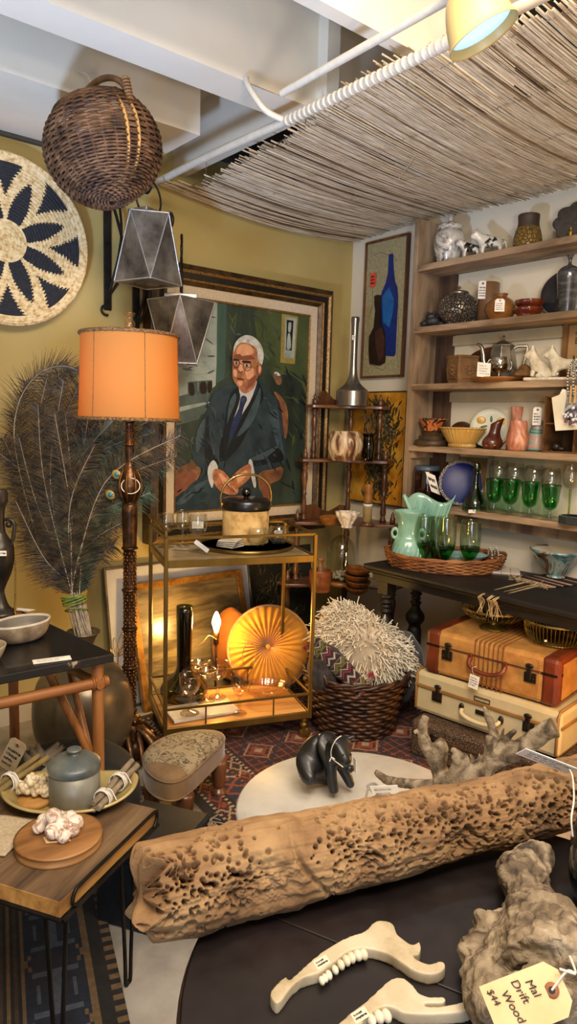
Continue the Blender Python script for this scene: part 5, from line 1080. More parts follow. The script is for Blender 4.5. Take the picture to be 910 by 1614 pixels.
# goblets
emer = glass('emerald_glass', '#74dba2')
def goblet(name, label, cat, p, s, bowl, stem, foot, mbowl, mstem, group=None):
    t = thing(name, label, cat, p, group=group)
    mb = MB(); mb.lathe(smoothprof(bowl, 3), 32); obj('bowl', mb, mbowl, t)
    mb = MB(); mb.lathe(smoothprof(stem, 3), 20); obj('stem', mb, mstem, t)
    mb = MB(); mb.lathe(smoothprof(foot, 2), 28); obj('foot', mb, mstem, t); return t
ordn = ['first', 'second', 'third', 'fourth']
for k, px in enumerate((778, 803, 834, 866)):
    p = on(px, 4, 2.89); s = pxs(p)*(.96 if k == 0 else 1.0)
    goblet('green_goblet', 'emerald green goblet with clear foot, %s from the left in the row of four' % ordn[k], 'goblet', p, s, [(3*s, 16*s), (9*s, 20*s), (12.5*s, 30*s), (13*s, 38*s), (15*s, 54*s), (14.2*s, 54*s), (12*s, 37*s), (8*s, 22*s), (0, 18*s)], [(0, 17*s), (4*s, 16.5*s), (2.5*s, 14*s), (4*s, 11*s), (2.5*s, 8*s), (4*s, 5*s), (6*s, 3*s)], [(0, 0), (13*s, 0), (13.5*s, 1*s), (6*s, 3.5*s), (0, 4*s)], emer, gl_clear, 'green goblets on the lowest shelf')
wine = glass('wine_glass_clear', '#f7f8f6', trans=.9)
for k, px in enumerate((783, 808, 838, 865)):
    p = on(px, 4, 3.0); s = pxs(p)
    goblet('balloon_wine_glass', 'clear balloon wine glass behind the %s green goblet from the left' % ordn[k], 'wine glass', p, s, [(2*s, 38*s), (10*s, 42*s), (15*s, 54*s), (14.5*s, 66*s), (12*s, 76*s), (11.6*s, 76*s), (14*s, 66*s), (14.4*s, 54*s), (9*s, 43*s), (0, 40*s)], [(0, 39*s), (2.2*s, 37*s), (1.5*s, 28*s), (1.5*s, 10*s), (3*s, 4*s)], [(0, 0), (13*s, 0), (13*s, 1*s), (4*s, 3*s), (0, 4*s)], wine, wine, 'clear wine glasses on the lowest shelf')
p = on(896, 4, 2.97); s = pxs(p)
goblet('tall_wine_glass', 'clear wine glass with pale green stem right of the green goblets', 'wine glass', p, s, [(2*s, 48*s), (9*s, 52*s), (13*s, 62*s), (13.5*s, 70*s), (11*s, 86*s), (10.6*s, 86*s), (13*s, 69*s), (8*s, 53*s), (0, 50*s)], [(0, 49*s), (2.2*s, 47*s), (1.6*s, 30*s), (1.6*s, 10*s), (3*s, 4*s)], [(0, 0), (13*s, 0), (13*s, 1*s), (4*s, 3*s), (0, 4*s)], wine, glass('pale_green_stem', '#c9d98c', trans=.5))
p = on(905, 4, 2.872); s = pxs(p)
t = thing('ring_dish', 'low octagonal dark glass dish on the lowest shelf edge, below the tall wine glass', 'dish', p); mb = MB(); mb.lathe([(0, 0), (23*s, 0), (24*s, 1*s), (24*s, 13*s), (21*s, 13*s), (21*s, 3*s), (0, 3*s)], 8, smooth=False); obj('body', mb, M('dark_smoked_dish', '#1c2226', '#2f383c', rough=.12, coat=.6), t)
# ================================================================== BLACK CONSOLE TABLE AND WHAT STANDS ON IT
ebon = wood('black_painted_wood', '#080706', '#120f0d', '#1c1714', axis=1, scale=6, rough=.55, ring=16, bump=.15)
CX0, CX1, CY0, CY1, CZ = 2.46, 3.0, .75, 2.39, .72
t = thing('console_table', 'long black console table with turned legs below the wall bookshelf', 'table', ((CX0+CX1)/2, (CY0+CY1)/2, 0))
mb = MB(); mb.box(((CX0+CX1)/2, (CY0+CY1)/2, CZ-.012), (CX1-CX0, CY1-CY0, .024), ch=.006); mb.box(((CX0+CX1)/2+.008, (CY0+CY1)/2, CZ-.034), (CX1-CX0-.03, CY1-CY0-.03, .02), ch=.006); obj('table_top', mb, ebon, t, w=True)
mb = MB(); mb.box(((CX0+CX1)/2+.012, (CY0+CY1)/2, CZ-.062), (CX1-CX0-.06, CY1-CY0-.06, .036)); obj('apron', mb, ebon, t, w=True, bev=.002)
def cleg(x, y):
    mb = MB(); mb.box((x, y, .61), (.062, .062, .07)); z = .575
    pr = [(.025, .575), (.03, .57), (.03, .555), (.02, .548), (.032, .535), (.02, .522), (.026, .512), (.02, .5), (.03, .488), (.022, .475), (.026, .455), (.047, .425), (.047, .395), (.034, .375), (.03, .36), (.036, .33), (.035, .2), (.026, .13), (.024, .11), (.036, .1), (.024, .088), (.03, .07), (.042, .04), (.03, .01), (.024, 0)]
    mb.lathe(smoothprof([(r, z) for r, z in pr][::-1], 3), 28, (x, y, 0)); obj('leg', mb, ebon, t, w=True)
for x, y in ((2.545, 2.3), (2.8, 2.325), (2.545, .85), (2.8, .85)): cleg(x, y)
def ont(px, X, z=CZ):
    py = 900
    for _ in range(4): q = atX(px, py, X); py = proj((X, q.y, z))[1]
    return Vector((X, q.y, z))
# wicker tray
wk2 = M('honey_wicker', '#5a3319', '#8f5a30', rough=.55, scale=14, c3='#a8713f')
tcx = Vector((2.735, 2.11, CZ)); trz = math.radians(-50)
t = thing('wicker_tray', 'oval honey brown wicker tray standing at the left end of the black console', 'tray', tcx, trz)
A_, B_ = .262, .185
def ring_weave(mb, A, B, z0, z1, rows, nst, flare, r, top=0):
    for i in range(rows):
        u = i/(rows-1); pts = []
        for k in range(nst*4):
            a = 2*PI*k/(nst*4); w_ = .004*math.sin(a*nst/2+(PI if i % 2 else 0)); f = 1+flare*u
            pts.append(((A*f+w_)*math.cos(a), (B*f+w_)*math.sin(a), z0+(z1-z0)*u+random.uniform(-.0012, .0012)))
        mb.tube(pts, r*random.uniform(.85, 1.1), 6, closed=True)
mb = MB(); ring_weave(mb, A_, B_, .006, .062, 8, 40, .08, .0047); obj('weave', mb, wk2, t)
mb = MB(); mb.lathe([(0, 0), (A_*.99, 0), (A_*.99, .006), (0, .006)], 48, sy=B_/A_); obj('bottom', mb, wk2, t)
mb = MB()
for q in (0, 1):
    mb.tube([((A_*1.09+.003*math.cos(k*.7+q*PI))*math.cos(2*PI*k/90), (B_*1.1)*math.sin(2*PI*k/90), .066+.004*math.sin(k*.7+q*PI)+.014*abs(math.cos(2*PI*k/90))**6) for k in range(90)], .006, 7, closed=True)
obj('rim', mb, wk2, t)
TT = t
def intray(px, py_base, z=CZ+.008): q = atZ(px, py_base, z); return Vector((q.x, q.y, z))
mint = M('mint_glaze', '#6fa394', '#8fc0ae', rough=.22, scale=4, coat=.6, c3='#a4cfbd')
p = ont(642, 2.63, CZ+.008); s = pxs(p); hs = (proj(p)[1]-806)/56
t = thing('mint_vase', 'mint green glazed vase with two ring handles and ruffled mouth in the wicker tray', 'vase', p, facing(p))
mb = MB(); mb.lathe(smoothprof([(0, 0), (19*s, 0), (24*s, 7*s), (25.5*s, 15*s), (22*s, 24*s), (17.5*s, 29*s), (17*s, 36*s), (19*s, 46*s), (25*s, 56*s), (23*s, 56*s), (17*s, 46*s), (15*s, 34*s), (0, 30*s)], 4), 64, fl=.025, nf=6); obj('body', mb, mint, t); t.scale = (.95, .95, hs)
for sg in (-1, 1): mb = MB(); mb.tube(arc((sg*22*s, 0, 32*s), 5*s, 0, 2*PI, 20), 2.1*s, 8); obj('handle', mb, mint, t)
mb = MB()
for k in range(9): a = -PI/2+(k-4)*.3; mb.tube([(24.5*s*math.cos(a), 24.5*s*math.sin(a), 4*s), (26*s*math.cos(a+.12), 26*s*math.sin(a+.12), 13*s), (22.6*s*math.cos(a+.3), 22.6*s*math.sin(a+.3), 23*s)], [1*s, 2*s, .6*s], 6)
obj('leaf_relief', mb, mint, t)
p = ont(674, 2.79, CZ+.008); s = pxs(p); hs = (proj(p)[1]-785)/66
t = thing('mint_fan_vase', 'mint green fan shaped vase with swirling ribs behind the two handled mint vase', 'vase', p, facing(p))
mb = MB()
def fan(u, v):
    a = 2*PI*v; z = 66*s*u; wx = (14+28*u**1.5)*s; wy = (10+3*u)*s; z += (6*s*math.sin(a*1+.5)*u**3 if 0 else 0); x = wx*math.cos(a)
    return Vector((x, wy*math.sin(a)*(1+.07*math.sin(9*a+3*u)), z-7*s*u*u*(x/(42*s))**2*0+5*s*u**4*math.cos(3*a)))
t.scale = (.9, .9, hs); mb.grid(fan, 20, 72, cv=True); mb.poly([fan(0, j/72) for j in range(72)][::-1]); obj('body', mb, mint, t, solid=.003)
mb = MB()
for k in range(6):
    x = (-28+11*k)*s; mb.tube(smoothpath([(x*.4, -10.5*s, 6*s), (x*.7-4*s, -12.5*s, 28*s), (x*.95+2*s, -13*s, 48*s), (x+8*s, -13*s, 63*s)], 4), [1.2*s+.9*s*math.sin(PI*i/12) for i in range(13)], 6)
mb.tube(smoothpath([(-36*s, 0, 60*s), (-46*s, 0, 68*s), (-41*s, -3*s, 62*s), (-30*s, -6*s, 48*s)], 4), 3*s, 7)
obj('swirl_ribs', mb, mint, t)
pgreen = glass('pale_clear_green', '#eff6ee', trans=1); dgreen = glass('green_glass_base', '#6cc47c', trans=1)
for k, (px, pb, dx) in enumerate(((667, 868, 'beside the mint vase'), (687, 866, 'second from the left'), (700, 872, 'third from the left'), (739, 876, 'standing alone on the right'))):
    p = ont(px, (2.66, 2.72, 2.65, 2.74)[k], CZ+.008); s = pxs(p); hs = (proj(p)[1]-(815, 817, 817, 822)[k])/55
    t = thing('green_footed_glass', 'clear tumbler with faceted green base in the wicker tray, '+dx, 'glass', p, group='green footed glasses in the wicker tray')
    t.scale = (1, 1, hs); mb = MB(); mb.lathe(smoothprof([(15.5*s, 25*s), (16.5*s, 38*s), (15*s, 55*s), (14.6*s, 55*s), (15.9*s, 38*s), (15*s, 25*s)], 3), 28); obj('bowl', mb, pgreen, t)
    mb = MB(); mb.lathe([(0, 4*s), (4*s, 5*s), (8*s, 13*s), (15.5*s, 24*s), (15.7*s, 27*s), (10*s, 26*s), (0, 18*s)], 10, smooth=False); obj('green_base', mb, dgreen, t)
    mb = MB(); mb.lathe([(0, 0), (9*s, 0), (9*s, 1*s), (4*s, 4*s), (0, 5*s)], 12); obj('foot', mb, pgreen, t)
p = intray(735, 868); p = Vector((2.83, 2.08, CZ+.008)); s = pxs(p)
t = thing('blue_dish', 'pale blue and cream glazed oval dish at the back of the wicker tray', 'dish', p, trz)
mb = MB(); mb.lathe(smoothprof([(0, 0), (.07, 0), (.1, .03), (.125, .05), (.122, .053), (.095, .034), (0, .012)], 3), 44, sy=.62, mis=None); obj('body', mb, swirl('pale_blue_glaze', [(.4, '#8db6bc'), (.55, '#a9c9cb'), (.7, '#c7cdc4')], 5, .5, .25, .5), t)
t = thing('bead_necklace', 'pale crystal bead necklace draped over the right rim of the wicker tray', 'necklace', intray(775, 890)); mb = MB()
def beads(mb, pts, r):
    pts = smoothpath(pts, 10); acc = 0; last = pts[0]; mb.ell(last, r, 7, 5)
    for p in pts[1:]:
        if (p-last).length > r*1.9: mb.ell(p, r*random.uniform(.85, 1.1), 7, 5); last = p
d0 = dep(intray(780, 893))
for dx in (0, 10):
    beads(mb, [atD(770+dx, 874, d0+.02), atD(772+dx, 863, d0-.02), atD(776+dx, 872, d0-.045), atD(775+dx, 892, d0-.055), atZ(772+dx, 897, CZ+.006)], .0042)
beads(mb, [atZ(782, 898, CZ+.005), atZ(760, 901, CZ+.005), atZ(735, 899, CZ+.005), atZ(722, 897, CZ+.005)], .0045); beads(mb, [atZ(776, 899, CZ+.012), atZ(750, 902, CZ+.005), atZ(730, 901, CZ+.005)], .0045)
obj('beads', mb, M('crystal_beads', '#9fb3ae', '#c9d6d1', rough=.15, scale=80, coat=.5), t, w=True)
p = ont(797, 2.64); 
p = atZ(797, 903, CZ)
t = thing('marble_coasters', 'flat pinkish white square tile trivet on the console between tray and bowl', 'trivet', p, -.95); mb = MB()
for i in range(3):
    for j in range(3): mb.box(((i-1)*.043, (j-1)*.043, .008), (.042, .042, .014), ch=.0015)
obj('tiles', mb, M('pinkish_marble', '#b3a79c', '#c9bfb5', rough=.4, scale=12), t); mb = MB(); mb.box((0, 0, .003), (.13, .13, .006)); obj('backing', mb, M('grey_grout', '#5a534c', rough=.9), t)
# striped runner and drip glazed bowl
bp_ = atZ(876, 912, CZ); 
t = thing('striped_runner', 'black and pink striped woven runner with knotted fringe under the glazed bowl', 'runner', (bp_.x, bp_.y, CZ))
rn = [M('black_wool', '#171210', '#221b18', rough=.95, scale=60), M('pink_wool', '#a87d68', '#bd927a', rough=.95, scale=60)]
e0 = atZ(815, 910, CZ+.003); e1 = atZ(874, 926, CZ+.003); dirr = (e1-e0); rw = dirr.length; ux = dirr.normalized(); uy = Vector((-ux.y, ux.x, 0)); uy = uy if uy.dot(WY) < 0 else -uy
uy = (Vector((1, -.75, 0))).normalized(); uy = (uy-ux*uy.dot(ux)).normalized()
mb = MB(); W2 = .2
def rf(u, v): return e0+ux*(u*rw)+uy*(v*.34)+WZ*(.001*math.sin(v*9))
mb.grid(rf, 29, 2, mfn=lambda i, j: 0)
mb = MB(); mb.grid(lambda u, v: rf(v, u), 30, 3, mfn=lambda i, j: 1 if i in (0, 4, 8, 9, 15, 20, 24) else 0); obj('cloth', mb, rn, t, w=True, solid=.003)
mb = MB(); rr = random.Random(3)
for k in range(9):
    b0 = e0+ux*(rw*(k+.5)/9); kn = b0-uy*.018-WZ*.002; drop = k in (3, 5, 6); 
    for q in range(9):
        j = lambda a: Vector((rr.uniform(-a, a), rr.uniform(-a, a), rr.uniform(-a*.3, a)))
        tip = (kn-uy*.032+WZ*(-.002)+j(.016)) if not drop else (Vector((CX0-.012, kn.y-.005, CZ-.01))+j(.006))
        pts = [b0+ux*rr.uniform(-.008, .008), kn+j(.004), tip] + ([tip+WZ*-.03+j(.01), tip+WZ*-.085+j(.02)] if drop else [tip+j(.02)])
        mb.tube(smoothpath(pts, 3), .0011, 4)
obj('fringe', mb, M('cream_fringe', '#a58d66', '#c7b28b', rough=.95, scale=60), t, w=True)
p = bp_+WZ*.007; s = pxs(p)
bowlm = swirl('blue_drip_glaze', [(.3, '#16475c'), (.42, '#4f8189'), (.52, '#a9b3a4'), (.6, '#6d5a42'), (.72, '#3a3023')], 9, 2.5, .25, .6, (1, 1, .5))
t = thing('glazed_bowl', 'conical ceramic bowl with blue green drip glaze and white inside on the console', 'bowl', p)
prof = [(0, 0), (13*s, 0), (13*s, 3*s), (12*s, 4*s), (22*s, 18*s), (33*s, 33*s), (41.5*s, 42*s), (41*s, 43.5*s), (39.5*s, 43*s), (20*s, 18*s), (0, 8*s)]
sp_ = smoothprof(prof, 4); mb = MB(); mb.lathe(sp_, 56, mis=[1 if i >= 32 else 0 for i in range(len(sp_)-1)]); obj('body', mb, [bowlm, M('cream_glaze', '#c9bfa8', '#d9d0bb', rough=.25, coat=.5)], t)

# ================================================================== SUITCASES, WIRE BASKETS
brassd = M('aged_brass_fitting', '#4a3d22', '#7b6840', rough=.4, metal=.75, scale=40); darkm = M('dark_iron_fitting', '#1f1b16', '#3b342a', rough=.4, metal=.7, scale=40)
def suitcase(name, label, p0, p1, z0, H, D, bodym, trim, edge, kind):
    # p0/p1 front-left and front-right bottom corners (world xy); local x along the front, y into the wall
    p0 = Vector((p0[0], p0[1], z0)); p1 = Vector((p1[0], p1[1], z0)); L = (p1-p0).length; a = math.atan2((p1-p0).y, (p1-p0).x)
    t = thing(name, label, 'suitcase', p0, a)
    mb = MB(); mb.box((L/2, D/2, H/2), (L-.004, D-.004, H-.002), ch=.0)
    obj('body', mb, bodym, t, bev=.018)
    seam_z = H*.66
    mb = MB(); mb.box((L/2, -.0005, seam_z), (L-.03, .004, .005)); mb.box((L+.0, D/2, seam_z), (.004, D-.05, .005)); mb.box((0, D/2, seam_z), (.004, D-.05, .005)); obj('lid_seam', mb, edge, t)
    def latch(x, flip=1):
        m1 = MB(); m1.box((x, -.003, seam_z-.03), (.048, .007, .04), ch=.002); m1.box((x+.004*flip, -.008, seam_z-.014), (.02, .008, .05), ch=.003); m1.ell((x+.004*flip, -.006, seam_z+.016), (.017, .006, .01), 14, 8); m1.ell((x-.014*flip, -.007, seam_z-.034), .004, 8, 6)
        obj('latch', m1, darkm, t)
    latch(L*.18); latch(L*.81, -1)
    return t, L, H, D, seam_z
tweed = M('tan_tweed_cover', '#9b6a31', '#bd8a47', rough=.6, scale=16, bump=.5, bscale=300, dist=.001); leather = M('red_brown_leather', '#4d1e0d', '#743319', rough=.4, scale=8, bump=.25, bscale=120, coat=.2)
stitched = M('stitch_edge', '#3a2412', '#5a3a1e', rough=.6)
t, L, H, D, sz_ = suitcase('suitcase', 'tan tweed suitcase with red brown leather corners, topmost of the stack', (2.333, 1.868), (2.42, 1.305), .352, .19, .4, tweed, leather, stitched, 'tan')
for x in (.034, L-.034): mb = MB(); mb.box((x, D/2, H/2), (.074, D+.004, H+.002), ch=.0); obj('leather_end', mb, leather, t, bev=.019)
pass
for x in (-.0035, L+.0035): mb = MB(); mb.box((x, D/2, H/2), (.004, D-.07, H-.05)); obj('end_panel', mb, tweed, t, bev=.001)
mb = MB()
for k in range(7): mb.box((L*.5+(-.06+.02*k), D/2, H/2), (.007, D+.001, H+.001))
obj('stripes', mb, M('brown_stripe_cloth', '#6b3d1a', '#834d22', rough=.6, scale=30), t, bev=.003)
mb = MB(); mb.tube(smoothpath([(L*.5-.075, -.004, sz_-.01), (L*.5-.07, -.026, sz_-.035), (L*.5-.03, -.034, sz_-.052), (L*.5+.03, -.034, sz_-.052), (L*.5+.07, -.026, sz_-.035), (L*.5+.075, -.004, sz_-.01)], 4), .009, 8, flat=.8)
for x in (-.075, .075): mb.box((L*.5+x, -.006, sz_-.008), (.018, .014, .03), ch=.003)
obj('handle', mb, leather, t)
mb = MB()
for x in (.072, L-.072):
    for k in range(16): mb.box((x, -.0022, .012+k*.0112), (.0016, .002, .006))
obj('stitching', mb, M('cream_thread', '#b89a66', rough=.8), t)
mb = MB()
for x in (.034, L-.034): mb.box((x, -.004, sz_), (.06, .004, .008))
mb.box((L+.002, D/2, sz_), (.005, D*.9, .008)); obj('leather_edge_band', mb, darkm, t)
wm = t.matrix_world; q = wm @ Vector((L*.5-.035, -.042, sz_-.095)); ut = wm.to_3x3() @ Vector((1, 0, -.12)); card('price_tag', q, ut, -WZ+(wm.to_3x3() @ Vector((1, 0, 0)))*-.12, .042, .056, 4, 51, t, string=[q+WZ*.026, wm @ Vector((L*.5-.045, -.045, sz_-.04)), wm @ Vector((L*.5-.03, -.036, sz_-.03))])
parch = M('cream_vellum', '#b5a67d', '#cabd97', rough=.4, scale=5, bump=.15, bscale=40, coat=.2); tanedge = M('tan_binding', '#7d5a2e', '#96703c', rough=.5)
t, L, H, D, sz_ = suitcase('suitcase', 'cream vellum suitcase with tan binding, middle of the stack', (2.325, 1.915), (2.4, 1.27), .166, .182, .42, parch, tanedge, tanedge, 'cream')
mb = MB()
for x in (0.012, L-.012):
    mb.tube([(x, .018+.002, .004), (x, -.001, .018), (x, -.001, H-.018), (x, .018, H), (x, D-.018, H), (x, D, H-.018), (x, D, .018), (x, D-.018, 0)], .0055, 6)
mb.box((L/2, -.003, sz_), (L-.01, .006, .014), ch=.002); mb.box((L+.001, D/2, sz_), (.006, D-.02, .014), ch=.002); obj('binding', mb, tanedge, t)
mb = MB(); mb.tube(smoothpath([(L*.5-.085, -.006, sz_-.04), (L*.5-.075, -.024, sz_-.055), (L*.5-.03, -.03, sz_-.066), (L*.5+.03, -.03, sz_-.066), (L*.5+.075, -.024, sz_-.055), (L*.5+.085, -.006, sz_-.04)], 4), .0095, 8, flat=.8); obj('handle', mb, parch, t)
mb = MB()
for x in (-.088, .088): m2 = MB(); m2.ell((L*.5+x, -.006, sz_-.036), (.012, .008, .018), 12, 8); obj('handle_mount', m2, darkm, t)
mb.box((L*.5, -.003, sz_-.035), (.05, .004, .018)); obj('handle_plate', mb, darkm, t)
mb = MB()
for c, sz in (((0, 0, .008), (.07, .003, .003)), ((0, 0, -.008), (.07, .003, .003)), ((-.034, 0, 0), (.003, .003, .018)), ((.034, 0, 0), (.003, .003, .018))): mb.box(Vector((L*.5, -.003, sz_+.02))+Vector(c), sz)
obj('name_slot', mb, brassd, t)
wov = cells('brown_woven_cover', '#1b130d', '#6b5540', 110, .6, 0, .8, edge=.3, dist=.002)
t, L, H, D, sz_ = suitcase('suitcase', 'dark brown woven suitcase at the bottom of the stack, behind the driftwood root', (2.24, 1.86), (2.36, 1.24), 0.0, .164, .42, wov, tanedge, stitched, 'brown')
brw = M('brass_wire', '#5a4a22', '#8d7a40', rough=.35, metal=.8, scale=40)
def wirebasket(px, pyb, z, rt, rb, h, foot, label, nw):
    p = atZ(px, pyb, z); p.z = z; t = thing('wire_basket', label, 'basket', p)
    f = foot
    mb = MB()
    if f: mb.lathe(smoothprof([(0, 0), (rb, 0), (rb*.95, .008), (rb*.45, .016), (rb*.3, .03), (rb*.55, f), (0, f)], 3), 28)
    else: mb.lathe([(0, .004), (rb, .002), (rb, .008), (0, .008)], 28); 
    obj('base', mb, brw, t)
    mb = MB(); r0 = rb*.6 if f else rb
    for k in range(nw):
        a = 2*PI*k/nw; mb.tube([((r0+(rt-r0)*math.sin(u*PI/2)**.9)*math.cos(a), (r0+(rt-r0)*math.sin(u*PI/2)**.9)*math.sin(a), f+(h-f)*(1-math.cos(u*PI/2))) for u in [i/8 for i in range(9)]], .0013, 5)
    obj('wires', mb, brw, t)
    mb = MB()
    for rr_, zz in ((rt, h), (rt, h-.004)): mb.tube([(rr_*math.cos(2*PI*k/48), rr_*math.sin(2*PI*k/48), zz) for k in range(48)], .0028, 7, closed=True)
    if not f: mb.tube([(rb*math.cos(2*PI*k/40), rb*math.sin(2*PI*k/40), .004) for k in range(40)], .005, 7, closed=True)
    obj('rim', mb, brw, t); return t
ts = wirebasket(778, 990, .543, .137, .055, .092, .036, 'footed brass wire basket with a white tag on top of the tan suitcase', 30)
q = atD(804, 963, dep(ts.location)-.12); card('price_tag', q, Rt*1+Up*.25, -Up+Rt*-.25, .026, .05, 0, 61, ts, hole=True, string=[q+Up*.02, q+Up*.045+Rt*.006, q+Up*.05-Fw*-.02])
ts = wirebasket(876, 1013, .543, .128, .075, .095, 0, 'low round brass wire basket at the right on top of the tan suitcase', 52)
card('price_sticker', atD(861, 1010, dep(ts.location)-.06), Rt, -Up, .012, .008, 0, 1, ts)
# embossed panel behind the cases
t = thing('embossed_panel', 'brown embossed leather panel leaning behind the suitcases under the console', 'panel', (2.84, 1.45, 0)); mb = MB(); Rl = Matrix.Rotation(.12, 3, 'Y'); mb.box(Vector((2.86, 1.45, .31)), (.03, 1.2, .61), R=Rl); obj('panel', mb, cells('embossed_leather', '#21160b', '#4d361b', 15, .55, .05, .9, edge=.09, dist=.01, stretch=(1, 1, 1.6)), t, w=True, bev=.005)
light('assumed_side_light', 'POINT', (2.3, .8, .6), None, 20, '#ffb040', .06)  # assumed warm point light out of view, without a fixture, on the suitcase ends

# ================================================================== WICKER FLOOR BASKET WITH TEXTILES
dwk = M('dark_wicker', '#170d08', '#3a2317', rough=.45, scale=14, c3='#54361f'); bc2 = Vector((2.265, 2.215, 0))
t = thing('floor_basket', 'big round dark wicker floor basket filled with cushions and blankets', 'basket', bc2)
mb = MB()
for i in range(15):
    u = i/14; R_ = .185+.055*u; pts = []
    for k in range(36*4): a = 2*PI*k/(36*4); w_ = .006*math.sin(a*18+(PI if i % 2 else 0)); pts.append(((R_+w_)*math.cos(a), (R_+w_)*math.sin(a), .012+.25*u+random.uniform(-.002, .002)))
    mb.tube(pts, .0088, 6, closed=True)
obj('weave', mb, dwk, t)
mb = MB(); mb.lathe([(0, 0), (.185, 0), (.235, .262), (.229, .262), (.178, .008), (0, .008)], 40); obj('lining', mb, M('dark_lining', '#120a06', rough=.8), t)
mb = MB()
for q in (0, 1): mb.tube([((.24+.007*math.cos(k*.55+q*PI))*math.cos(2*PI*k/110), (.24+.007*math.cos(k*.55+q*PI))*math.sin(2*PI*k/110), .272+.008*math.sin(k*.55+q*PI)) for k in range(110)], .009, 7, closed=True)
obj('rim', mb, dwk, t)
mb = MB(); a = PI*1.02; hc = Vector((.245*math.cos(a), .245*math.sin(a), .27)); ux = Vector((-math.sin(a), math.cos(a), 0)); mb.tube(arc(hc, .045, 0, PI, 14, ux, WZ), .009, 7); obj('handle', mb, dwk, t)
def blob(name, label, cat, c, r, R, mat, lump=.12, freq=3, nu=40, nv=28, seed=0, sq=1.0, part=None):
    # a soft lumpy cushion-like body; sq<1 squares it
    mb = MB(); Rm = R.to_3x3() if R else Matrix.Identity(3)
    def f(u, v):
        th = PI*u; a = 2*PI*v; d = [math.sin(th)*math.cos(a), math.sin(th)*math.sin(a), -math.cos(th)]
        d2 = [math.copysign(abs(x)**sq, x) for x in d]; k = 1+lump*noise.noise(Vector(d)*freq+Vector((seed, 0, 0)))
        return Vector(c)+Rm @ Vector((r[0]*d2[0]*k, r[1]*d2[1]*k, r[2]*d2[2]*k))
    mb.grid(f, nu, nv*2, cv=True); 
    if part: return mb
    return tag(obj(name, mb, mat), label, cat)
greyfl = M('charcoal_wool', '#232124', '#3d393b', rough=.95, scale=30, bump=.5, bscale=120, sheen=.3)
cpx = lambda x, y, d: atD(x, y, d)
dbk = dep(bc2+WZ*.3)
blob('wool_blanket', 'folded charcoal wool blanket at the left inside the dark wicker basket', 'blanket', cpx(515, 1056, dbk-.1), (.1, .085, .11), Matrix.Rotation(.5, 4, 'Z'), greyfl, .15, 2.2, seed=3)
blob('grey_cushion', 'plain grey fleece cushion at the back right of the dark wicker basket', 'cushion', cpx(632, 1050, dbk+.07), (.11, .09, .17), Matrix.Rotation(-.6, 4, 'Z'), M('grey_fleece', '#3c3d3f', '#525456', rough=.95, scale=30, bump=.5, bscale=150, sheen=.4), .1, 2, seed=5)
# patterned textile roll with red tassels
t = thing('patterned_textile', 'rolled multicoloured woven textile with red tassels tucked in front of the white pillow', 'textile', cpx(540, 1050, dbk-.1))
pcol = [M('plum_wool', '#22161f', '#33202d', rough=.95, scale=80), M('olive_wool', '#4a4a20', '#5f5e2c', rough=.95, scale=80), M('pale_wool', '#8f8a80', '#aaa59a', rough=.95, scale=80), M('crimson_wool', '#7d1f2e', '#9a2c3b', rough=.95, scale=80)]
axp = smoothpath([cpx(492, 1016, dbk-.12), cpx(520, 1037, dbk-.16), cpx(548, 1062, dbk-.19), cpx(574, 1090, dbk-.2)], 14); mb = MB(); nP = len(axp)
def tx(u, v):
    i = min(int(u*(nP-1)), nP-2); p = axp[i].lerp(axp[i+1], u*(nP-1)-i); tg = (axp[min(i+1, nP-1)]-axp[i]).normalized(); x = tg.cross(Fw).normalized(); y = tg.cross(x); r = .04*(1+.1*math.sin(u*14)+.08*math.sin(v*6.28*3))*(min(1, (u+.03)*12))**.5
    return p+x*(r*math.cos(2*PI*v)*1.0)+y*(r*math.sin(2*PI*v))
def txm(i, j):
    band = (i//8) % 3; k = (i % 8); d = (k-abs((j % 8)-4)) % 8
    if band == 0: return 2 if d in (0, 1) else 0
    if band == 1: return 2 if d in (0,) else (1 if k in (0, 7) or d in (2, 3, 4) else 0)
    return 3 if d in (3,) else (2 if d == 0 else 0)
mb.grid(tx, 72, 48, cv=True, mfn=txm); mb.poly([tx(1, j/48) for j in range(48)]); obj('roll', mb, pcol, t, w=True)
for k, (x, y) in enumerate(((560, 1070), (578, 1080), (568, 1092), (482, 1018), (585, 1062))):
    mb = MB(); c = cpx(x, y, dbk-.22 if x > 500 else dbk-.14)
    for q in range(22): dv = Vector((random.gauss(0, 1), random.gauss(0, 1), random.gauss(-.4, .8))).normalized(); mb.tube([c, c+dv*.012, c+dv*.02+WZ*-.007], [.0012, .0015, .0006], 4)
    mb.ell(c, .006, 8, 6); obj('tassel', mb, pcol[3], t, w=True)
# shaggy white pillow
pc = cpx(574, 1018, dbk+.03); t = thing('shaggy_pillow', 'shaggy white rag pillow lying on top of the dark wicker basket', 'pillow', pc)
ang = math.radians(34); lx = (Rt*math.cos(ang)-Up*math.sin(ang)); ly = (Rt*math.sin(ang)+Up*math.cos(ang))*.92-Fw*.35; ly.normalize(); ln = lx.cross(ly); 
def pil(u, v, th=0): a = 2*PI*v; r = u; d = (math.copysign(abs(math.cos(a))**.6, math.cos(a)), math.copysign(abs(math.sin(a))**.6, math.sin(a))); return d
mb = MB()
PW, PH, PT = .235, .135, .075
def pf(u, v):
    th = PI*u; a = 2*PI*v; d = (math.sin(th)*math.cos(a), math.sin(th)*math.sin(a), -math.cos(th)); q = [math.copysign(abs(x)**.72, x) for x in d]; return pc+lx*(PW*q[0])+ly*(PH*q[1])+ln*(PT*q[2])
mb.grid(pf, 24, 48, cv=True); obj('cushion_core', mb, M('cream_cotton', '#b5ab98', '#cdc4b3', rough=.95, scale=40), t, w=True)
mb = MB(); rr = random.Random(9)
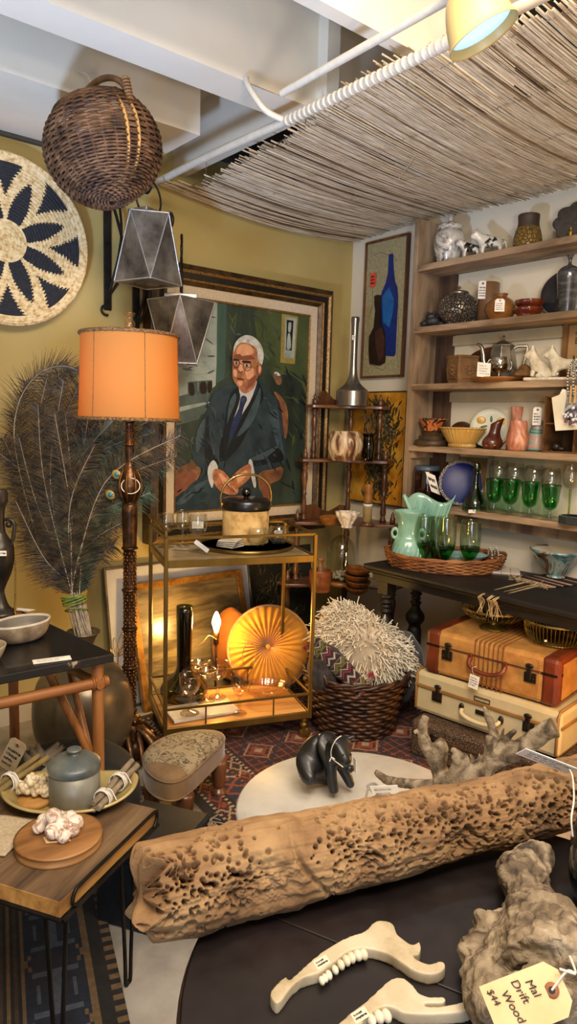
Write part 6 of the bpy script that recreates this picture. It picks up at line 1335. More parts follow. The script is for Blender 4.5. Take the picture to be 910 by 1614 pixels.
for k in range(2600):
    u = math.acos(1-2*rr.random())/PI; v = rr.random(); p = pf(u, v); n = ((p-pc)-lx*(p-pc).dot(lx)*.3).normalized()
    if n.dot(CAM-p) < -.2: continue
    L_ = rr.uniform(.022, .04); sd = Vector((rr.gauss(0, .5), rr.gauss(0, .5), rr.gauss(-.25, .5))); mb.mi = rr.randrange(2)
    mb.tube([p, p+n*L_*.6+sd*L_*.2, p+n*L_*.9+sd*L_*.75+WZ*-.006], [.0022, .0028, .0026], 5)
obj('shag', mb, [M('white_rag_strip', '#dad3c3', '#ece6d8', rough=.95, scale=50), M('cream_rag_strip', '#bfb49c', '#d6ccb6', rough=.95, scale=50)], t, w=True)
# ================================================================== BAR CART
brassb = M('brushed_brass', '#6e5a2e', '#8f7740', rough=.34, metal=.85, scale=6, stretch=(1, 1, .2)); cwood = wood('cart_shelf_wood', '#8a5a2c', '#b98449', '#cf9f62', axis=0, scale=4, rough=.45, ring=9, bump=.1)
FLc = Vector((1.39, 2.44, 0)); FRc = Vector((1.995, 2.225, 0)); cex = (FRc-FLc); cL = cex.length; cex.normalize(); cey = Vector((-cex.y, cex.x, 0)); cD = .39
ca = math.atan2(cex.y, cex.x); cc = FLc+cex*cL/2+cey*cD/2
CART = thing('bar_cart', 'brass two tier bar cart with wooden shelves in front of the portrait', 'bar cart', cc, ca)
hl, hd = cL/2, cD/2; zb_, zt_, zr1, zr2 = .128, .832, .212, .925
def cpt(x, y, z): return CART.matrix_world @ Vector((x, y, z))
for z, nm in ((zb_, 'lower_shelf'), (zt_, 'upper_shelf')):
    mb = MB(); mb.box((0, 0, z-.008), (cL-.02, cD-.02, .014)); o = obj(nm, mb, cwood if nm == 'lower_shelf' else M('tan_glossy_shelf', '#8f7a55', '#a8926a', rough=.25, scale=4, coat=.4), CART)
    mb = MB()
    for c, sz in (((0, -hd, z-.012), (cL+.012, .012, .03)), ((0, hd, z-.012), (cL+.012, .012, .03)), ((-hl, 0, z-.012), (.012, cD-.012, .03)), ((hl, 0, z-.012), (.012, cD-.012, .03))): mb.box(c, sz, ch=.0015)
    obj('shelf_frame', mb, brassb, CART)
for sx in (-1, 1):
    for sy in (-1, 1):
        mb = MB(); top = zr2; mb.box((sx*hl, sy*hd, (.1+top)/2), (.016, .016, top-.1), ch=.002); obj('post', mb, brassb, CART)
        mb = MB(); x, y = sx*(hl-.02), sy*(hd-.02); mb.lathe([(0, .095), (.014, .095), (.016, .085), (.01, .075), (.017, .07), (.017, .055), (.008, .05)], 16, (x, y, 0)); mb.lathe([(0, -.011), (.02, -.011), (.026, -.008), (.026, .008), (.02, .011), (0, .011)], 20, (x+.006, y, .026), ax=(0, 1, 0)); mb.box((x-.002, y-.012, .042), (.018, .003, .04)); mb.box((x-.002, y+.012, .042), (.018, .003, .04)); obj('caster', mb, brassb, CART)
for z, h in ((zr1, .012), (zr2, .012)):
    for c, sz in (((0, -hd, z), (cL, .009, h)), ((0, hd, z), (cL, .009, h)), ((-hl, 0, z), (.009, cD, h)), ((hl, 0, z), (.009, cD, h))):
        mb = MB(); mb.box(c, sz, ch=.0015); obj('rail', mb, brassb, CART)
mb = MB(); mb.tube([(-hl, -hd, zr2+.008), (-hl, -hd, zr2+.03), (-hl-.01, -hd+.03, zr2+.045), (-hl-.01, hd-.03, zr2+.045), (-hl, hd, zr2+.03), (-hl, hd, zr2+.008)], .008, 8, smooth=False); obj('push_handle', mb, brassb, CART)
for x in (-.15, .15):
    for y in (-hd, hd): mb = MB(); mb.box((x, y, .17), (.006, .006, .08)); obj('rail_pin', mb, brassb, CART)
# --- upper shelf
def up_(px, py, z=zt_): q = atZ(px, py, z); q.z = z; return q
tp = up_(389, 861); s = pxs(tp)
t = thing('round_tray', 'round mirrored brass tray on the upper shelf of the bar cart', 'tray', tp)
R_ = 74*s; mb = MB(); mb.lathe([(0, 0), (R_, 0), (R_*1.01, .004), (R_*1.01, .016), (R_*.985, .016), (R_*.98, .006)], 56); obj('rim', mb, brassb, t); mb = MB(); mb.lathe([(0, .006), (R_*.98, .006)], 48); obj('mirror_plate', mb, M('tray_mirror', '#a8966a', rough=.3, metal=.9), t)
for k in range(4):
    p = up_(363, 864)+WZ*(.0075+.0085*k); t = thing('coaster', 'white marble coaster with brass edge, %s in the stack on the round tray' % ['lowest', 'second lowest', 'second highest', 'topmost'][k], 'coaster', p, .3+.12*k, 'stacked coasters')
    mb = MB(); mb.box((0, 0, .004), (.088, .088, .0065), ch=.001); obj('slab', mb, M('white_marble', '#b9b4aa', '#d5d0c6', rough=.3, scale=14), t); mb = MB(); mb.box((0, 0, .0012), (.0895, .0895, .0022)); obj('brass_edge', mb, brassb, t)
for k, (px, py, lb) in enumerate(((406, 862, 'left'), (439, 859, 'right'))):
    p = up_(px, py)+WZ*.007; s = pxs(p); t = thing('roly_poly_glass', 'round clear tumbler on the tray, %s of the two' % ['the empty one, left', 'the one holding paper, right'][k], 'glass', p)
    mb = MB(); mb.lathe(smoothprof([(0, 0), (9*s, 0), (15*s, 8*s), (16.5*s, 17*s), (13.5*s, 28*s), (12.8*s, 28*s), (15.6*s, 17*s), (14*s, 9*s), (8*s, 4*s), (0, 4*s)], 3), 36); obj('bowl', mb, wine, t)
    if k == 1: card('paper_slip', p+WZ*.05-Fw*.012, Rt, -Up*.8+Fw*.5, .036, .03, 2, 71, t)
for k, (px, py, h, r, kind) in enumerate(((262, 862, 52, 12, 'w'), (288, 860, 55, 10, 'w'), (312, 868, 57, 14, 'g'))):
    p = up_(px, py); s = pxs(p); lb = ['leftmost stemmed wine glass on the upper shelf of the bar cart', 'narrow cordial glass between the two larger glasses on the upper shelf', 'clear goblet with faceted foot and a paper tag on the upper shelf'][k]
    tg = goblet('stem_glass', lb, 'wine glass', p, s, [(2*s, h*.45*s), (r*.75*s, h*.5*s), (r*1.0*s, h*.66*s), (r*1.02*s, h*.8*s), (r*.95*s, h*s), (r*.91*s, h*s), (r*.97*s, h*.8*s), (r*.94*s, h*.67*s), (r*.7*s, h*.53*s), (0, h*.48*s)], [(0, h*.46*s), (2*s, h*.44*s), (1.6*s, h*.3*s), (2.6*s, h*.22*s), (1.6*s, h*.12*s), (3*s, h*.06*s)], [(0, 0), (r*.95*s, 0), (r*.95*s, 1*s), (3*s, 3*s), (0, 4*s)], wine, wine)
    if k == 2: card('price_tag', p+WZ*(h*.72*s)-Fw*.012, Rt, -Up, .05, .03, 3, 81, tg)
card('price_tag', up_(283, 867)+WZ*.004, Rt*1+Fw*-.45, Fw*-.9+Rt*-.3, .075, .022, 2, 82, None, M('pale_blue_tag', '#c5cbd2', rough=.8), 'pale blue paper tag lying flat on the cart between the glasses', 'price tag')
card('price_tag', atD(338, 862, 3.02), Rt*.75-Up*.55, -Up*.75-Rt*.55, .016, .0, 0, 83) if 0 else None
card('price_tag', atD(318, 861, 2.97), Rt*.8-Up*.6, -Up*.8-Rt*.6, .07, .018, 1, 84, None, M('pale_blue_tag', '#c5cbd2'), 'pale blue tag leaning on the foot of the tagged goblet', 'price tag')
# ice bucket
bp2 = atD(387, 850, 3.31); bp2.z = zt_; s = pxs(bp2)
t = thing('ice_bucket', 'cork covered ice bucket with black lid, round knob and brass bail handle', 'ice bucket', bp2, ca)
mb = MB(); mb.lathe([(0, 0), (36*s, 0), (36.5*s, 2*s), (36.5*s, 54*s)], 48); obj('body', mb, M('cork', '#9d7a46', '#c6a468', rough=.8, scale=16, c3='#d6ba82', bump=.4, bscale=60), t)
mb = MB(); mb.lathe(smoothprof([(37*s, 53*s), (38.5*s, 55*s), (38.5*s, 64*s), (36*s, 69*s), (30*s, 71*s), (0, 72*s)], 3), 48); obj('lid', mb, M('black_lid', '#0c0c0d', '#17171a', rough=.3, coat=.3), t)
mb = MB(); mb.lathe([(4*s, 71*s), (3*s, 76*s)], 16); mb.ell((0, 0, 80*s), 8*s, 20, 14); obj('knob', mb, M('glossy_black_knob', '#070708', rough=.08, coat=1), t)
mb = MB(); mb.tube(smoothpath([(-39*s, 0, 60*s), (-41*s, 0, 72*s), (-36*s, -.005, 90*s), (-20*s, -.01, 104*s), (0, -.012, 108*s), (20*s, -.01, 104*s), (36*s, -.005, 90*s), (41*s, 0, 72*s), (39*s, 0, 60*s)], 5), 1.9*s, 8)
for sg in (-1, 1): mb.ell((sg*39.5*s, 0, 60*s), (2.5*s, 4*s, 5*s), 10, 8)
obj('bail_handle', mb, M('polished_brass', '#a58a4e', '#c4aa6a', rough=.2, metal=.9), t)
# --- lower shelf
def lo_(px, py): q = atZ(px, py, zb_); q.z = zb_; return q
p = lo_(318, 1121); t = thing('marble_board', 'thin white marble serving board under the goblets on the lower shelf', 'board', p, ca+.12); mb = MB(); mb.box((0, 0, .006), (.3, .16, .012), ch=.002); obj('slab', mb, M('white_marble', '#b9b4aa'), t)
zb2 = .141
def lob(px, py): q = atZ(px, py, zb2); q.z = zb2; return q
press = glass('pressed_glass', '#fbf6ee', trans=.8)
def stemware(name, label, p, h, r, deep=.5, cat='goblet'):
    s = pxs(p); return goblet(name, label, cat, p, s, [(2*s, h*deep*s), (r*.7*s, h*(deep+.07)*s), (r*s, h*(deep+.25)*s), (r*1.02*s, h*.95*s), (r*1.04*s, h*s), (r*.98*s, h*s), (r*.94*s, h*(deep+.26)*s), (r*.6*s, h*(deep+.09)*s), (0, h*(deep+.05)*s)], [(0, h*deep*s), (3*s, h*(deep-.03)*s), (2*s, h*.3*s), (3.4*s, h*.24*s), (2*s, h*.14*s), (4*s, h*.07*s)], [(0, 0), (r*.85*s, 0), (r*.85*s, 1.5*s), (4*s, 4*s), (0, 5*s)], press, press)
stemware('glass_goblet', 'large clear goblet at the front left of the lower cart shelf', lob(299, 1124), 62, 16.5)
stemware('glass_goblet', 'tall clear goblet behind the two small sherbet glasses on the lower cart shelf', lob(343, 1099), 57, 15)
stemware('sherbet_glass', 'small wide sherbet glass nearest the smoked vase on the lower cart shelf', lob(313, 1092), 50, 14.5, .74, 'sherbet glass')
stemware('sherbet_glass', 'small wide sherbet glass in front of the tall clear goblet', lob(325, 1106), 52, 15, .74, 'sherbet glass')
p = lo_(377, 1124); stemware('glass_goblet', 'clear goblet with round patterned foot in front of the pressed glass dish', p, 64, 13.5)
p = lob(278, 1100); s = pxs(p); t = thing('glass_cup', 'tiny clear handled glass cup at the left on the lower cart shelf', 'cup', p); mb = MB(); mb.lathe(smoothprof([(0, 0), (5*s, 0), (6.5*s, 8*s), (7*s, 20*s), (6.4*s, 20*s), (5.6*s, 8*s), (0, 3*s)], 3), 24); obj('bowl', mb, press, t); mb = MB(); mb.tube(arc((-7*s, 0, 11*s), 5.5*s, PI*.4, PI*1.6, 12), 1.2*s, 6); obj('handle', mb, press, t)
p = lo_(414, 1101); s = pxs(p)
t = thing('pressed_glass_dish', 'oval pressed glass dish with two loop handles on the lower cart shelf', 'dish', p, ca)
mb = MB(); mb.lathe(smoothprof([(0, 3*s), (12*s, 4*s), (10*s, 0), (14*s, 0), (15*s, 6*s), (30*s, 14*s), (38*s, 24*s), (36.5*s, 24.5*s), (28*s, 16*s), (0, 9*s)], 3), 90, sy=.62, fl=.02, nf=30); obj('bowl', mb, press, t)
mb = MB()
for sg in (-1, 1): mb.tube(arc((sg*38*s, 0, 18*s), 8*s, -2.2, 2.2, 14, Vector((sg, 0, 0)), WZ), 1.8*s, 7)
obj('handle', mb, press, t)
# smoked vase, candle lamp
p = lo_(283, 1072); p = cpt(-hl+.14, hd-.085, zb_); s = pxs(p)
t = thing('smoked_glass_vase', 'tall smoked glass bottle vase with wide base at the back of the cart', 'vase', p)
mb = MB(); mb.lathe(smoothprof([(0, 0), (26*s, 0), (35*s, 8*s), (36*s, 20*s), (24*s, 34*s), (13*s, 46*s), (11.5*s, 70*s), (13*s, 141*s), (12.2*s, 141*s), (10.6*s, 70*s), (12*s, 46*s), (22*s, 34*s)], 3), 40); obj('body', mb, glass('smoked_glass', '#8f9684', trans=.95), t)
mb = MB(); mb.lathe([(0, 30*s), (8*s, 30*s), (9*s, 36*s), (0, 38*s)], 20)
for k in range(8): a = 2*PI*k/8; mb.tube([(8*s*math.cos(a), 8*s*math.sin(a), 36*s), (12.4*s*math.cos(a), 12.4*s*math.sin(a), 139*s)], .0012, 4)
obj('dark_ribs', mb, M('dark_rib', '#15150f', rough=.4), t)
p = atD(341, 1000, 3.42); lamp_z = p.z; p = Vector((p.x, p.y, 0)); s = 3.42/FPX
t = thing('candle_lamp', 'bare candle bulb on a slim dark lamp stem behind the cart', 'lamp', p)
mb = MB(); mb.lathe(smoothprof([(0, 0), (.038, 0), (.039, .01), (.025, .025), (.008, .04), (.006, .1), (.006, lamp_z-.045)], 3), 24); obj('stem', mb, bronze, t)
mb = MB(); mb.lathe([(.012, lamp_z-.05), (.015, lamp_z-.045), (.014, lamp_z-.02), (.016, lamp_z-.015), (.016, lamp_z+.01), (.012, lamp_z+.012)], 18); obj('socket', mb, bronze, t)
mb = MB(); mb.lathe(smoothprof([(.009, lamp_z+.012), (.017, lamp_z+.04), (.022, lamp_z+.06), (.017, lamp_z+.085), (.006, lamp_z+.11), (0, lamp_z+.116)], 4), 24); obj('bulb', mb, emit('candle_bulb', '#ffe0a0', 16), t)
light('candle_lamp_light', 'POINT', Vector((p.x, p.y, lamp_z+.06))-Vector((.02, .03, 0)), None, 13, '#ffc465', .03)
mb = MB(); c = atD(392, 1038, 3.3); mb.tube(smoothpath([atD(384, 1052, 3.3), atD(383, 1028, 3.3), atD(391, 1012, 3.3), atD(401, 1017, 3.3), atD(404, 1030, 3.3), atD(400, 1047, 3.3)], 6), .0025, 6); c2 = smoothpath([atD(302, 1025, 3.36), atD(320, 1012, 3.36), atD(330, 1002, 3.38), atD(341, 1008, 3.4)], 6); mb.tube(c2, .0022, 6); mb.tube(smoothpath([atD(400, 1047, 3.3), atD(395, 1075, 3.32), Vector((c.x, c.y+.03, .02))], 5), .0025, 6); obj('cord', mb, M('gold_cord', '#b98f45', rough=.5), t, w=True)
# cushions behind the cart
velv = M('mustard_velvet', '#9a6213', '#c98a24', rough=.8, scale=6, sheen=.6, bump=.2, bscale=30); velo = M('orange_velvet', '#a05a16', '#bd7222', rough=.85, scale=6, sheen=.5, bump=.2, bscale=30)
p = atD(424, 1020, 3.5); s = pxs(p); Rc = 66*s; 
axc = (-Fw*.85+WZ*.28+WX*-.15).normalized(); Rm = WZ.rotation_difference(axc).to_matrix()
t = thing('round_cushion', 'round pleated mustard velvet cushion with central button behind the cart', 'cushion', p)
mb = MB()
def cush(u, v):
    a = 2*PI*v; 
    if u < .5: r = u*2; side = 1
    else: r = (1-u)*2; side = -1
    pl = .006*math.sin(a*34+2*math.sin(a*3))*(1-r*.55)*(r > .02); th = .06*(1-r**5)**.5*(1-.62*math.exp(-(r/.2)**2))
    return Vector(p)+Rm @ Vector((Rc*r*math.cos(a), Rc*r*math.sin(a), side*th+pl*side))
mb.grid(cush, 49, 272, cv=True); obj('velvet_cover', mb, velv, t, w=True)
mb = MB(); mb.ell(Vector(p)+Rm @ Vector((0, 0, .026)), (.014, .014, .008), 16, 8, Rm); obj('button', mb, velv, t, w=True)
mb = MB(); mb.tube([Vector(p)+Rm @ Vector((Rc*1.0*math.cos(2*PI*k/80), Rc*math.sin(2*PI*k/80), 0)) for k in range(80)], .005, 7, closed=True); obj('piping', mb, velv, t, w=True)
blob('orange_cushion', 'plain orange velvet cushion standing behind the candle lamp', 'cushion', atD(364, 1015, 3.62)+WZ*0, (.095, .04, .19), Matrix.Rotation(-.5, 4, 'Z'), velo, .06, 2, seed=2)
# leaning frames
def leanframe(name, label, cat, x0, x1, yb, yt, H, fw, fm, mat_w, matm, picm, fd=.022, z0=0.0):
    th = math.atan2(yt-yb, H); t = thing(name, label, cat, ((x0+x1)/2, yb, z0), 0, rot=(-th, 0, 0)); Wd = x1-x0
    mb = MB()
    for c, sz in (((-Wd/2+fw/2, 0, H/2), (fw, fd, H)), ((Wd/2-fw/2, 0, H/2), (fw, fd, H)), ((0, 0, fw/2), (Wd-2*fw, fd, fw)), ((0, 0, H-fw/2), (Wd-2*fw, fd, fw))): mb.box(c, sz, ch=.002)
    obj('frame', mb, fm, t)
    mb = MB(); mb.box((0, .004, H/2), (Wd-2*fw, .006, H-2*fw)); obj('mount', mb, matm, t)
    if picm: mb = MB(); mb.box((0, .0, H/2), (Wd-2*fw-2*mat_w, .003, H-2*fw-2*mat_w)); obj('print', mb, picm, t)
    return t
xa, xb = atY(168, 915, 3.08).x, atY(397, 893, 3.08).x
leanframe('mounted_print', 'large thin grey framed print with wide white mount leaning on the back wall', 'picture', xa, xb, 3.0, 3.125, .69, .012, M('pewter_frame', '#4d4a46', '#65625c', rough=.3, metal=.5), .11, M('white_mount', '#aeb0b3', '#bfc1c3', rough=.5, scale=5, coat=.4), M('sepia_print', '#6b5c42', '#8d7b58', rough=.3, scale=5, coat=.6))
xa, xb = atY(216, 945, 2.98).x, atY(388, 913, 3.02).x
leanframe('gilt_frame', 'gold framed glazed picture leaning in front of the white mounted print', 'picture', xa, xb, 2.91, 3.085, .615, .035, M('old_gilt', '#7d5420', '#b3823a', rough=.35, metal=.45, scale=26, bump=.4, bscale=60), .0, wood('misty_print', '#574c36', '#857653', '#a3946f', axis=0, scale=5, rough=.22, coat=.6, bump=0), None, .03)
# gold wire flower on the floor behind the lamp
fw0 = atD(186, 1035, 3.05); t = thing('wire_flower', 'small gold wire flower ornament between the lamp pole and the white mounted print', 'ornament', (fw0.x, fw0.y, 0)); mb = MB()
for k, (x, y) in enumerate(((176, 1024), (181, 1010), (192, 1003), (198, 1018))):
    c = atD(x, y, 3.05); d_ = (c-fw0); n_ = d_.cross(Fw).normalized()*.012; mb.tube(smoothpath([fw0, fw0+d_*.5+n_, fw0+d_*1.2, fw0+d_*.5-n_, fw0], 6), .0022, 6)
mb.tube([fw0, Vector((fw0.x, fw0.y, 0))], .003, 6); obj('wire', mb, M('gold_wire', '#a98436', '#c9a450', rough=.3, metal=.8), t, w=True)
# dark carved panel right of the frames
xa, xb = atY(396, 900, 3.1).x, atY(482, 900, 3.1).x
t = thing('ornate_panel', 'dark ornate carved panel leaning on the back wall behind the corner shelf', 'panel', ((xa+xb)/2, 3.06, 0), 0, rot=(-.1, 0, 0))
mb = MB(); mb.box((0, 0, .34), (xb-xa+.1, .02, .68), ch=.003); obj('board', mb, M('dark_green_bronze', '#11110c', '#23221a', rough=.5, scale=12), t)
mb = MB(); rr = random.Random(4)
for k in range(26):
    c = Vector((rr.uniform(-.16, .16), -.012, rr.uniform(.06, .62))); mb.tube(scrollp(c, rr.uniform(.03, .055), .006, rr.uniform(0, 6), rr.choice((-1, 1))*1.1, 20, WX, WZ), [.003+.003*i/19 for i in range(20)], 6)
    for q in range(3): a = rr.uniform(0, 6.28); mb.tube([c, c+Vector((math.cos(a)*.03, -.004, math.sin(a)*.03)), c+Vector((math.cos(a+.5)*.055, 0, math.sin(a+.5)*.055))], [.003, .006, .001], 5)
obj('carved_relief', mb, M('pale_bronze_relief', '#2e2a1c', '#5a5238', rough=.4, metal=.5, scale=40), t)  # scrolls in a paler bronze than the board
# ================================================================== RUGS
def pixrug(name, label, origin, ux, uy, W, L, cell, fn, cols, z=.006, fringe=None):
    ux = Vector(ux).normalized(); uy = Vector(uy).normalized(); nu, nv = int(W/cell), int(L/cell)
    t = thing(name, label, 'rug', origin); mb = MB(); o = Vector(origin)
    mb.grid(lambda u, v: o+ux*(W*u)+uy*(L*v)+WZ*(z+.0012*noise.noise(Vector((u*30, v*30, 0)))), nu+1, nv+1, mfn=lambda i, j: fn(i, j, nu, nv))
    mb.grid(lambda u, v: o+ux*(W*u)+uy*(L*v), 2, 2); obj('pile', mb, cols, t, w=True)
    if fringe:
        m2 = MB(); rr = random.Random(2)
        for k in range(int(L/.012)):
            b = o+uy*(k*.012)+WZ*.004; m2.tube([b+ux*.005, b-ux*rr.uniform(.02, .03)+uy*rr.uniform(-.006, .006), b-ux*rr.uniform(.04, .07)+uy*rr.uniform(-.02, .02)-WZ*.001], .0018, 4)
        obj('fringe', m2, M('rug_fringe', '#7b6a52', '#a08d70', rough=.95, scale=60), t, w=True)
    return t
wl = lambda n, a, b: M(n, a, b, rough=.95, scale=70, sheen=.2)
RC = [wl('rug_dark_red', '#2a0f0c', '#3d1712'), wl('rug_black', '#0f0b0c', '#191214'), wl('rug_rust', '#6b2f1b', '#853f25'), wl('rug_cream', '#8a745a', '#a38c70'), wl('rug_navy', '#141726', '#1e2235')]
BW = [(0, 6, 1), (6, 8, 3), (8, 16, 0), (16, 18, 3), (18, 20, 1), (20, 34, 4), (34, 36, 2), (36, 44, 0), (44, 46, 3)]
def redfn(i, j, nu, nv):
    d = min(i, nu-1-i, j, nv-1-j); al = j if d in (i, nu-1-i) else i
    if d < 46:
        for a, b, c in BW:
            if a <= d < b:
                k = (d-a)/(b-a)
                if b-a == 2: return c if (al//2) % 2 else 1
                q = al % 24; z = abs((al % 12)-6)
                if b-a >= 8 and abs(z-6*abs(k*2-1)) < 1.3: return 2 if (al//24) % 2 else 3
                if b-a >= 8 and abs(k-.5) < .14 and q < 4: return 2
                return c
    x, y = (i-46) % 34-17, (j-46) % 34-17; m = abs(x)+abs(y)
    if m < 4: return 3
    if m < 8: return 2
    if m in (11, 12): return 3 if (x+y) % 3 else 2
    if m in (16, 17): return 4
    if abs(x) == 16 or abs(y) == 16: return 1
    return 0 if (x*y+x) % 7 else 2
pixrug('persian_rug', 'dark red patterned oriental rug beneath the bar cart, footstool and marble table', (1.2, 1.2, 0), (1, -.02, 0), (.12, 1, 0), 1.62, 1.68, .0065, redfn, RC, fringe=True)
BC = [wl('rug_deep_blue', '#0e141f', '#172133'), wl('rug_brown', '#2f2418', '#412f20'), wl('rug_blackish', '#100e0e', '#1a1716'), wl('rug_tan', '#54422c', '#6a5437'), wl('rug_grey_blue', '#39424f', '#4a5461')]
def bluefn(i, j, nu, nv):
    d = nu-1-i
    if d < 3: return 3 if (j//2) % 2 else 2
    if d < 7: return 2
    if d < 9: return 3
    if d < 26:
        x, y = d-17, j % 26-13
        if abs(x) < 2 and abs(y) < 8: return 4
        if abs(y) in (7, 8) and abs(x) < 7: return 4
        if abs(abs(x)-5) < 1 and abs(y) < 4: return 4
        if abs(x) == abs(y)//2+2 and abs(y) > 9: return 3
        return 0
    if d < 34: return (3, 2, 1, 2, 3, 2, 1, 2)[d-26]
    if d < 64:
        x, y = d-49, j % 40-20
        if abs(abs(x)+abs(y)-12) < 1.5: return 2
        if abs(x)+abs(y) < 5: return 0
        if abs(y) > 17: return 2
        if (abs(x)+2*(y//4)) % 9 < 2: return 2
        return 1
    if d < 72: return (3, 2, 1, 2, 3, 2, 1, 2)[d-64]
    if d < 96:
        x, y = d-84, j % 26-13
        if abs(x) < 2 and abs(y) < 8: return 4
        if abs(y) in (7, 8) and abs(x) < 7: return 4
        return 0
    return 2 if (d+j//6) % 11 < 4 else 0
dr2 = Vector((.165, .535, 0)).normalized(); ur = Vector((dr2.y, -dr2.x, 0)); o2 = Vector((.845, 1.884, 0))+dr2*.12-ur*1.1-dr2*1.75
pixrug('blue_rug', 'dark blue and brown geometric rug on the concrete beneath the plank bench', o2, ur, dr2, 1.1, 1.75, .0085, bluefn, BC)

# ================================================================== FOOTSTOOL
sc_ = Vector((1.262, 2.075, 0)); sa = math.atan2(.5, .86)
t = thing('footstool', 'small kidney shaped footstool covered in damask and brown velvet, beside the lamp base', 'footstool', sc_, sa)
def kid(a):
    x = .2*math.cos(a); y = .115*math.sin(a)
    return x, y-.06*math.cos(a)**2+.025
damask, dt, db = newmat('damask_fabric'); v = coords(dt, (1, 1, 1)); n1 = tex(dt, 'ShaderNodeTexVoronoi', v, Scale=17, feature='SMOOTH_F1'); n2 = tex(dt, 'ShaderNodeTexNoise', v, Scale=24, Detail=2, Distortion=2.2)
mm = nd(dt, 'ShaderNodeMath', operation='MULTIPLY_ADD'); dt.links.new(n1.outputs['Distance'], mm.inputs[0]); mm.inputs[1].default_value = .35; dt.links.new(n2.outputs[0], mm.inputs[2])
dt.links.new(ramp(dt, mm.outputs[0], [(.56, '#8f8167'), (.585, '#4a4233'), (.62, '#3f382c'), (.645, '#8a7c62'), (.7, '#978a70')]), db.inputs['Base Color']); db.inputs['Roughness'].default_value = .8
velb = M('brown_velvet', '#6a5135', '#836a49', rough=.85, scale=9, sheen=.5)
zt0, zt1 = .135, .235
mb = MB(); NA_ = 72
def stf(u, v):
    a = 2*PI*v; x, y = kid(a); 
    if u < .35: k = 1.0; z = zt0+(zt1-.03-zt0)*(u/.35)
    else: w_ = (u-.35)/.65; k = math.cos(w_*PI/2)**.55; z = zt1-.03+.034*math.sin(w_*PI/2)
    return Vector((x*k, y*k, z))
def stm(i, j):
    u = (i+.5)/23; a = 2*PI*(j+.5)/NA_; x = kid(a)[0]; k = 1 if u < .35 else math.cos((u-.35)/.65*PI/2)**.55
    return 1 if (u < .3 or abs(x*k) > .135) else 0
mb.grid(stf, 24, NA_, cv=True, mfn=stm); mb.poly([stf(0, j/NA_) for j in range(NA_)][::-1], 1); obj('seat', mb, [damask, velb], t)
mb = MB()
for z in (zt0+.004, zt1-.032): mb.tube([Vector((*kid(2*PI*k/72), z)) for k in range(72)], .0032, 6, closed=True)
obj('piping', mb, velb, t)
for x, y in ((-.13, -.075), (.13, -.075), (-.12, .06), (.12, .06)):
    mb = MB(); mb.lathe(smoothprof([(0, 0), (.026, 0), (.03, .012), (.024, .022), (.018, .03), (.022, .04), (.026, .07), (.03, .1), (.03, .136), (0, .137)], 3), 20, (x, y, 0)); obj('leg', mb, walnut, t)
mb = MB(); mb.tube([(.0268*math.cos(2*PI*k/24)-.13, .0268*math.sin(2*PI*k/24)-.075, .034+.002*math.sin(k)) for k in range(24)], .002, 5, closed=True); obj('leg_cord', mb, stringm, t)
# grey fringe bundle in front of the stool
def tassels(name, label, pts, n, L, r, mat, seed=0):
    mb = MB(); rr = random.Random(seed); path = smoothpath(pts, 8)
    for k in range(5): mb.tube([p+Vector((rr.uniform(-.008, .008), rr.uniform(-.008, .008), abs(rr.gauss(0, .006)))) for p in path], .0035, 5)
    for k in range(n):
        i = rr.randrange(len(path)); p = path[i]; a = rr.uniform(0, 6.28); d = Vector((math.cos(a), math.sin(a), 0))
        mb.tube(smoothpath([p+WZ*.01, p+d*L*.3+WZ*rr.uniform(.008, .03), p+d*L*.7+Vector((-d.y, d.x, 0))*rr.uniform(-.02, .02)+WZ*rr.uniform(.003, .015), p+d*L+WZ*.002], 3), r, 5)
    return tag(obj(name, mb, mat), label, 'fringe')
frm = M('oatmeal_yarn', '#776b58', '#9c8f79', rough=.95, scale=50)
tassels('yarn_fringe', 'tangled oatmeal yarn fringe lying on the floor in front of the footstool', [atZ(262, 1292, .02), atZ(285, 1312, .02), atZ(312, 1322, .03), atZ(330, 1300, .05)], 70, .07, .002, frm, 1)
tassels('yarn_hank', 'grey yarn hank heaped between the lamp base and the tin jar platter', [atZ(196, 1262, .06), atZ(214, 1245, .08), atZ(232, 1258, .06)], 60, .06, .0025, M('grey_yarn', '#55504a', '#77716a', rough=.95, scale=50), 2)

# ================================================================== MARBLE TABLE, PIG, DRIFTWOOD ROOT
mc = Vector((1.245, 1.19, 0)); MZ = .42; MR = .315
marb = M('white_table_marble', '#a9a59c', '#c4c0b6', rough=.5, scale=5, c3='#d2cec4', lo=.3, hi=.7)
t = thing('marble_table', 'low round table with white marble top standing on the oriental rug', 'table', mc)
mb = MB(); mb.lathe([(0, MZ-.026), (MR-.012, MZ-.026), (MR, MZ-.018), (MR, MZ-.008), (MR-.006, MZ-.003), (MR-.016, MZ-.002), (MR-.018, MZ), (0, MZ)], 80); obj('top', mb, marb, t)
mb = MB(); mb.lathe(smoothprof([(0, .008), (.16, .008), (.165, .03), (.05, .06), (.03, .12), (.035, .22), (.03, .34), (.1, .392), (0, .393)], 3), 32); obj('pedestal', mb, iron, t)
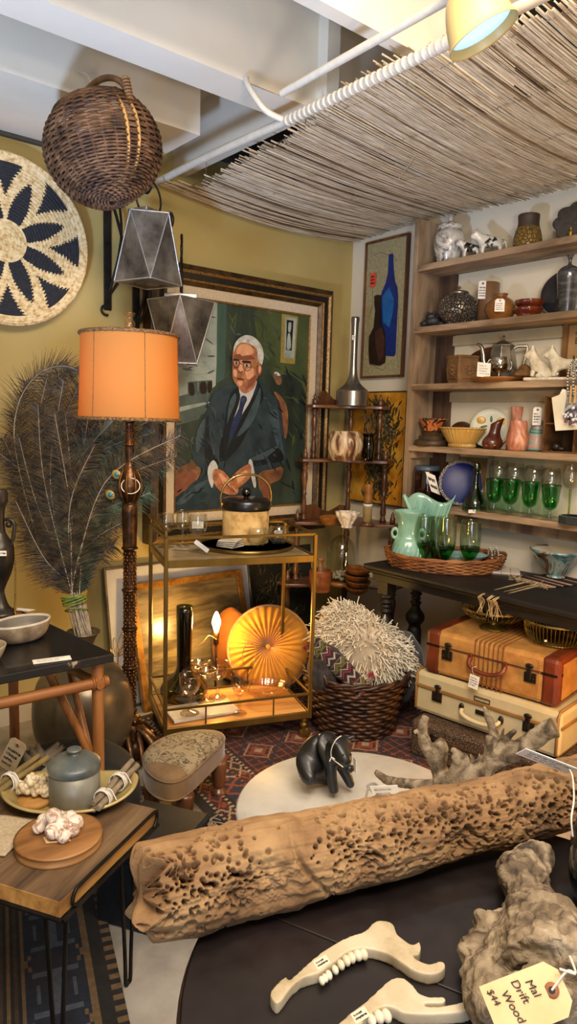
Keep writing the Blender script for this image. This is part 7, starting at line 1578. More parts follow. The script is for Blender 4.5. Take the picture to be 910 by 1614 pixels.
# pig figure
pb = M('black_carved_wood', '#0b0b0c', '#171718', rough=.42, scale=20, bump=.12, bscale=30, coat=.15)
bz = Vector((1.225, 1.29, MZ)); D0 = dep(bz); 
t = thing('pig_figure', 'black carved sitting pig figure with a cord round its head, on the marble table', 'figure', bz)
pt = lambda x, y, dd=0: atD(x, y, D0+dd)
s = pxs(bz)
V = [pt(492, 1212, .02), pt(496, 1186, .02), pt(510, 1172, .01), pt(524, 1184, -.01), pt(535, 1182, -.035), pt(543, 1194, -.055), pt(549, 1208, -.075)]
R_ = [33, 31, 25, 21, 18, 13, 8]; E_ = [(0, 1), (1, 2), (2, 3), (3, 4), (4, 5), (5, 6)]
def chain(b, ps, rs):
    i = len(V); V.extend(ps); R_.extend(rs); E_.append((b, i)); E_.extend([(i+k, i+k+1) for k in range(len(ps)-1)])
chain(3, [pt(520, 1208, -.03), pt(524, 1232, -.035), pt(528, 1252, -.04)], [12, 8.5, 8]); chain(3, [pt(541, 1210, .01), pt(549, 1228, .0), pt(556, 1243, -.01)], [11, 8, 7.5])
chain(0, [pt(484, 1222, -.035), pt(494, 1236, -.06)], [15, 8]); chain(0, [pt(515, 1226, .03), pt(519, 1238, .02)], [13, 7])
chain(4, [pt(525, 1168, -.045), pt(516, 1166, -.055)], [5, 2.5]); chain(4, [pt(548, 1165, -.02), pt(560, 1160, -.02)], [5, 2.5])
skinned('body', V, E_, [r*s for r in R_], pb, t, 2)
mb = MB(); mb.ell(pt(552.5, 1212, -.088), (7*s, 5*s, 6*s), 14, 10)
for dx, dy in ((541, 1190), (553, 1189)): mb.ell(pt(dx, dy, -.07), 2*s, 8, 6)
obj('snout_and_eyes', mb, pb, t, w=True)
mb = MB(); mb.tube(smoothpath([pt(538, 1160, -.06), pt(530, 1166, -.075), pt(523, 1180, -.07), pt(523, 1194, -.065), pt(533, 1203, -.09), pt(541, 1209, -.105)], 5), .0014, 5); mb.tube(smoothpath([pt(520, 1200, -.07), pt(523, 1194, -.072), pt(528, 1197, -.08)], 4), .0018, 5); obj('cord', mb, stringm, t, w=True)
c_ = pt(560, 1206, -.03); card('price_tag', c_, Rt*.3-Fw, -Up, .02, .035, 0, 1, t)
# driftwood: tubes -> remesh -> displace
drift, dt2, db2 = newmat('driftwood_grey'); v = coords(dt2, (1, 1, 1)); nz1 = tex(dt2, 'ShaderNodeTexNoise', v, Scale=22, Detail=6, Distortion=1.4); dt2.links.new(ramp(dt2, nz1.outputs[0], [(.32, '#3a2f24'), (.45, '#6e5f4b'), (.58, '#93846c'), (.75, '#aa9c85')]), db2.inputs['Base Color']); db2.inputs['Roughness'].default_value = .8
nz2 = tex(dt2, 'ShaderNodeTexNoise', v, Scale=60, Detail=5, Distortion=2); bumpit(dt2, db2, nz2.outputs[0], .7, .006)
ctex = bpy.data.textures.new('grain_clouds', 'CLOUDS'); ctex.noise_scale = .02; ctex.noise_depth = 3
gtex = bpy.data.textures.new('grain_ridges', 'MARBLE'); gtex.noise_scale = .035; gtex.turbulence = 9; gtex.noise_depth = 3; gtex.marble_type = 'SHARP'
def organic(name, tubes, mat, parent, vox=.004, disp=.006, tx=None):
    mb = MB()
    for pts, rs in tubes:
        P_s = smoothpath(pts, 6); n = len(P_s); rr_ = np.interp(np.linspace(0, 1, n), np.linspace(0, 1, len(rs)), rs); mb.tube(P_s, list(rr_), 12)
    o = obj(name, mb, mat, parent, w=True); md = o.modifiers.new('r', 'REMESH'); md.mode = 'VOXEL'; md.voxel_size = vox; md.use_smooth_shade = True
    md = o.modifiers.new('sm', 'SMOOTH'); md.iterations = 2
    md = o.modifiers.new('d', 'DISPLACE'); md.texture = tx or ctex; md.strength = disp; md.mid_level = .5; md.texture_coords = 'LOCAL'; return o
rp = lambda x, y, d: atD(x, y, d)
t = thing('driftwood_root', 'gnarled grey driftwood root with broken branches on the marble table', 'driftwood', Vector((1.36, 1.13, MZ)))
organic('root_wood', [([rp(592, 1216, 1.88), rp(612, 1230, 1.85), rp(650, 1236, 1.8), rp(690, 1238, 1.78), rp(720, 1225, 1.76)], [.007, .012, .013, .018, .022]),
    ([rp(700, 1240, 1.8), rp(690, 1205, 1.8), rp(672, 1175, 1.8), rp(666, 1150, 1.8), rp(672, 1128, 1.8)], [.024, .021, .017, .013, .009]), ([rp(690, 1205, 1.8), rp(695, 1180, 1.8), rp(690, 1168, 1.8)], [.022, .02, .014]),
    ([rp(668, 1160, 1.8), rp(655, 1152, 1.8), rp(655, 1158, 1.79)], [.01, .005, .003]),
    ([rp(690, 1240, 1.77), rp(740, 1225, 1.74), rp(775, 1200, 1.72), rp(820, 1180, 1.7), rp(862, 1152, 1.68), rp(876, 1146, 1.67)], [.024, .026, .024, .023, .023, .024]),
    ([rp(768, 1225, 1.72), rp(770, 1190, 1.71), rp(772, 1160, 1.7)], [.017, .012, .009]), ([rp(785, 1195, 1.74), rp(780, 1160, 1.75), rp(770, 1130, 1.76), rp(762, 1112, 1.77)], [.013, .012, .009, .003]),
    ([rp(782, 1185, 1.72), rp(798, 1165, 1.71), rp(814, 1150, 1.7)], [.01, .009, .006]), ([rp(790, 1185, 1.73), rp(792, 1160, 1.73), rp(795, 1146, 1.73)], [.006, .005, .002]),
    ([rp(712, 1228, 1.75), rp(722, 1205, 1.73), rp(716, 1190, 1.73)], [.018, .014, .009]), ([rp(725, 1225, 1.75), rp(735, 1198, 1.73), rp(712, 1180, 1.74)], [.016, .01, .006]),
    ([rp(742, 1222, 1.76), rp(745, 1200, 1.76), rp(742, 1188, 1.76)], [.012, .007, .002]), ([rp(754, 1220, 1.76), rp(756, 1200, 1.76), rp(756, 1186, 1.76)], [.012, .006, .002]), ([rp(732, 1218, 1.77), rp(728, 1195, 1.77), rp(722, 1180, 1.78)], [.012, .006, .002]),
    ([rp(650, 1246, 1.8), rp(700, 1246, 1.78), rp(760, 1238, 1.74)], [.012, .018, .02])], drift, t, .0035, .005)
card('price_card', rp(608, 1247, 1.74), Rt+Up*.04, -Up*.85+Fw*.4-Rt*-.3, .068, .04, 2, 91, None, paper, 'white handwritten card propped against the driftwood root on the marble table', 'price card')
mb = MB(); 
for k in range(7): mb.tube(arc(rp(588+k*2.2, 1244+k*2.6, 1.77), .016, -.3, PI*.9, 10, Rt, Up), .002, 5)
mb.tube([rp(582, 1236, 1.77), rp(576, 1262, 1.76)], .003, 5)
tag(obj('wire_coil', mb, M('dull_white_coil', '#77736c', '#a09b92', rough=.5)), 'small ribbed wire coil beside the white card on the marble table', 'coil')

# ================================================================== ROUND DARK TABLE IN FRONT
rc2 = Vector((.674, .401, 0)); RZ = .75; RR = .37
darkt, tt3, b3 = newmat('dark_stained_table'); v = coords(tt3, (1, 1, 1)); nn1 = tex(tt3, 'ShaderNodeTexNoise', v, Scale=5, Detail=6); tt3.links.new(ramp(tt3, nn1.outputs[0], [(.3, '#0e0909'), (.55, '#181010'), (.75, '#221717')]), b3.inputs['Base Color'])
nn2 = tex(tt3, 'ShaderNodeTexNoise', v, Scale=30, Detail=6); mr = nd(tt3, 'ShaderNodeMapRange'); tt3.links.new(nn2.outputs[0], mr.inputs[0]); mr.inputs[3].default_value = .3; mr.inputs[4].default_value = .65; tt3.links.new(mr.outputs[0], b3.inputs['Roughness']); bumpit(tt3, b3, nn2.outputs[0], .08, .002)
t = thing('round_table', 'round dark stained table in the foreground carrying the driftwood log', 'table', rc2)
ja = Vector((atZ(650, 1535, RZ).x-atZ(430, 1445, RZ).x, atZ(650, 1535, RZ).y-atZ(430, 1445, RZ).y, 0)).normalized(); jn = Vector((-ja.y, ja.x, 0))
joint = atZ(540, 1490, RZ); off0 = (Vector((joint.x, joint.y, 0))-rc2).dot(jn)
def half(sg):
    pts = []; 
    for k in range(97): a = 2*PI*k/96; p = Vector((RR*math.cos(a), RR*math.sin(a), 0)); pts.append(p)
    out = []; lim = off0+sg*.0006
    for p in pts[:-1]:
        d = p.dot(jn)
        if (d-lim)*sg > 0: out.append((p.dot(ja), d))
    h = math.sqrt(RR*RR-lim*lim); out += [(-h, lim), (h, lim)]
    c = (sum(q[0] for q in out)/len(out), sum(q[1] for q in out)/len(out)); out.sort(key=lambda q: math.atan2(q[1]-c[1], q[0]-c[0])); return out
Fr = Matrix.Translation(rc2+WZ*(RZ-.026)) @ Matrix(((ja.x, jn.x, 0, 0), (ja.y, jn.y, 0, 0), (0, 0, 1, 0), (0, 0, 0, 1)))
for sg in (1, -1): mb = MB(); mb.prism(half(sg), .026, Fr); obj('table_leaf', mb, darkt, t, w=True, bev=.002)
mb = MB(); mb.lathe([(RR-.05, RZ-.07), (RR-.03, RZ-.07), (RR-.03, RZ-.027), (RR-.05, RZ-.027)], 72, rc2); mb.f = mb.f[:-2]; mb.m = mb.m[:-2]; mb.s = mb.s[:-2]; obj('apron', mb, walnut, t, w=True)
mb = MB(); mb.lathe([(RR+.001, RZ-.03), (RR+.004, RZ-.02), (RR+.004, RZ-.008), (RR, RZ+.001)], 96, rc2); mb.f = mb.f[:-2]; mb.m = mb.m[:-2]; mb.s = mb.s[:-2]; obj('rim', mb, wood('table_rim_wood', '#2a1912', '#452c20', axis=2, scale=5), t, w=True)
mb = MB(); mb.lathe(smoothprof([(0, 0), (.2, 0), (.2, .03), (.06, .07), (.045, .2), (.07, .35), (.05, .55), (.08, .66), (.12, .678), (0, .679)], 3), 32, rc2); obj('pedestal', mb, walnut, t, w=True)
# worm-bored log
La, Lb = atZ(222, 1417, RZ+.051), atZ(1000, 1234, RZ+.056); lax = (Lb-La); LL = lax.length; lax.normalize(); lay_ = WZ.cross(lax).normalized(); laz = lax.cross(lay_)
NU, NV = 900, 320; uu = np.linspace(0, 1, NU); th = np.linspace(0, 2*PI, NV, endpoint=False); Ug, Tg = np.meshgrid(uu, th, indexing='ij')
lr = np.random.RandomState(11)
def fbm(x, y, z, sc, oc=3):
    # cheap smooth noise from summed sines with random phases
    out = np.zeros_like(x); r_ = np.random.RandomState(int(sc*10)+oc)
    for k in range(oc*9): d = r_.normal(size=3); d /= np.linalg.norm(d); f = sc*(1.9**(k // 9)); out += np.sin(f*(d[0]*x+d[1]*y+d[2]*z)+r_.uniform(0, 6.28))/(1.7**(k//9))
    return out/9
rad = .051+.006*Ug+.003*np.sin(5*Ug+1)
cx3 = Ug*LL; cy3 = rad*np.cos(Tg); cz3 = rad*np.sin(Tg)
rad = rad*(1+.09/(1+np.exp((Ug-.25)*260)))
rad = rad*(1+.10*fbm(cx3, cy3, cz3, 16, 2))+.003*fbm(cx3, cy3*1.5, cz3*1.5, 90, 3)
rad += .0026*fbm(cx3*.3, cy3*3, cz3*3, 130, 3)                      # lengthwise grain
def bumpat(u0, t0, su, st): dt_ = (Tg-t0+PI) % (2*PI)-PI; return np.exp(-((Ug-u0)*LL/su)**2-(dt_*.06/st)**2)
# theta: 0 = towards lay_, pi/2 = up; the camera side is the lower/near side
vis = math.atan2((CAM-La).dot(laz), (CAM-La).dot(lay_))
saw = (bumpat(.175, vis+.5, .05, .035))
ragged = fbm(cx3*2.2, cy3*2.2, cz3*2.2, 150, 3)
rad -= .017*np.clip(saw*1.5, 0, 1)*(1+.18*np.sign(ragged)*np.clip(np.abs(ragged)*2, 0, 1)); rad -= .012*np.clip(bumpat(.335, vis+.1, .03, .05)*1.3, 0, 1)*(1+.5*ragged)
rad -= .010*np.clip(bumpat(.53, vis+.7, .028, .02)*1.4, 0, 1); rad -= .007*np.clip(bumpat(.45, vis-.5, .12, .03), 0, 1)*(.6+1.1*np.clip(ragged, -.5, 1))
for a0, w0 in ((.27, .004), (.62, .004)):                            # cracks
    line = np.abs((Ug-a0)*LL-.035*np.sin(Tg*1.3+a0*7)); rad -= .008*np.exp(-(line/w0)**2)*np.exp(-(((Tg-vis-.5+PI) % (2*PI)-PI)/.9)**2)
# bore holes
NH = 1500; hu = np.concatenate([lr.uniform(.28, 1, 1100), lr.uniform(0.0, .16, 280), lr.uniform(0, 1, 120)]); ht = vis+lr.normal(.25, .75, NH); hr = lr.uniform(.0014, .0036, NH)*np.where(lr.rand(NH) < .08, 1.8, 1); hd = lr.uniform(.008, .017, NH)
du = LL/NU
for a_, b_, r_, d_ in zip(hu, ht, hr, hd):
    i0 = int(a_*(NU-1)); k = int(r_/du)+3; sl = slice(max(0, i0-k), min(NU, i0+k+1)); dt_ = (Tg[sl]-b_+PI) % (2*PI)-PI
    q = (((Ug[sl]-a_)*LL)**2+(dt_*.06)**2)**.5/r_
    rad[sl] -= d_*np.clip(1.25-q, 0, .6)/.6
endk = np.clip(np.minimum(Ug*LL/.014, (1-Ug)*LL/.014), 0, 1); rad = np.maximum(rad, .012)*np.sqrt(1-(1-endk)**2*.93)
ax_shift = .012*np.clip(1-Ug*LL/.05, 0, 1)*(np.sin(Tg*3+1)+.6*np.sin(Tg*7)+.5*np.sin(Tg*13))*np.clip(rad/.04, 0, 1)
X = (Ug*LL+ax_shift)[..., None]*np.array(lax)+(rad*np.cos(Tg))[..., None]*np.array(lay_)+(rad*np.sin(Tg))[..., None]*np.array(laz)+np.array(La)
X = X.reshape(-1, 3); low = X[:, 2].min()
idx = np.arange(NU*NV).reshape(NU, NV); q0 = idx[:-1]; q1 = idx[1:]; F_ = np.stack([q0, np.roll(q0, -1, 1), np.roll(q1, -1, 1), q1], -1).reshape(-1, 4)
near = np.min(X[:, 2].reshape(NU, NV)[int(NU*.25):, :]); X[:, 2] += (RZ+.001)-near
me = bpy.data.meshes.new('log_wood'); t = thing('driftwood_log', 'long pale brown worm bored driftwood log lying across the round table', 'log', La)
me.from_pydata((X-np.array(La)).tolist(), [], F_.tolist()+[tuple(idx[0][::-1].tolist()), tuple(idx[-1].tolist())]); me.polygons.foreach_set('use_smooth', [True]*len(me.polygons))
logm, tl4, b4 = newmat('worm_bored_wood'); v = coords(tl4, (1, 1, 1)); na = tex(tl4, 'ShaderNodeTexNoise', v, Scale=11, Detail=6, Distortion=.4); tl4.links.new(ramp(tl4, na.outputs[0], [(.3, '#573f26'), (.5, '#836340'), (.7, '#a3845b')]), b4.inputs['Base Color']); b4.inputs['Roughness'].default_value = .85
nb_ = tex(tl4, 'ShaderNodeTexNoise', v, Scale=120, Detail=5); bumpit(tl4, b4, nb_.outputs[0], .5, .003)
me.materials.append(logm); lo = bpy.data.objects.new('log_wood', me); COL.objects.link(lo); lo.parent = t
tc_ = atD(862, 1199, dep(atZ(862, 1215, RZ+.125))-.005); tg_ = card('price_tag', tc_, Rt*.93-Up*.36, -Up*.5+Fw*.75-Rt*.25, .085, .03, 3, 95, t)
mb = MB(); e_ = dep(tc_); mb.tube(smoothpath([atD(897, 1211, e_), atD(903, 1225, e_-.05), atD(905, 1260, e_-.12), atD(901, 1290, e_-.15), atD(903, 1318, e_-.15)], 6), .0013, 5); obj('string', mb, stringm, t, w=True)
# deer jaw bones
bone = M('old_bone', '#8f7d5d', '#b5a688', rough=.5, scale=12, c3='#c6b99f', bump=.2, bscale=40); toothm = M('tooth_enamel', '#cdbf9f', '#e6dcc6', rough=.3, scale=40)
def jaw(name, label, outline, teeth, ox, oy, zb, th, hole=None, tagp=None):
    base = atZ(ox(outline[0]), oy(outline[0]), zb); t = thing(name, label, 'jaw bone', (base.x, base.y, RZ)); pts = []
    pp = [Vector((ox(q), oy(q), 0)) for q in outline]; n = len(pp); sm = []
    for i in range(n):
        p0, p1, p2, p3 = pp[i-1], pp[i], pp[(i+1) % n], pp[(i+2) % n]
        for j in range(3): u = j/3; sm.append(.5*((2*p1)+(p2-p0)*u+(2*p0-5*p1+4*p2-p3)*u*u+(3*p1-p0-3*p2+p3)*u**3))
    W = [atZ(q.x, q.y, zb) for q in sm]; c = sum(W, Vector())/len(W); mb = MB(); n = len(W)
    vs = [q+WZ*-th for q in W]+[q+WZ*th*.7 for q in W]; mb.add(vs, [tuple(range(n))[::-1], tuple(range(n, 2*n))]+[(i, (i+1) % n, n+(i+1) % n, n+i) for i in range(n)])
    o = obj('bone', mb, bone, t, w=True); md = o.modifiers.new('t', 'TRIANGULATE'); md = o.modifiers.new('r', 'REMESH'); md.mode = 'VOXEL'; md.voxel_size = .0016; md.use_smooth_shade = True; md = o.modifiers.new('s', 'SMOOTH'); md.iterations = 6; md.factor = .6
    for q, r in teeth:
        m2 = MB(); p = atZ(ox(q), oy(q), zb+.001); m2.ell(p, (r*.8, r*1.25, r*1.0), 10, 8, Matrix.Rotation(-.3, 3, 'Z')); p3 = p+Vector((-.1, -.5, 0))*r; m2.ell(p3, (r*.5, r*.7, r*.7), 8, 6); obj('tooth', m2, toothm, t, w=True)
    if tagp: card('inked_label', atZ(ox(tagp), oy(tagp), zb+th*.62+.0006), atZ(ox(tagp)+10, oy(tagp)-6, zb)-atZ(ox(tagp), oy(tagp), zb), atZ(ox(tagp)+6, oy(tagp)+10, zb)-atZ(ox(tagp), oy(tagp), zb), .02, .014, 2, 97, t, M('bone_label', '#d6cdb8', rough=.6), thick=.0004)
    return t
fx = lambda q: 400+q[0]/2.528; fy = lambda q: 1420+q[1]/2.528
jaw('jaw_bone', 'complete pale deer jaw bone with a row of teeth on the dark table', [(70, 375), (125, 318), (145, 330), (220, 262), (300, 200), (380, 158), (440, 138), (480, 100), (515, 94), (555, 106), (570, 145), (600, 172), (632, 190), (658, 178), (666, 205), (655, 232), (630, 222), (650, 250), (700, 268), (745, 256), (764, 275), (745, 300), (700, 310), (640, 295), (580, 255), (530, 225), (450, 205), (380, 215), (320, 260), (255, 305), (200, 322), (150, 360), (100, 425), (72, 408)],
    [((272, 318), .0045), ((300, 296), .005), ((325, 275), .005), ((348, 255), .0055), ((370, 238), .006), ((390, 226), .0062), ((415, 216), .0065), ((438, 212), .0065), ((285, 308), .0045)], fx, fy, RZ+.0085, .0085, tagp=(272, 245))
jaw('jaw_bone', 'second pale jaw bone cut by the bottom edge, nearest the viewer', [(330, 520), (385, 465), (450, 415), (520, 350), (560, 324), (600, 326), (635, 355), (660, 385), (700, 400), (755, 400), (765, 412), (750, 425), (700, 425), (660, 430), (720, 440), (800, 428), (845, 418), (868, 436), (855, 455), (800, 465), (700, 470), (600, 465), (550, 440), (500, 445), (450, 480), (420, 520), (370, 550)], [((470, 475), .006), ((500, 462), .0065), ((530, 458), .0065)], fx, fy, RZ+.0085, .0085, tagp=(425, 455))
# twisted driftwood piece with manila tag
ex = lambda x: 700+x/4.333; ey = lambda y: 1300+y/4.333
def wp(x, y, z): return atZ(ex(x), ey(y), RZ+z)
t = thing('driftwood_piece', 'twisted grey driftwood stump with a manila tag at the right of the dark table', 'driftwood', wp(600, 1000, 0))
organic('stump_wood', [([wp(690, 135, .045), wp(610, 200, .04), wp(560, 280, .036), wp(520, 380, .034)], [.008, .02, .027, .036]), ([wp(690, 180, .03), wp(650, 300, .03), wp(600, 400, .034)], [.009, .018, .026]), ([wp(530, 380, .034), wp(560, 470, .034), wp(600, 560, .036), wp(650, 700, .045), wp(700, 900, .05), wp(740, 1150, .05)], [.034, .026, .03, .05, .062, .068]),
    ([wp(470, 560, .03), wp(500, 700, .035), wp(480, 900, .04), wp(460, 1100, .04)], [.016, .026, .036, .04]), ([wp(420, 640, .035), wp(300, 660, .04), wp(225, 680, .04)], [.016, .014, .013]), ([wp(330, 680, .03), wp(250, 800, .03), wp(190, 900, .03), wp(160, 930, .03)], [.016, .018, .02, .014]),
    ([wp(350, 720, .04), wp(340, 880, .045), wp(300, 1020, .04), wp(330, 1180, .04), wp(430, 1320, .04)], [.013, .017, .024, .028, .03]), ([wp(180, 980, .025), wp(260, 1080, .03), wp(360, 1200, .035)], [.014, .02, .026]),
    ([wp(760, 640, .05), wp(850, 640, .05), wp(920, 720, .045)], [.022, .014, .02]), ([wp(800, 800, .05), wp(950, 1000, .05), wp(950, 1250, .05)], [.04, .05, .05]), ([wp(560, 1100, .06), wp(700, 1300, .06), wp(760, 1420, .06)], [.03, .04, .045]), ([wp(620, 700, .075), wp(580, 850, .08), wp(560, 980, .075)], [.012, .016, .012])], drift, t, .003, .009, gtex)
tcn = wp(575, 1195, .115); ux_ = (wp(640, 1110, .125)-wp(440, 1250, .1)).normalized(); 
nrm_ = (CAM-tcn).normalized(); uy_ = nrm_.cross(ux_)*-1
hx = (wp(760, 1030, .118)-wp(330, 1200, .1)).normalized(); vy = hx.cross(nrm_).normalized(); vy = vy if vy.dot(-Up) > 0 else -vy
mb = MB(); wT, hT = .078, .046; k_ = .01
ot = [(-wT/2, -hT/2), (wT/2-k_, -hT/2), (wT/2, -hT/2+k_), (wT/2, hT/2-k_), (wT/2-k_, hT/2), (-wT/2, hT/2)]
vs = [tcn+hx*x+vy*y for x, y in ot]; n = len(vs); mb.add(vs+[p+nrm_*.0012 for p in vs], [tuple(range(n)), tuple(range(n, 2*n))]+[(i, (i+1) % n, n+(i+1) % n, n+i) for i in range(n)]); mb.mi = 1; mb.lathe([(.0068, 0), (.0068, .0012), (.0032, .0012)], 18, tcn+hx*(wT/2-.014)+nrm_*.0012, ax=nrm_); mb.mi = 2; mb.lathe([(.0032, 0), (.0032, .0016)], 12, tcn+hx*(wT/2-.014)+nrm_*.0012, ax=nrm_)
tgo = obj('price_tag', mb, [kraft, M('brown_eyelet', '#8a5530', '#9c6540', rough=.7), ink], t, w=True)
# lettering on the tag: lines run across its short side
Rtag = Matrix((vy, -hx*-1, nrm_)).transposed() if False else None
bx = vy*-1; by = hx*-1; 
def letters(sx, x0, y0, size):
    c = bpy.data.curves.new('w', 'FONT'); c.body = sx; c.size = size; c.extrude = .0002; c.shear = .25; tmp = bpy.data.objects.new('w', c); COL.objects.link(tmp); dg = bpy.context.evaluated_depsgraph_get(); me_ = bpy.data.meshes.new_from_object(tmp.evaluated_get(dg)); bpy.data.objects.remove(tmp)
    o = tcn+hx*x0+vy*y0+nrm_*.0016; X_ = (vy*.97+hx*.2).normalized(); Y_ = nrm_.cross(X_)
    me_.transform(Matrix(((X_.x, Y_.x, nrm_.x, o.x), (X_.y, Y_.y, nrm_.y, o.y), (X_.z, Y_.z, nrm_.z, o.z), (0, 0, 0, 1)))); me_.transform(t.matrix_world.inverted()); me_.materials.clear(); me_.materials.append(ink); q = bpy.data.objects.new('lettering', me_); COL.objects.link(q); q.parent = tgo
letters('Mal', .004, -.014, .0105); letters('Drift', -.009, -.018, .0105); letters('Wood', -.022, -.013, .0105); letters('$44', -.034, -.018, .009)
mb = MB(); mb.tube(smoothpath([tcn+hx*(wT/2-.014)+nrm_*.002, wp(840, 1000, .14), wp(900, 1010, .14), wp(860, 900, .14)], 5), .0013, 5); mb.tube([wp(900, 1020, .14), wp(790, 985, .14)], .0013, 5); obj('string', mb, stringm, t, w=True)
p = atZ(945, 1425, RZ); t = thing('dark_vase', 'dark glossy rounded glass vessel at the right edge of the round table', 'vase', (p.x, p.y, RZ)); s = pxs(p)
mb = MB(); mb.lathe(smoothprof([(0, 0), (26*s, 0), (38*s, 8*s), (48*s, 40*s), (50*s, 90*s), (44*s, 130*s), (38*s, 140*s), (36*s, 138*s)], 4), 44); obj('body', mb, M('smoky_black_glass', '#1a1c1f', '#26292c', rough=.1, coat=.8), t)
# ================================================================== BLACK TABLE WITH RATTAN LEGS (LEFT)
TZ = .70
rat = wood('rattan_pole', '#5f3819', '#8d5a2e', '#a2703f', axis=2, scale=6, rough=.45, ring=10, bump=.15)
chip = M('worn_black_paint', '#0b0b0c', '#151516', rough=.28, scale=6, bump=.1, bscale=20, coat=.3); chipe = M('chipped_edge', '#0c0b0b', '#1a1714', rough=.6, scale=30, c3='#a8977c', lo=.5, hi=.68)
c1, c2, c3, c4 = Vector((.902, 1.888)), Vector((.835, 2.56)), Vector((.05, 2.56)), Vector((.05, 1.90))
t = thing('black_table', 'square black painted table with chipped edge on rattan legs at the left', 'table', (.5, 2.2, 0))
mb = MB(); mb.prism([tuple(c) for c in (c1, c2, c3, c4)], .026, Matrix.Translation((0, 0, TZ-.026))); mb.m = [0, 0, 1, 1, 1, 1]; obj('table_top', mb, [chip, chipe], t, w=True, bev=.003)
lp1 = Vector((.865, 1.925, 0))
for x, y in ((.865, 1.925), (.80, 2.5), (.12, 1.94), (.12, 2.5)):
    mb = MB(); mb.tube([(x, y, 0), (x+.003, y, .3), (x, y, TZ-.026)], [.018, .017, .018], 12); obj('leg', mb, rat, t, w=True)
mb = MB(); mb.tube([(.895, 1.92, .607), (.12, 1.935, .612)], .0165, 12); mb.tube([(.865, 1.9, .607), (.80, 2.52, .61)], .015, 10); obj('stretcher', mb, wood('rattan_rail', '#5f3819', '#8d5a2e', '#a2703f', axis=0, scale=6, rough=.45, ring=10, bump=.15), t, w=True)
mb = MB()
for k in range(6): mb.tube([(.872+.0*k, 1.925+.024*math.cos(q), .607+.03*math.sin(q)+.0) for q in [2*PI*j/20 for j in range(20)]] if 0 else [(.848+.007*k, 1.922+.0185*math.cos(2*PI*j/18), .607+.0185*math.sin(2*PI*j/18)) for j in range(18)], .0035, 5, closed=True)
obj('cane_binding', mb, M('cane_strip', '#6f3e16', '#94591f', rough=.5, scale=40), t, w=True)
a = atY(72, 1062, 1.97); b = Vector((.862, 1.935, .34)); a.z = TZ-.03; mb = MB(); mb.tube([a, b], .0125, 10); obj('brace', mb, rat, t, w=True)
a = atY(99, 1052, 2.2); a.z = TZ-.03; b = Vector((.86, 1.95, .33)); mb = MB(); mb.tube([a, b], .0115, 10); obj('brace', mb, rat, t, w=True)
# things on it
def onT(px, py): q = atZ(px, py, TZ); q.z = TZ; return q
stone = M('rough_stone_bowl', '#4d4233', '#7f705a', rough=.8, scale=16, bump=.6, bscale=40, c3='#a3957d', lo=.3, hi=.7)
p = onT(34, 1008); s = pxs(p)
t = thing('carved_bowl', 'oval rough carved bowl with pale worn rim on the black table', 'bowl', p, .25)
mb = MB(); pr = smoothprof([(0, 0), (30*s, 0), (42*s, 8*s), (48*s, 22*s), (49*s, 30*s), (46*s, 31*s), (43*s, 24*s), (34*s, 12*s), (0, 9*s)], 4); mb.lathe(pr, 48, sy=.66, fl=.015, nf=5, mis=[1 if 15 <= i <= 21 else (2 if i > 21 else 0) for i in range(len(pr)-1)]); obj('body', mb, [stone, M('pale_worn_rim_stone', '#b1a898', '#c9c2b5', rough=.7, scale=30), M('grey_bowl_inside', '#5d5850', '#7a756b', rough=.5, scale=10)], t)
p = onT(-26, 1042); t = thing('small_bowl', 'pale bowl cut by the left edge in front of the oval carved bowl', 'bowl', p); mb = MB(); mb.lathe(smoothprof([(0, 0), (18*s, 0), (26*s, 9*s), (31*s, 22*s), (29*s, 22*s), (22*s, 9*s), (0, 5*s)], 3), 36); obj('body', mb, M('pale_stone', '#8c8069', '#b5aa93', rough=.7, scale=14), t)
card('price_card', onT(82, 1041)+WZ*.0015, atZ(110, 1036, TZ)-atZ(55, 1043, TZ), atZ(84, 1048, TZ)-atZ(78, 1033, TZ), .105, .036, 3, 101, None, paper, 'white price card lying on the front edge of the black table', 'price card')
card('paper_slip', onT(36, 962)+WZ*.002, (.3, -.9, .1), (.9, .3, 0), .1, .03, 0, 102, None, paper, 'white paper slip at the back edge of the black table by the vase', 'paper')
p = onT(2, 976); s = pxs(p); darkbr = M('dark_bronze_vase', '#2a2622', '#454039', rough=.35, metal=.6, scale=8, bump=.1)
t = thing('bronze_vase', 'dark bronze handled vase with brass chain on a wooden stand at the left edge', 'vase', p)
mb = MB(); mb.lathe([(0, 0), (30*s, 0), (31*s, 2*s), (31*s, 7*s), (0, 8*s)], 40); obj('stand', mb, wood('vase_stand_wood', '#6a3a1f', '#8f5530', axis=0, scale=7), t)
mb = MB(); h0 = 8*s; mb.lathe(smoothprof([(0, h0), (20*s, h0), (22*s, h0+4*s), (12*s, h0+14*s), (6*s, h0+34*s), (8*s, h0+45*s), (18*s, h0+70*s), (22*s, h0+95*s), (21*s, h0+110*s), (13*s, h0+124*s), (9*s, h0+135*s), (9*s, h0+165*s), (14*s, h0+180*s), (13*s, h0+196*s), (11*s, h0+194*s), (8*s, h0+170*s)], 4), 40); obj('body', mb, darkbr, t)
mb = MB(); ur_ = (Rt*1); ur_ = Vector((ur_.x, ur_.y, 0)).normalized()
for sg in (1, -1): mb.tube(smoothpath([ur_*sg*10*s+WZ*(h0+150*s), ur_*sg*15*s+WZ*(h0+152*s), ur_*sg*22*s+WZ*(h0+148*s), ur_*sg*24*s+WZ*(h0+138*s), ur_*sg*20*s+WZ*(h0+112*s)], 5), 3*s, 8); mb.ell(ur_*sg*15*s+WZ*(h0+143*s), 5*s, 10, 8)
obj('handle', mb, darkbr, t)
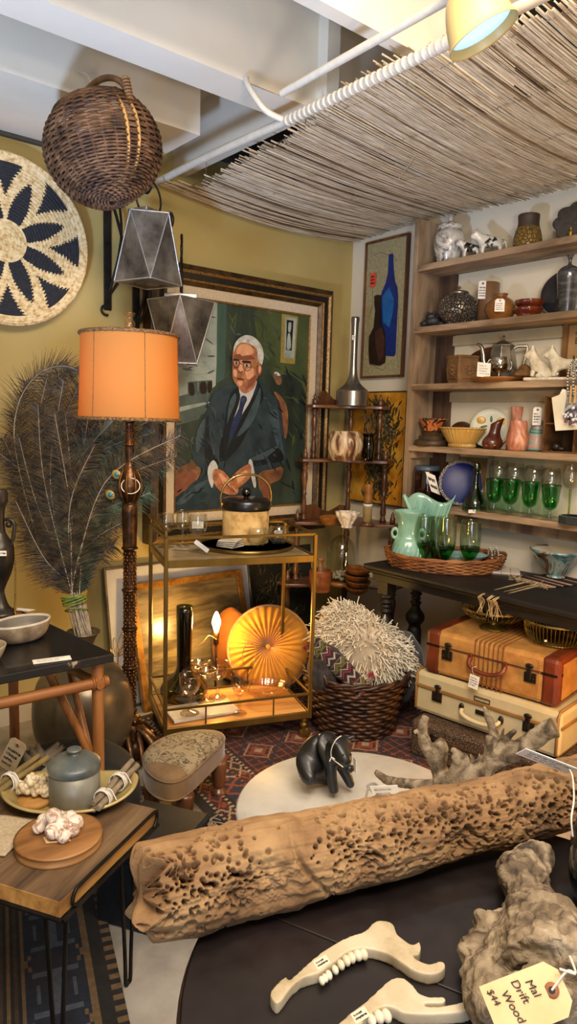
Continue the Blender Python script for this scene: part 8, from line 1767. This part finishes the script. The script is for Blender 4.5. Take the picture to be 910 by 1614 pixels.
mb = MB(); cpx_ = [ur_*20*s+WZ*(h0+128*s), ur_*23.5*s+WZ*(h0+110*s), ur_*24*s+WZ*(h0+70*s), ur_*23*s+WZ*(h0+30*s), ur_*22*s+WZ*(h0+3*s), ur_*27*s+WZ*(h0+1*s)]
ch = smoothpath(cpx_, 14)
for k in range(0, len(ch)-1): d = (ch[k+1]-ch[k]).normalized(); mb.lathe([(.0025, -.002), (.004, 0), (.0025, .002)], 7, ch[k], ax=(d+Vector((0, 0, .3*(k % 2)))).normalized())
obj('chain', mb, M('brass_chain', '#7d6228', '#a9893f', rough=.3, metal=.8), t)
card('price_sticker', p+WZ*(h0+95*s)+(CAM-p).normalized()*.062+Rt*.012, Rt, -Up, 10*s, 8*s, 1, 103, t)

# ================================================================== PLANK BENCH AND WHAT LIES ON IT
PZ = .45; pb_ = Vector((.484, 1.256, 0)); pr_ = Vector((.799, 1.441, 0)); pe = (pr_-pb_).normalized(); pl = Vector((-pe.y, pe.x, 0)); PW_ = (pr_-pb_).length; PL_ = .62
t = thing('plank_bench', 'low worn plank bench with a black rod loop on its edge and hairpin legs', 'bench', (pb_+pr_)/2+pl*PL_/2)
plk = wood('worn_plank', '#3a2c1d', '#634c34', '#7d6447', axis=0, scale=5, rough=.7, ring=14, bump=.4)
plke = wood('raw_plank_edge', '#84592a', '#b1823f', '#c4975a', axis=0, scale=5, rough=.7, ring=14, bump=.3)
a = math.atan2(pe.y, pe.x); ctr = (pb_+pr_)/2
for k in range(3):
    w3 = PL_/3; mb = MB(); mb.box((0, 0, 0), (PW_, w3-.002, .036)); mb.m = [1, 1, 1, 1, 0, 0]
    c = ctr+pl*(w3*(k+.5)); mb.m = [1, 1, 1, 1, 0, 0]
    o = obj('plank', mb, [plk, plke], t, loc=Vector((c.x, c.y, PZ-.018))-t.location, rot=(0, 0, a), bev=.002)
    for f in o.data.polygons: f.material_index = 0 if abs(f.normal.z) > .9 else 1
rodm = M('black_steel_rod', '#121110', '#2a2623', rough=.45, metal=.7)
mb = MB(); q0, q1 = pb_+pe*.045-pl*.006, pr_-pe*.012-pl*.006
mb.tube(smoothpath([q0+WZ*(PZ-.034), q0+WZ*(PZ-.02)-pe*.016, q0+WZ*(PZ+.0)-pe*.006, q0+WZ*(PZ+.004)+pe*.02, (q0+q1)/2+WZ*(PZ+.004), q1+WZ*(PZ+.004)-pe*.015, q1+WZ*(PZ-.002), q1+WZ*(PZ-.018)+pe*.003, q1-pe*.01+WZ*(PZ-.034)], 6), .0042, 7)
mb.tube([pb_-pl*.004+WZ*(PZ-.04), pr_-pl*.004+WZ*(PZ-.04)], .005, 7); mb.tube([pb_-pl*.004+WZ*(PZ-.04), pb_+pl*PL_+WZ*(PZ-.04)], .005, 7); obj('rod_loop', mb, rodm, t, w=True)
for c, dd in ((pb_+pe*.05+pl*.05, -pe*.02), (pr_-pe*.05+pl*.05, pe*.0), (pb_+pe*.05+pl*(PL_-.06), -pe*.02), (pr_-pe*.05+pl*(PL_-.06), pe*.02)):
    mb = MB(); mb.tube(smoothpath([c-pe*.035+WZ*(PZ-.037), c-pe*.014+WZ*.1, c-pe*.01+WZ*.01, c+WZ*.005, c+pe*.01+WZ*.01, c+pe*.014+WZ*.1, c+pe*.035+WZ*(PZ-.037)], 5), .005, 7); obj('hairpin_leg', mb, rodm, t, w=True)
def onB(px, py, z=PZ): q = atZ(px, py, z); q.z = z; return q
# linen cloth
mb = MB(); cA = onB(-40, 1290); cB = onB(66, 1293); cC = onB(-8, 1366)
def cl(u, v): p = cA+(cB-cA)*u+(cC-cA)*v*1.0+WZ*(.0035+.002*abs(math.sin(u*7+v*3))+.0015*noise.noise(Vector((u*6, v*6, 2)))); return p
cB = onB(62, 1296); cA = onB(-60, 1280); cC = cA+(onB(8, 1352)-cB)
mb.grid(cl, 30, 24); tag(obj('linen_cloth', mb, M('natural_linen', '#a8977a', '#beae92', rough=.9, scale=120, bump=.3, bscale=300), solid=.004), 'folded natural linen cloth at the left end of the plank bench', 'cloth')
# round board with shell cluster
p = onB(93, 1329); s = pxs(p); t = thing('round_board', 'round wooden serving board on the plank bench', 'board', p); mb = MB(); mb.lathe(smoothprof([(0, 0), (62*s, 0), (65*s, 3*s), (65*s, 12*s), (62*s, 15*s), (0, 15.5*s)], 2), 64); obj('board', mb, wood('round_board_wood', '#704a26', '#94683a', '#a67a4a', axis=0, scale=4, rough=.5, ring=12, bump=.1), t)
bt = p+WZ*(15.5*s); crc = swirl('pink_veined_shell', [(.3, '#d9cfc0'), (.46, '#e2d8ca'), (.5, '#9a6f58'), (.55, '#dccfbf'), (.75, '#c9b19c')], 16, 2.2, .55, 0, bump=.4)
def cluster(name, label, cat, c, n, R, r, mat, seed, up=.9, part='lobe', extra=None):
    t = thing(name, label, cat, c); rr = random.Random(seed); mb = MB(); ps = []
    for k in range(400):
        if len(ps) >= n: break
        a = rr.uniform(0, 6.28); q = rr.random()**.6; p = Vector((R*q*math.cos(a), R*q*math.sin(a), r*.75+R*up*(1-q*q)*rr.random()))
        if all((p-o).length > r*1.05 for o in ps): ps.append(p)
    for p in ps:
        Rm = Euler((rr.uniform(-1, 1), rr.uniform(-1, 1), rr.uniform(0, 3))).to_matrix(); k = rr.uniform(.85, 1.2); mb.ell(p, (r*k, r*k*.85, r*k*.75), 14, 10, Rm)
        if extra:
            for q in range(extra): d = Vector((rr.gauss(0, 1), rr.gauss(0, 1), rr.gauss(.2, 1))).normalized(); mb.ell(p+d*r*.75, r*.45, 8, 6)
    o = obj(part, mb, mat, t); return t
t = cluster('coral_cluster', 'pink veined white barnacle cluster with a price card on the round board', 'barnacle', bt+(onB(92, 1310)-onB(93, 1315))*.6, 11, .042, .019, crc, 4, .75)
md = t.children[0].modifiers.new('r', 'REMESH'); md.mode = 'VOXEL'; md.voxel_size = .0025; md.use_smooth_shade = True
md = t.children[0].modifiers.new('d', 'DISPLACE'); md.texture = ctex; md.strength = .006
cc_ = bt+(onB(90, 1334)-onB(93, 1329)); card('price_card', cc_+WZ*.002+(onB(90, 1336)-onB(90, 1331)), atZ(108, 1334, PZ)-atZ(70, 1338, PZ), onB(96, 1345)-onB(90, 1333), .052, .026, 2, 105, t, kraft)
# platter
pl_z = PZ+.03
p = onB(112, 1262, PZ+.0); s = pxs(p); t = thing('yellow_platter', 'shallow irregular yellow glazed platter at the back of the plank bench', 'platter', p, math.atan2(Rt.y, Rt.x)+.08)
pgl = M('yellow_platter_glaze', '#8c7a4a', '#b7a46a', rough=.35, scale=6, c3='#a8642a', lo=.35, hi=.85, coat=.4)
mb = MB()
def plat(u, v):
    a = 2*PI*v; x = math.copysign(abs(math.cos(a))**.75, math.cos(a))*103*s; y = math.copysign(abs(math.sin(a))**.8, math.sin(a))*62*s
    return Vector((x*u, y*u, .004+(.034*max(0, (u-.55)/.45)**1.6)*(1+.35*math.cos(2*a))))
mb.grid(plat, 16, 64, cv=True); obj('body', mb, pgl, t, solid=.006)
mb = MB(); mb.lathe([(50*s, 0), (52*s, 0), (52*s, .006), (50*s, .006)], 40, sy=.6); obj('foot', mb, pgl, t)
pz = p.z+.008
def onP(px, py): q = atZ(px, py, pz); q.z = pz; return q
q = onP(118, 1264); s = pxs(q); zinc = M('zinc_grey_metal', '#4d5456', '#6d7472', rough=.42, metal=.5, scale=7, c3='#8b8f89', bump=.1); zl = M('zinc_jar_side', '#5d5c50', '#77766a', rough=.45, metal=.35, scale=5, c3='#8f8d80', stretch=(1, 1, .4))
t = thing('tin_jar', 'dull zinc lidded jar standing on the yellow platter', 'jar', q)
mb = MB(); mb.lathe([(0, 0), (38*s, 0), (39*s, 2*s), (39*s, 62*s), (37*s, 62*s)], 48); obj('body', mb, zl, t)
mb = MB(); mb.lathe(smoothprof([(40*s, 56*s), (40.5*s, 57*s), (40.5*s, 64*s), (37*s, 69*s), (24*s, 76*s), (10*s, 79*s), (7*s, 80*s), (7*s, 83*s), (11*s, 86*s), (10*s, 89*s), (0, 90*s)], 3), 48); obj('lid', mb, zinc, t)
q = onP(56, 1262); t = thing('wood_slice', 'small round bark edged wood slice on the left of the yellow platter', 'wood slice', q); mb = MB(); mb.lathe([(0, 0), (28*s, 0), (30*s, 4*s), (29*s, 9*s), (0, 10*s)], 40, fl=.02, nf=7); obj('slice', mb, plke, t)
cluster('dried_flower_cluster', 'cream knobbly dried pod cluster on the small wood slice', 'dried pods', q+WZ*(10*s), 9, 24*s, 11*s, M('cream_pods', '#a8926c', '#cdbb96', rough=.75, scale=40, c3='#dccdab', bump=.5, bscale=70), 8, .8, 'pods', 9)
def sticks(name, label, a, b, n, r, mat, wraps, seed):
    t = thing(name, label, 'sticks', (a+b)/2); rr = random.Random(seed); d = (b-a).normalized(); x = d.cross(WZ).normalized(); y = x.cross(d); mb = MB()
    for k in range(n):
        an = 2*PI*k/n; o = x*(r*.9*math.cos(an))+y*(r*.9*math.sin(an)); L0 = rr.uniform(-.015, .01); L1 = rr.uniform(-.01, .02)
        mb.tube(smoothpath([a+o+d*L0, a.lerp(b, .35)+o*.85+x*rr.uniform(-.003, .003), a.lerp(b, .7)+o*.9, b+o*1.1+d*L1], 4), [r*.75*rr.uniform(.85, 1.1) for _ in range(13)], 8)
    obj('bundle', mb, mat, t, w=True); mb = MB()
    for w_ in wraps:
        for k in range(5):
            c = a.lerp(b, w_)+d*(k-2)*.004; mb.tube([c+x*((r*1.95)*math.cos(q))+y*((r*1.95)*math.sin(q))+d*.003*math.sin(q+k) for q in [2*PI*j/20 for j in range(20)]], .0018, 5, closed=True)
        c = a.lerp(b, w_)+y*r*1.9; mb.tube(smoothpath([c, c+x*.02+y*.005, c+x*.035-y*.02], 4), .0016, 5)
    obj('tie', mb, stringm, t, w=True); return t
sticks('stick_bundle', 'bundle of grey sticks tied with cream string on the right rim of the platter', atD(153, 1276, dep(onP(153, 1276))-.03)+WZ*.012, atD(206, 1222, dep(onP(200, 1235))+.0)+WZ*.02, 3, .011, M('grey_bark_stick', '#6f604c', '#9a8b74', rough=.8, scale=20, stretch=(1, 1, 1), bump=.5, bscale=40), (.18, .62), 1)
sticks('stick_bundle', 'bundle of bamboo sticks tied with cream string at the left edge behind the pods', atD(-12, 1258, dep(onP(20, 1262))-.04)+WZ*.012, atD(62, 1210, dep(onP(60, 1228)))+WZ*.02, 3, .011, M('olive_stick', '#64542f', '#8a7748', rough=.7, scale=20, bump=.4, bscale=40), (.35,), 2)
# fern cushion, manila tag, dark metal box under and behind the bench
fcn = atD(112, 1212, 2.28); fcn = Vector((fcn.x, fcn.y, .17)); 
t = thing('fern_cushion', 'black cushion printed with pale fern fronds on the floor behind the plank bench', 'cushion', fcn)
mb = blob('x', 'x', 'x', fcn, (.22, .18, .17), Matrix.Rotation(-.5, 4, 'Z'), None, .05, 2, seed=1, sq=.75, part=1); obj('cover', mb, M('black_cotton', '#0c0d10', '#15171b', rough=.9, scale=30), t, w=True)
mb = MB()
def frond(p0, p1, W_):
    d = p1-p0; sd = Vector((-d.y, d.x)).normalized(); n = 15
    for k in range(n):
        u = k/n; c = p0+d*u; w_ = W_*(1-u)**.8+1.5
        for sg in (-1, 1):
            e = c+sd*w_*sg+d*.16; m = (c+e)/2+d*.02; 
            P3 = [fpx(q.x, q.y) for q in (c, m, e)]
            if all(P3): mb.tube(P3, [.0016, .0024, .0008], 4, flat=.4)
    P3 = [q for q in (fpx(*(p0+d*u)) for u in (0, .25, .5, .75, 1)) if q]; 
    if len(P3) > 1: mb.tube(P3, .0012, 4)
Rc_ = Matrix.Rotation(-.5, 3, 'Z')
def fpx(x, y):
    # the cushion's surface under a sight line (quadric approximation), lifted 2 mm
    d = ray(x, y).normalized(); o = Rc_.inverted() @ (CAM-fcn); dd = Rc_.inverted() @ d; k = Vector((1/.222, 1/.182, 1/.172))
    lo_, hi_ = 1.5, 3.2
    def g(tq): q = o+dd*tq; return (abs(q.x*k.x)**2.667+abs(q.y*k.y)**2.667+abs(q.z*k.z)**2.667)
    tq = lo_
    while tq < hi_:
        if g(tq) < 1.04: return CAM+d*tq
        tq += .004
    return None
V2 = lambda x, y: Vector((x, y))
for p0, p1, w_ in ((V2(50, 1205), V2(36, 1185), 7), (V2(60, 1200), V2(48, 1178), 8), (V2(68, 1206), V2(98, 1178), 10), (V2(66, 1196), V2(58, 1172), 8), (V2(74, 1194), V2(92, 1172), 8), (V2(70, 1222), V2(80, 1206), 7), (V2(72, 1225), V2(82, 1232), 7), (V2(88, 1205), V2(100, 1188), 8)): frond(p0, p1, w_)
if mb.v: obj('printed_fern', mb, M('pale_print', '#83786a', '#9a8f80', rough=.9), t, w=True)
q = atD(20, 1190, 1.98); card('paper_tag', q, Rt*.95-Up*.5-Fw*.2, -Up*.85-Rt*.5+Fw*.3, .055, .11, 4, 111, None, M('brown_paper_tag', '#9c8a6a', '#b09d7b', rough=.85, scale=20), 'large brown paper tag hanging at the left edge beside the fern cushion', 'tag', hole=True)
bx = Vector((.93, 1.69, 0)); t = thing('metal_box', 'dark blue grey metal box on the floor under the right end of the plank bench', 'box', bx, .55)
mb = MB(); mb.box((0, 0, .1), (.26, .22, .2), ch=.006); obj('body', mb, M('blue_grey_metal', '#14181d', '#262c34', rough=.45, metal=.4, scale=10, bump=.15), t)
mb = MB(); mb.box((0, 0, .212), (.27, .23, .03), ch=.008); obj('lid', mb, M('blue_grey_metal', '#14181d'), t)
mb = MB(); mb.box((0, -.112, .2), (.04, .012, .05), ch=.003); obj('clasp', mb, darkm, t)
# ================================================================== CARDS WITH JEWELLERY HUNG FROM THE SHELF EDGE
hx0 = 2.79
def hp_(x, y, X=hx0): return atX(x, y, X)
t = thing('jewelry_card', 'white cards with clustered brooch and beads hanging at the right edge before the shelves', 'jewelry', hp_(895, 640))
def flat(name, pts, mat, X, th=.0015):
    mb = MB(); vs = [hp_(x, y, X) for x, y in pts]; n = len(vs); mb.add(vs+[v+Vector((th, 0, 0)) for v in vs], [tuple(range(n)), tuple(range(n, 2*n))]+[(i, (i+1) % n, n+(i+1) % n, n+i) for i in range(n)]); return obj(name, mb, mat, t, w=True)
flat('backing_card', [(887, 613), (915, 620), (915, 660), (878, 630)], paper, 2.8)
flat('printed_card', [(870, 627), (895, 617), (925, 622), (925, 676), (876, 679)], M('cream_print_card', '#d9d0b4', '#e6dfcb', rough=.8, scale=8, c3='#cdb56c', lo=.4, hi=.95), 2.795)
flat('photo_card', [(895, 618), (928, 622), (928, 672), (888, 660)], M('grey_photo_print', '#4a4c4d', '#86898a', rough=.4, scale=30, c3='#b5b6b3'), 2.79)
mb = MB(); rr = random.Random(6); c = hp_(905, 656, 2.78)
for k in range(46): a = rr.uniform(0, 6.28); r = rr.random()**.5*.045; mb.mi = rr.choice((0, 0, 1, 2)); mb.ell(c+Vector((-.004-rr.random()*.008, r*math.cos(a), r*math.sin(a)*.9)), rr.uniform(.004, .008), 8, 6)
obj('brooch', mb, [M('crystal_stone', '#b9bcc4', '#dfe1e6', rough=.1, coat=.6), M('dark_stone', '#1c1a22', rough=.1, coat=.6), M('plum_stone', '#5d3a55', rough=.15, coat=.6)], t, w=True)
mb = MB()
for off, X in ((0, 2.785), (9, 2.78), (18, 2.785)):
    pts = smoothpath([hp_(896+off, 622, X), hp_(895+off, 600, X), hp_(898+off*.9, 580, X), hp_(906+off*.6, 570, X), hp_(912+off*.3, 600, X)], 14); 
    for k, p in enumerate(pts): mb.mi = k % 3; mb.ell(p, .0042, 7, 5)
obj('bead_strand', mb, [M('grey_bead', '#6d6a66', '#8f8c87', rough=.2), M('white_bead', '#c9c5bb', '#dedad0', rough=.2), M('black_bead', '#1a1817', rough=.2)], t, w=True)
mb = MB()
for x in (896, 903): mb.box(hp_(x+4, 622, 2.784), (.008, .009, .075), ch=.002)
obj('peg', mb, M('peg_wood', '#b08a52', '#c7a268', rough=.7), t, w=True)
mb = MB(); mb.tube([hp_(903, 585, 2.785), hp_(905, 560, 2.82), Vector((2.849, hp_(905, 560).y, 1.6))], .0015, 5); obj('hook', mb, iron, t, w=True)
# ================================================================== SUB-PARTS: hang each piece under the part that carries it
def nest(child, host):
    for o in list(bpy.data.objects):
        if o.parent is None or o.parent.type != 'EMPTY' or o.name.split('.')[0] != child: continue
        hs = [h for h in o.parent.children if h.name.split('.')[0] == host]
        if len(hs) == 1 and hs[0].matrix_basis == Matrix.Identity(4): o.parent = hs[0]
for c, h in (('knob', 'lid'), ('button', 'velvet_cover'), ('braid_trim', 'lamp_shade'), ('pole_beading', 'pole'), ('acanthus_knop', 'pole'), ('collar_beading', 'pole'), ('leaf_relief', 'body'), ('swirl_ribs', 'body'), ('carved_flowers', 'body'), ('cane_binding', 'stretcher'), ('painted_lemons', 'body'), ('brass_edge', 'slab'), ('printed_fern', 'cover'), ('cord', 'body'), ('stripes', 'body'), ('lid_seam', 'body'), ('name_slot', 'body'), ('handle_plate', 'body'), ('lining', 'weave'), ('wire_tie', 'reeds'), ('spiral_wrap', 'pipe_run'), ('fringe', 'cloth'), ('lit_lens', 'shade'), ('dark_ribs', 'body')): nest(c, h)
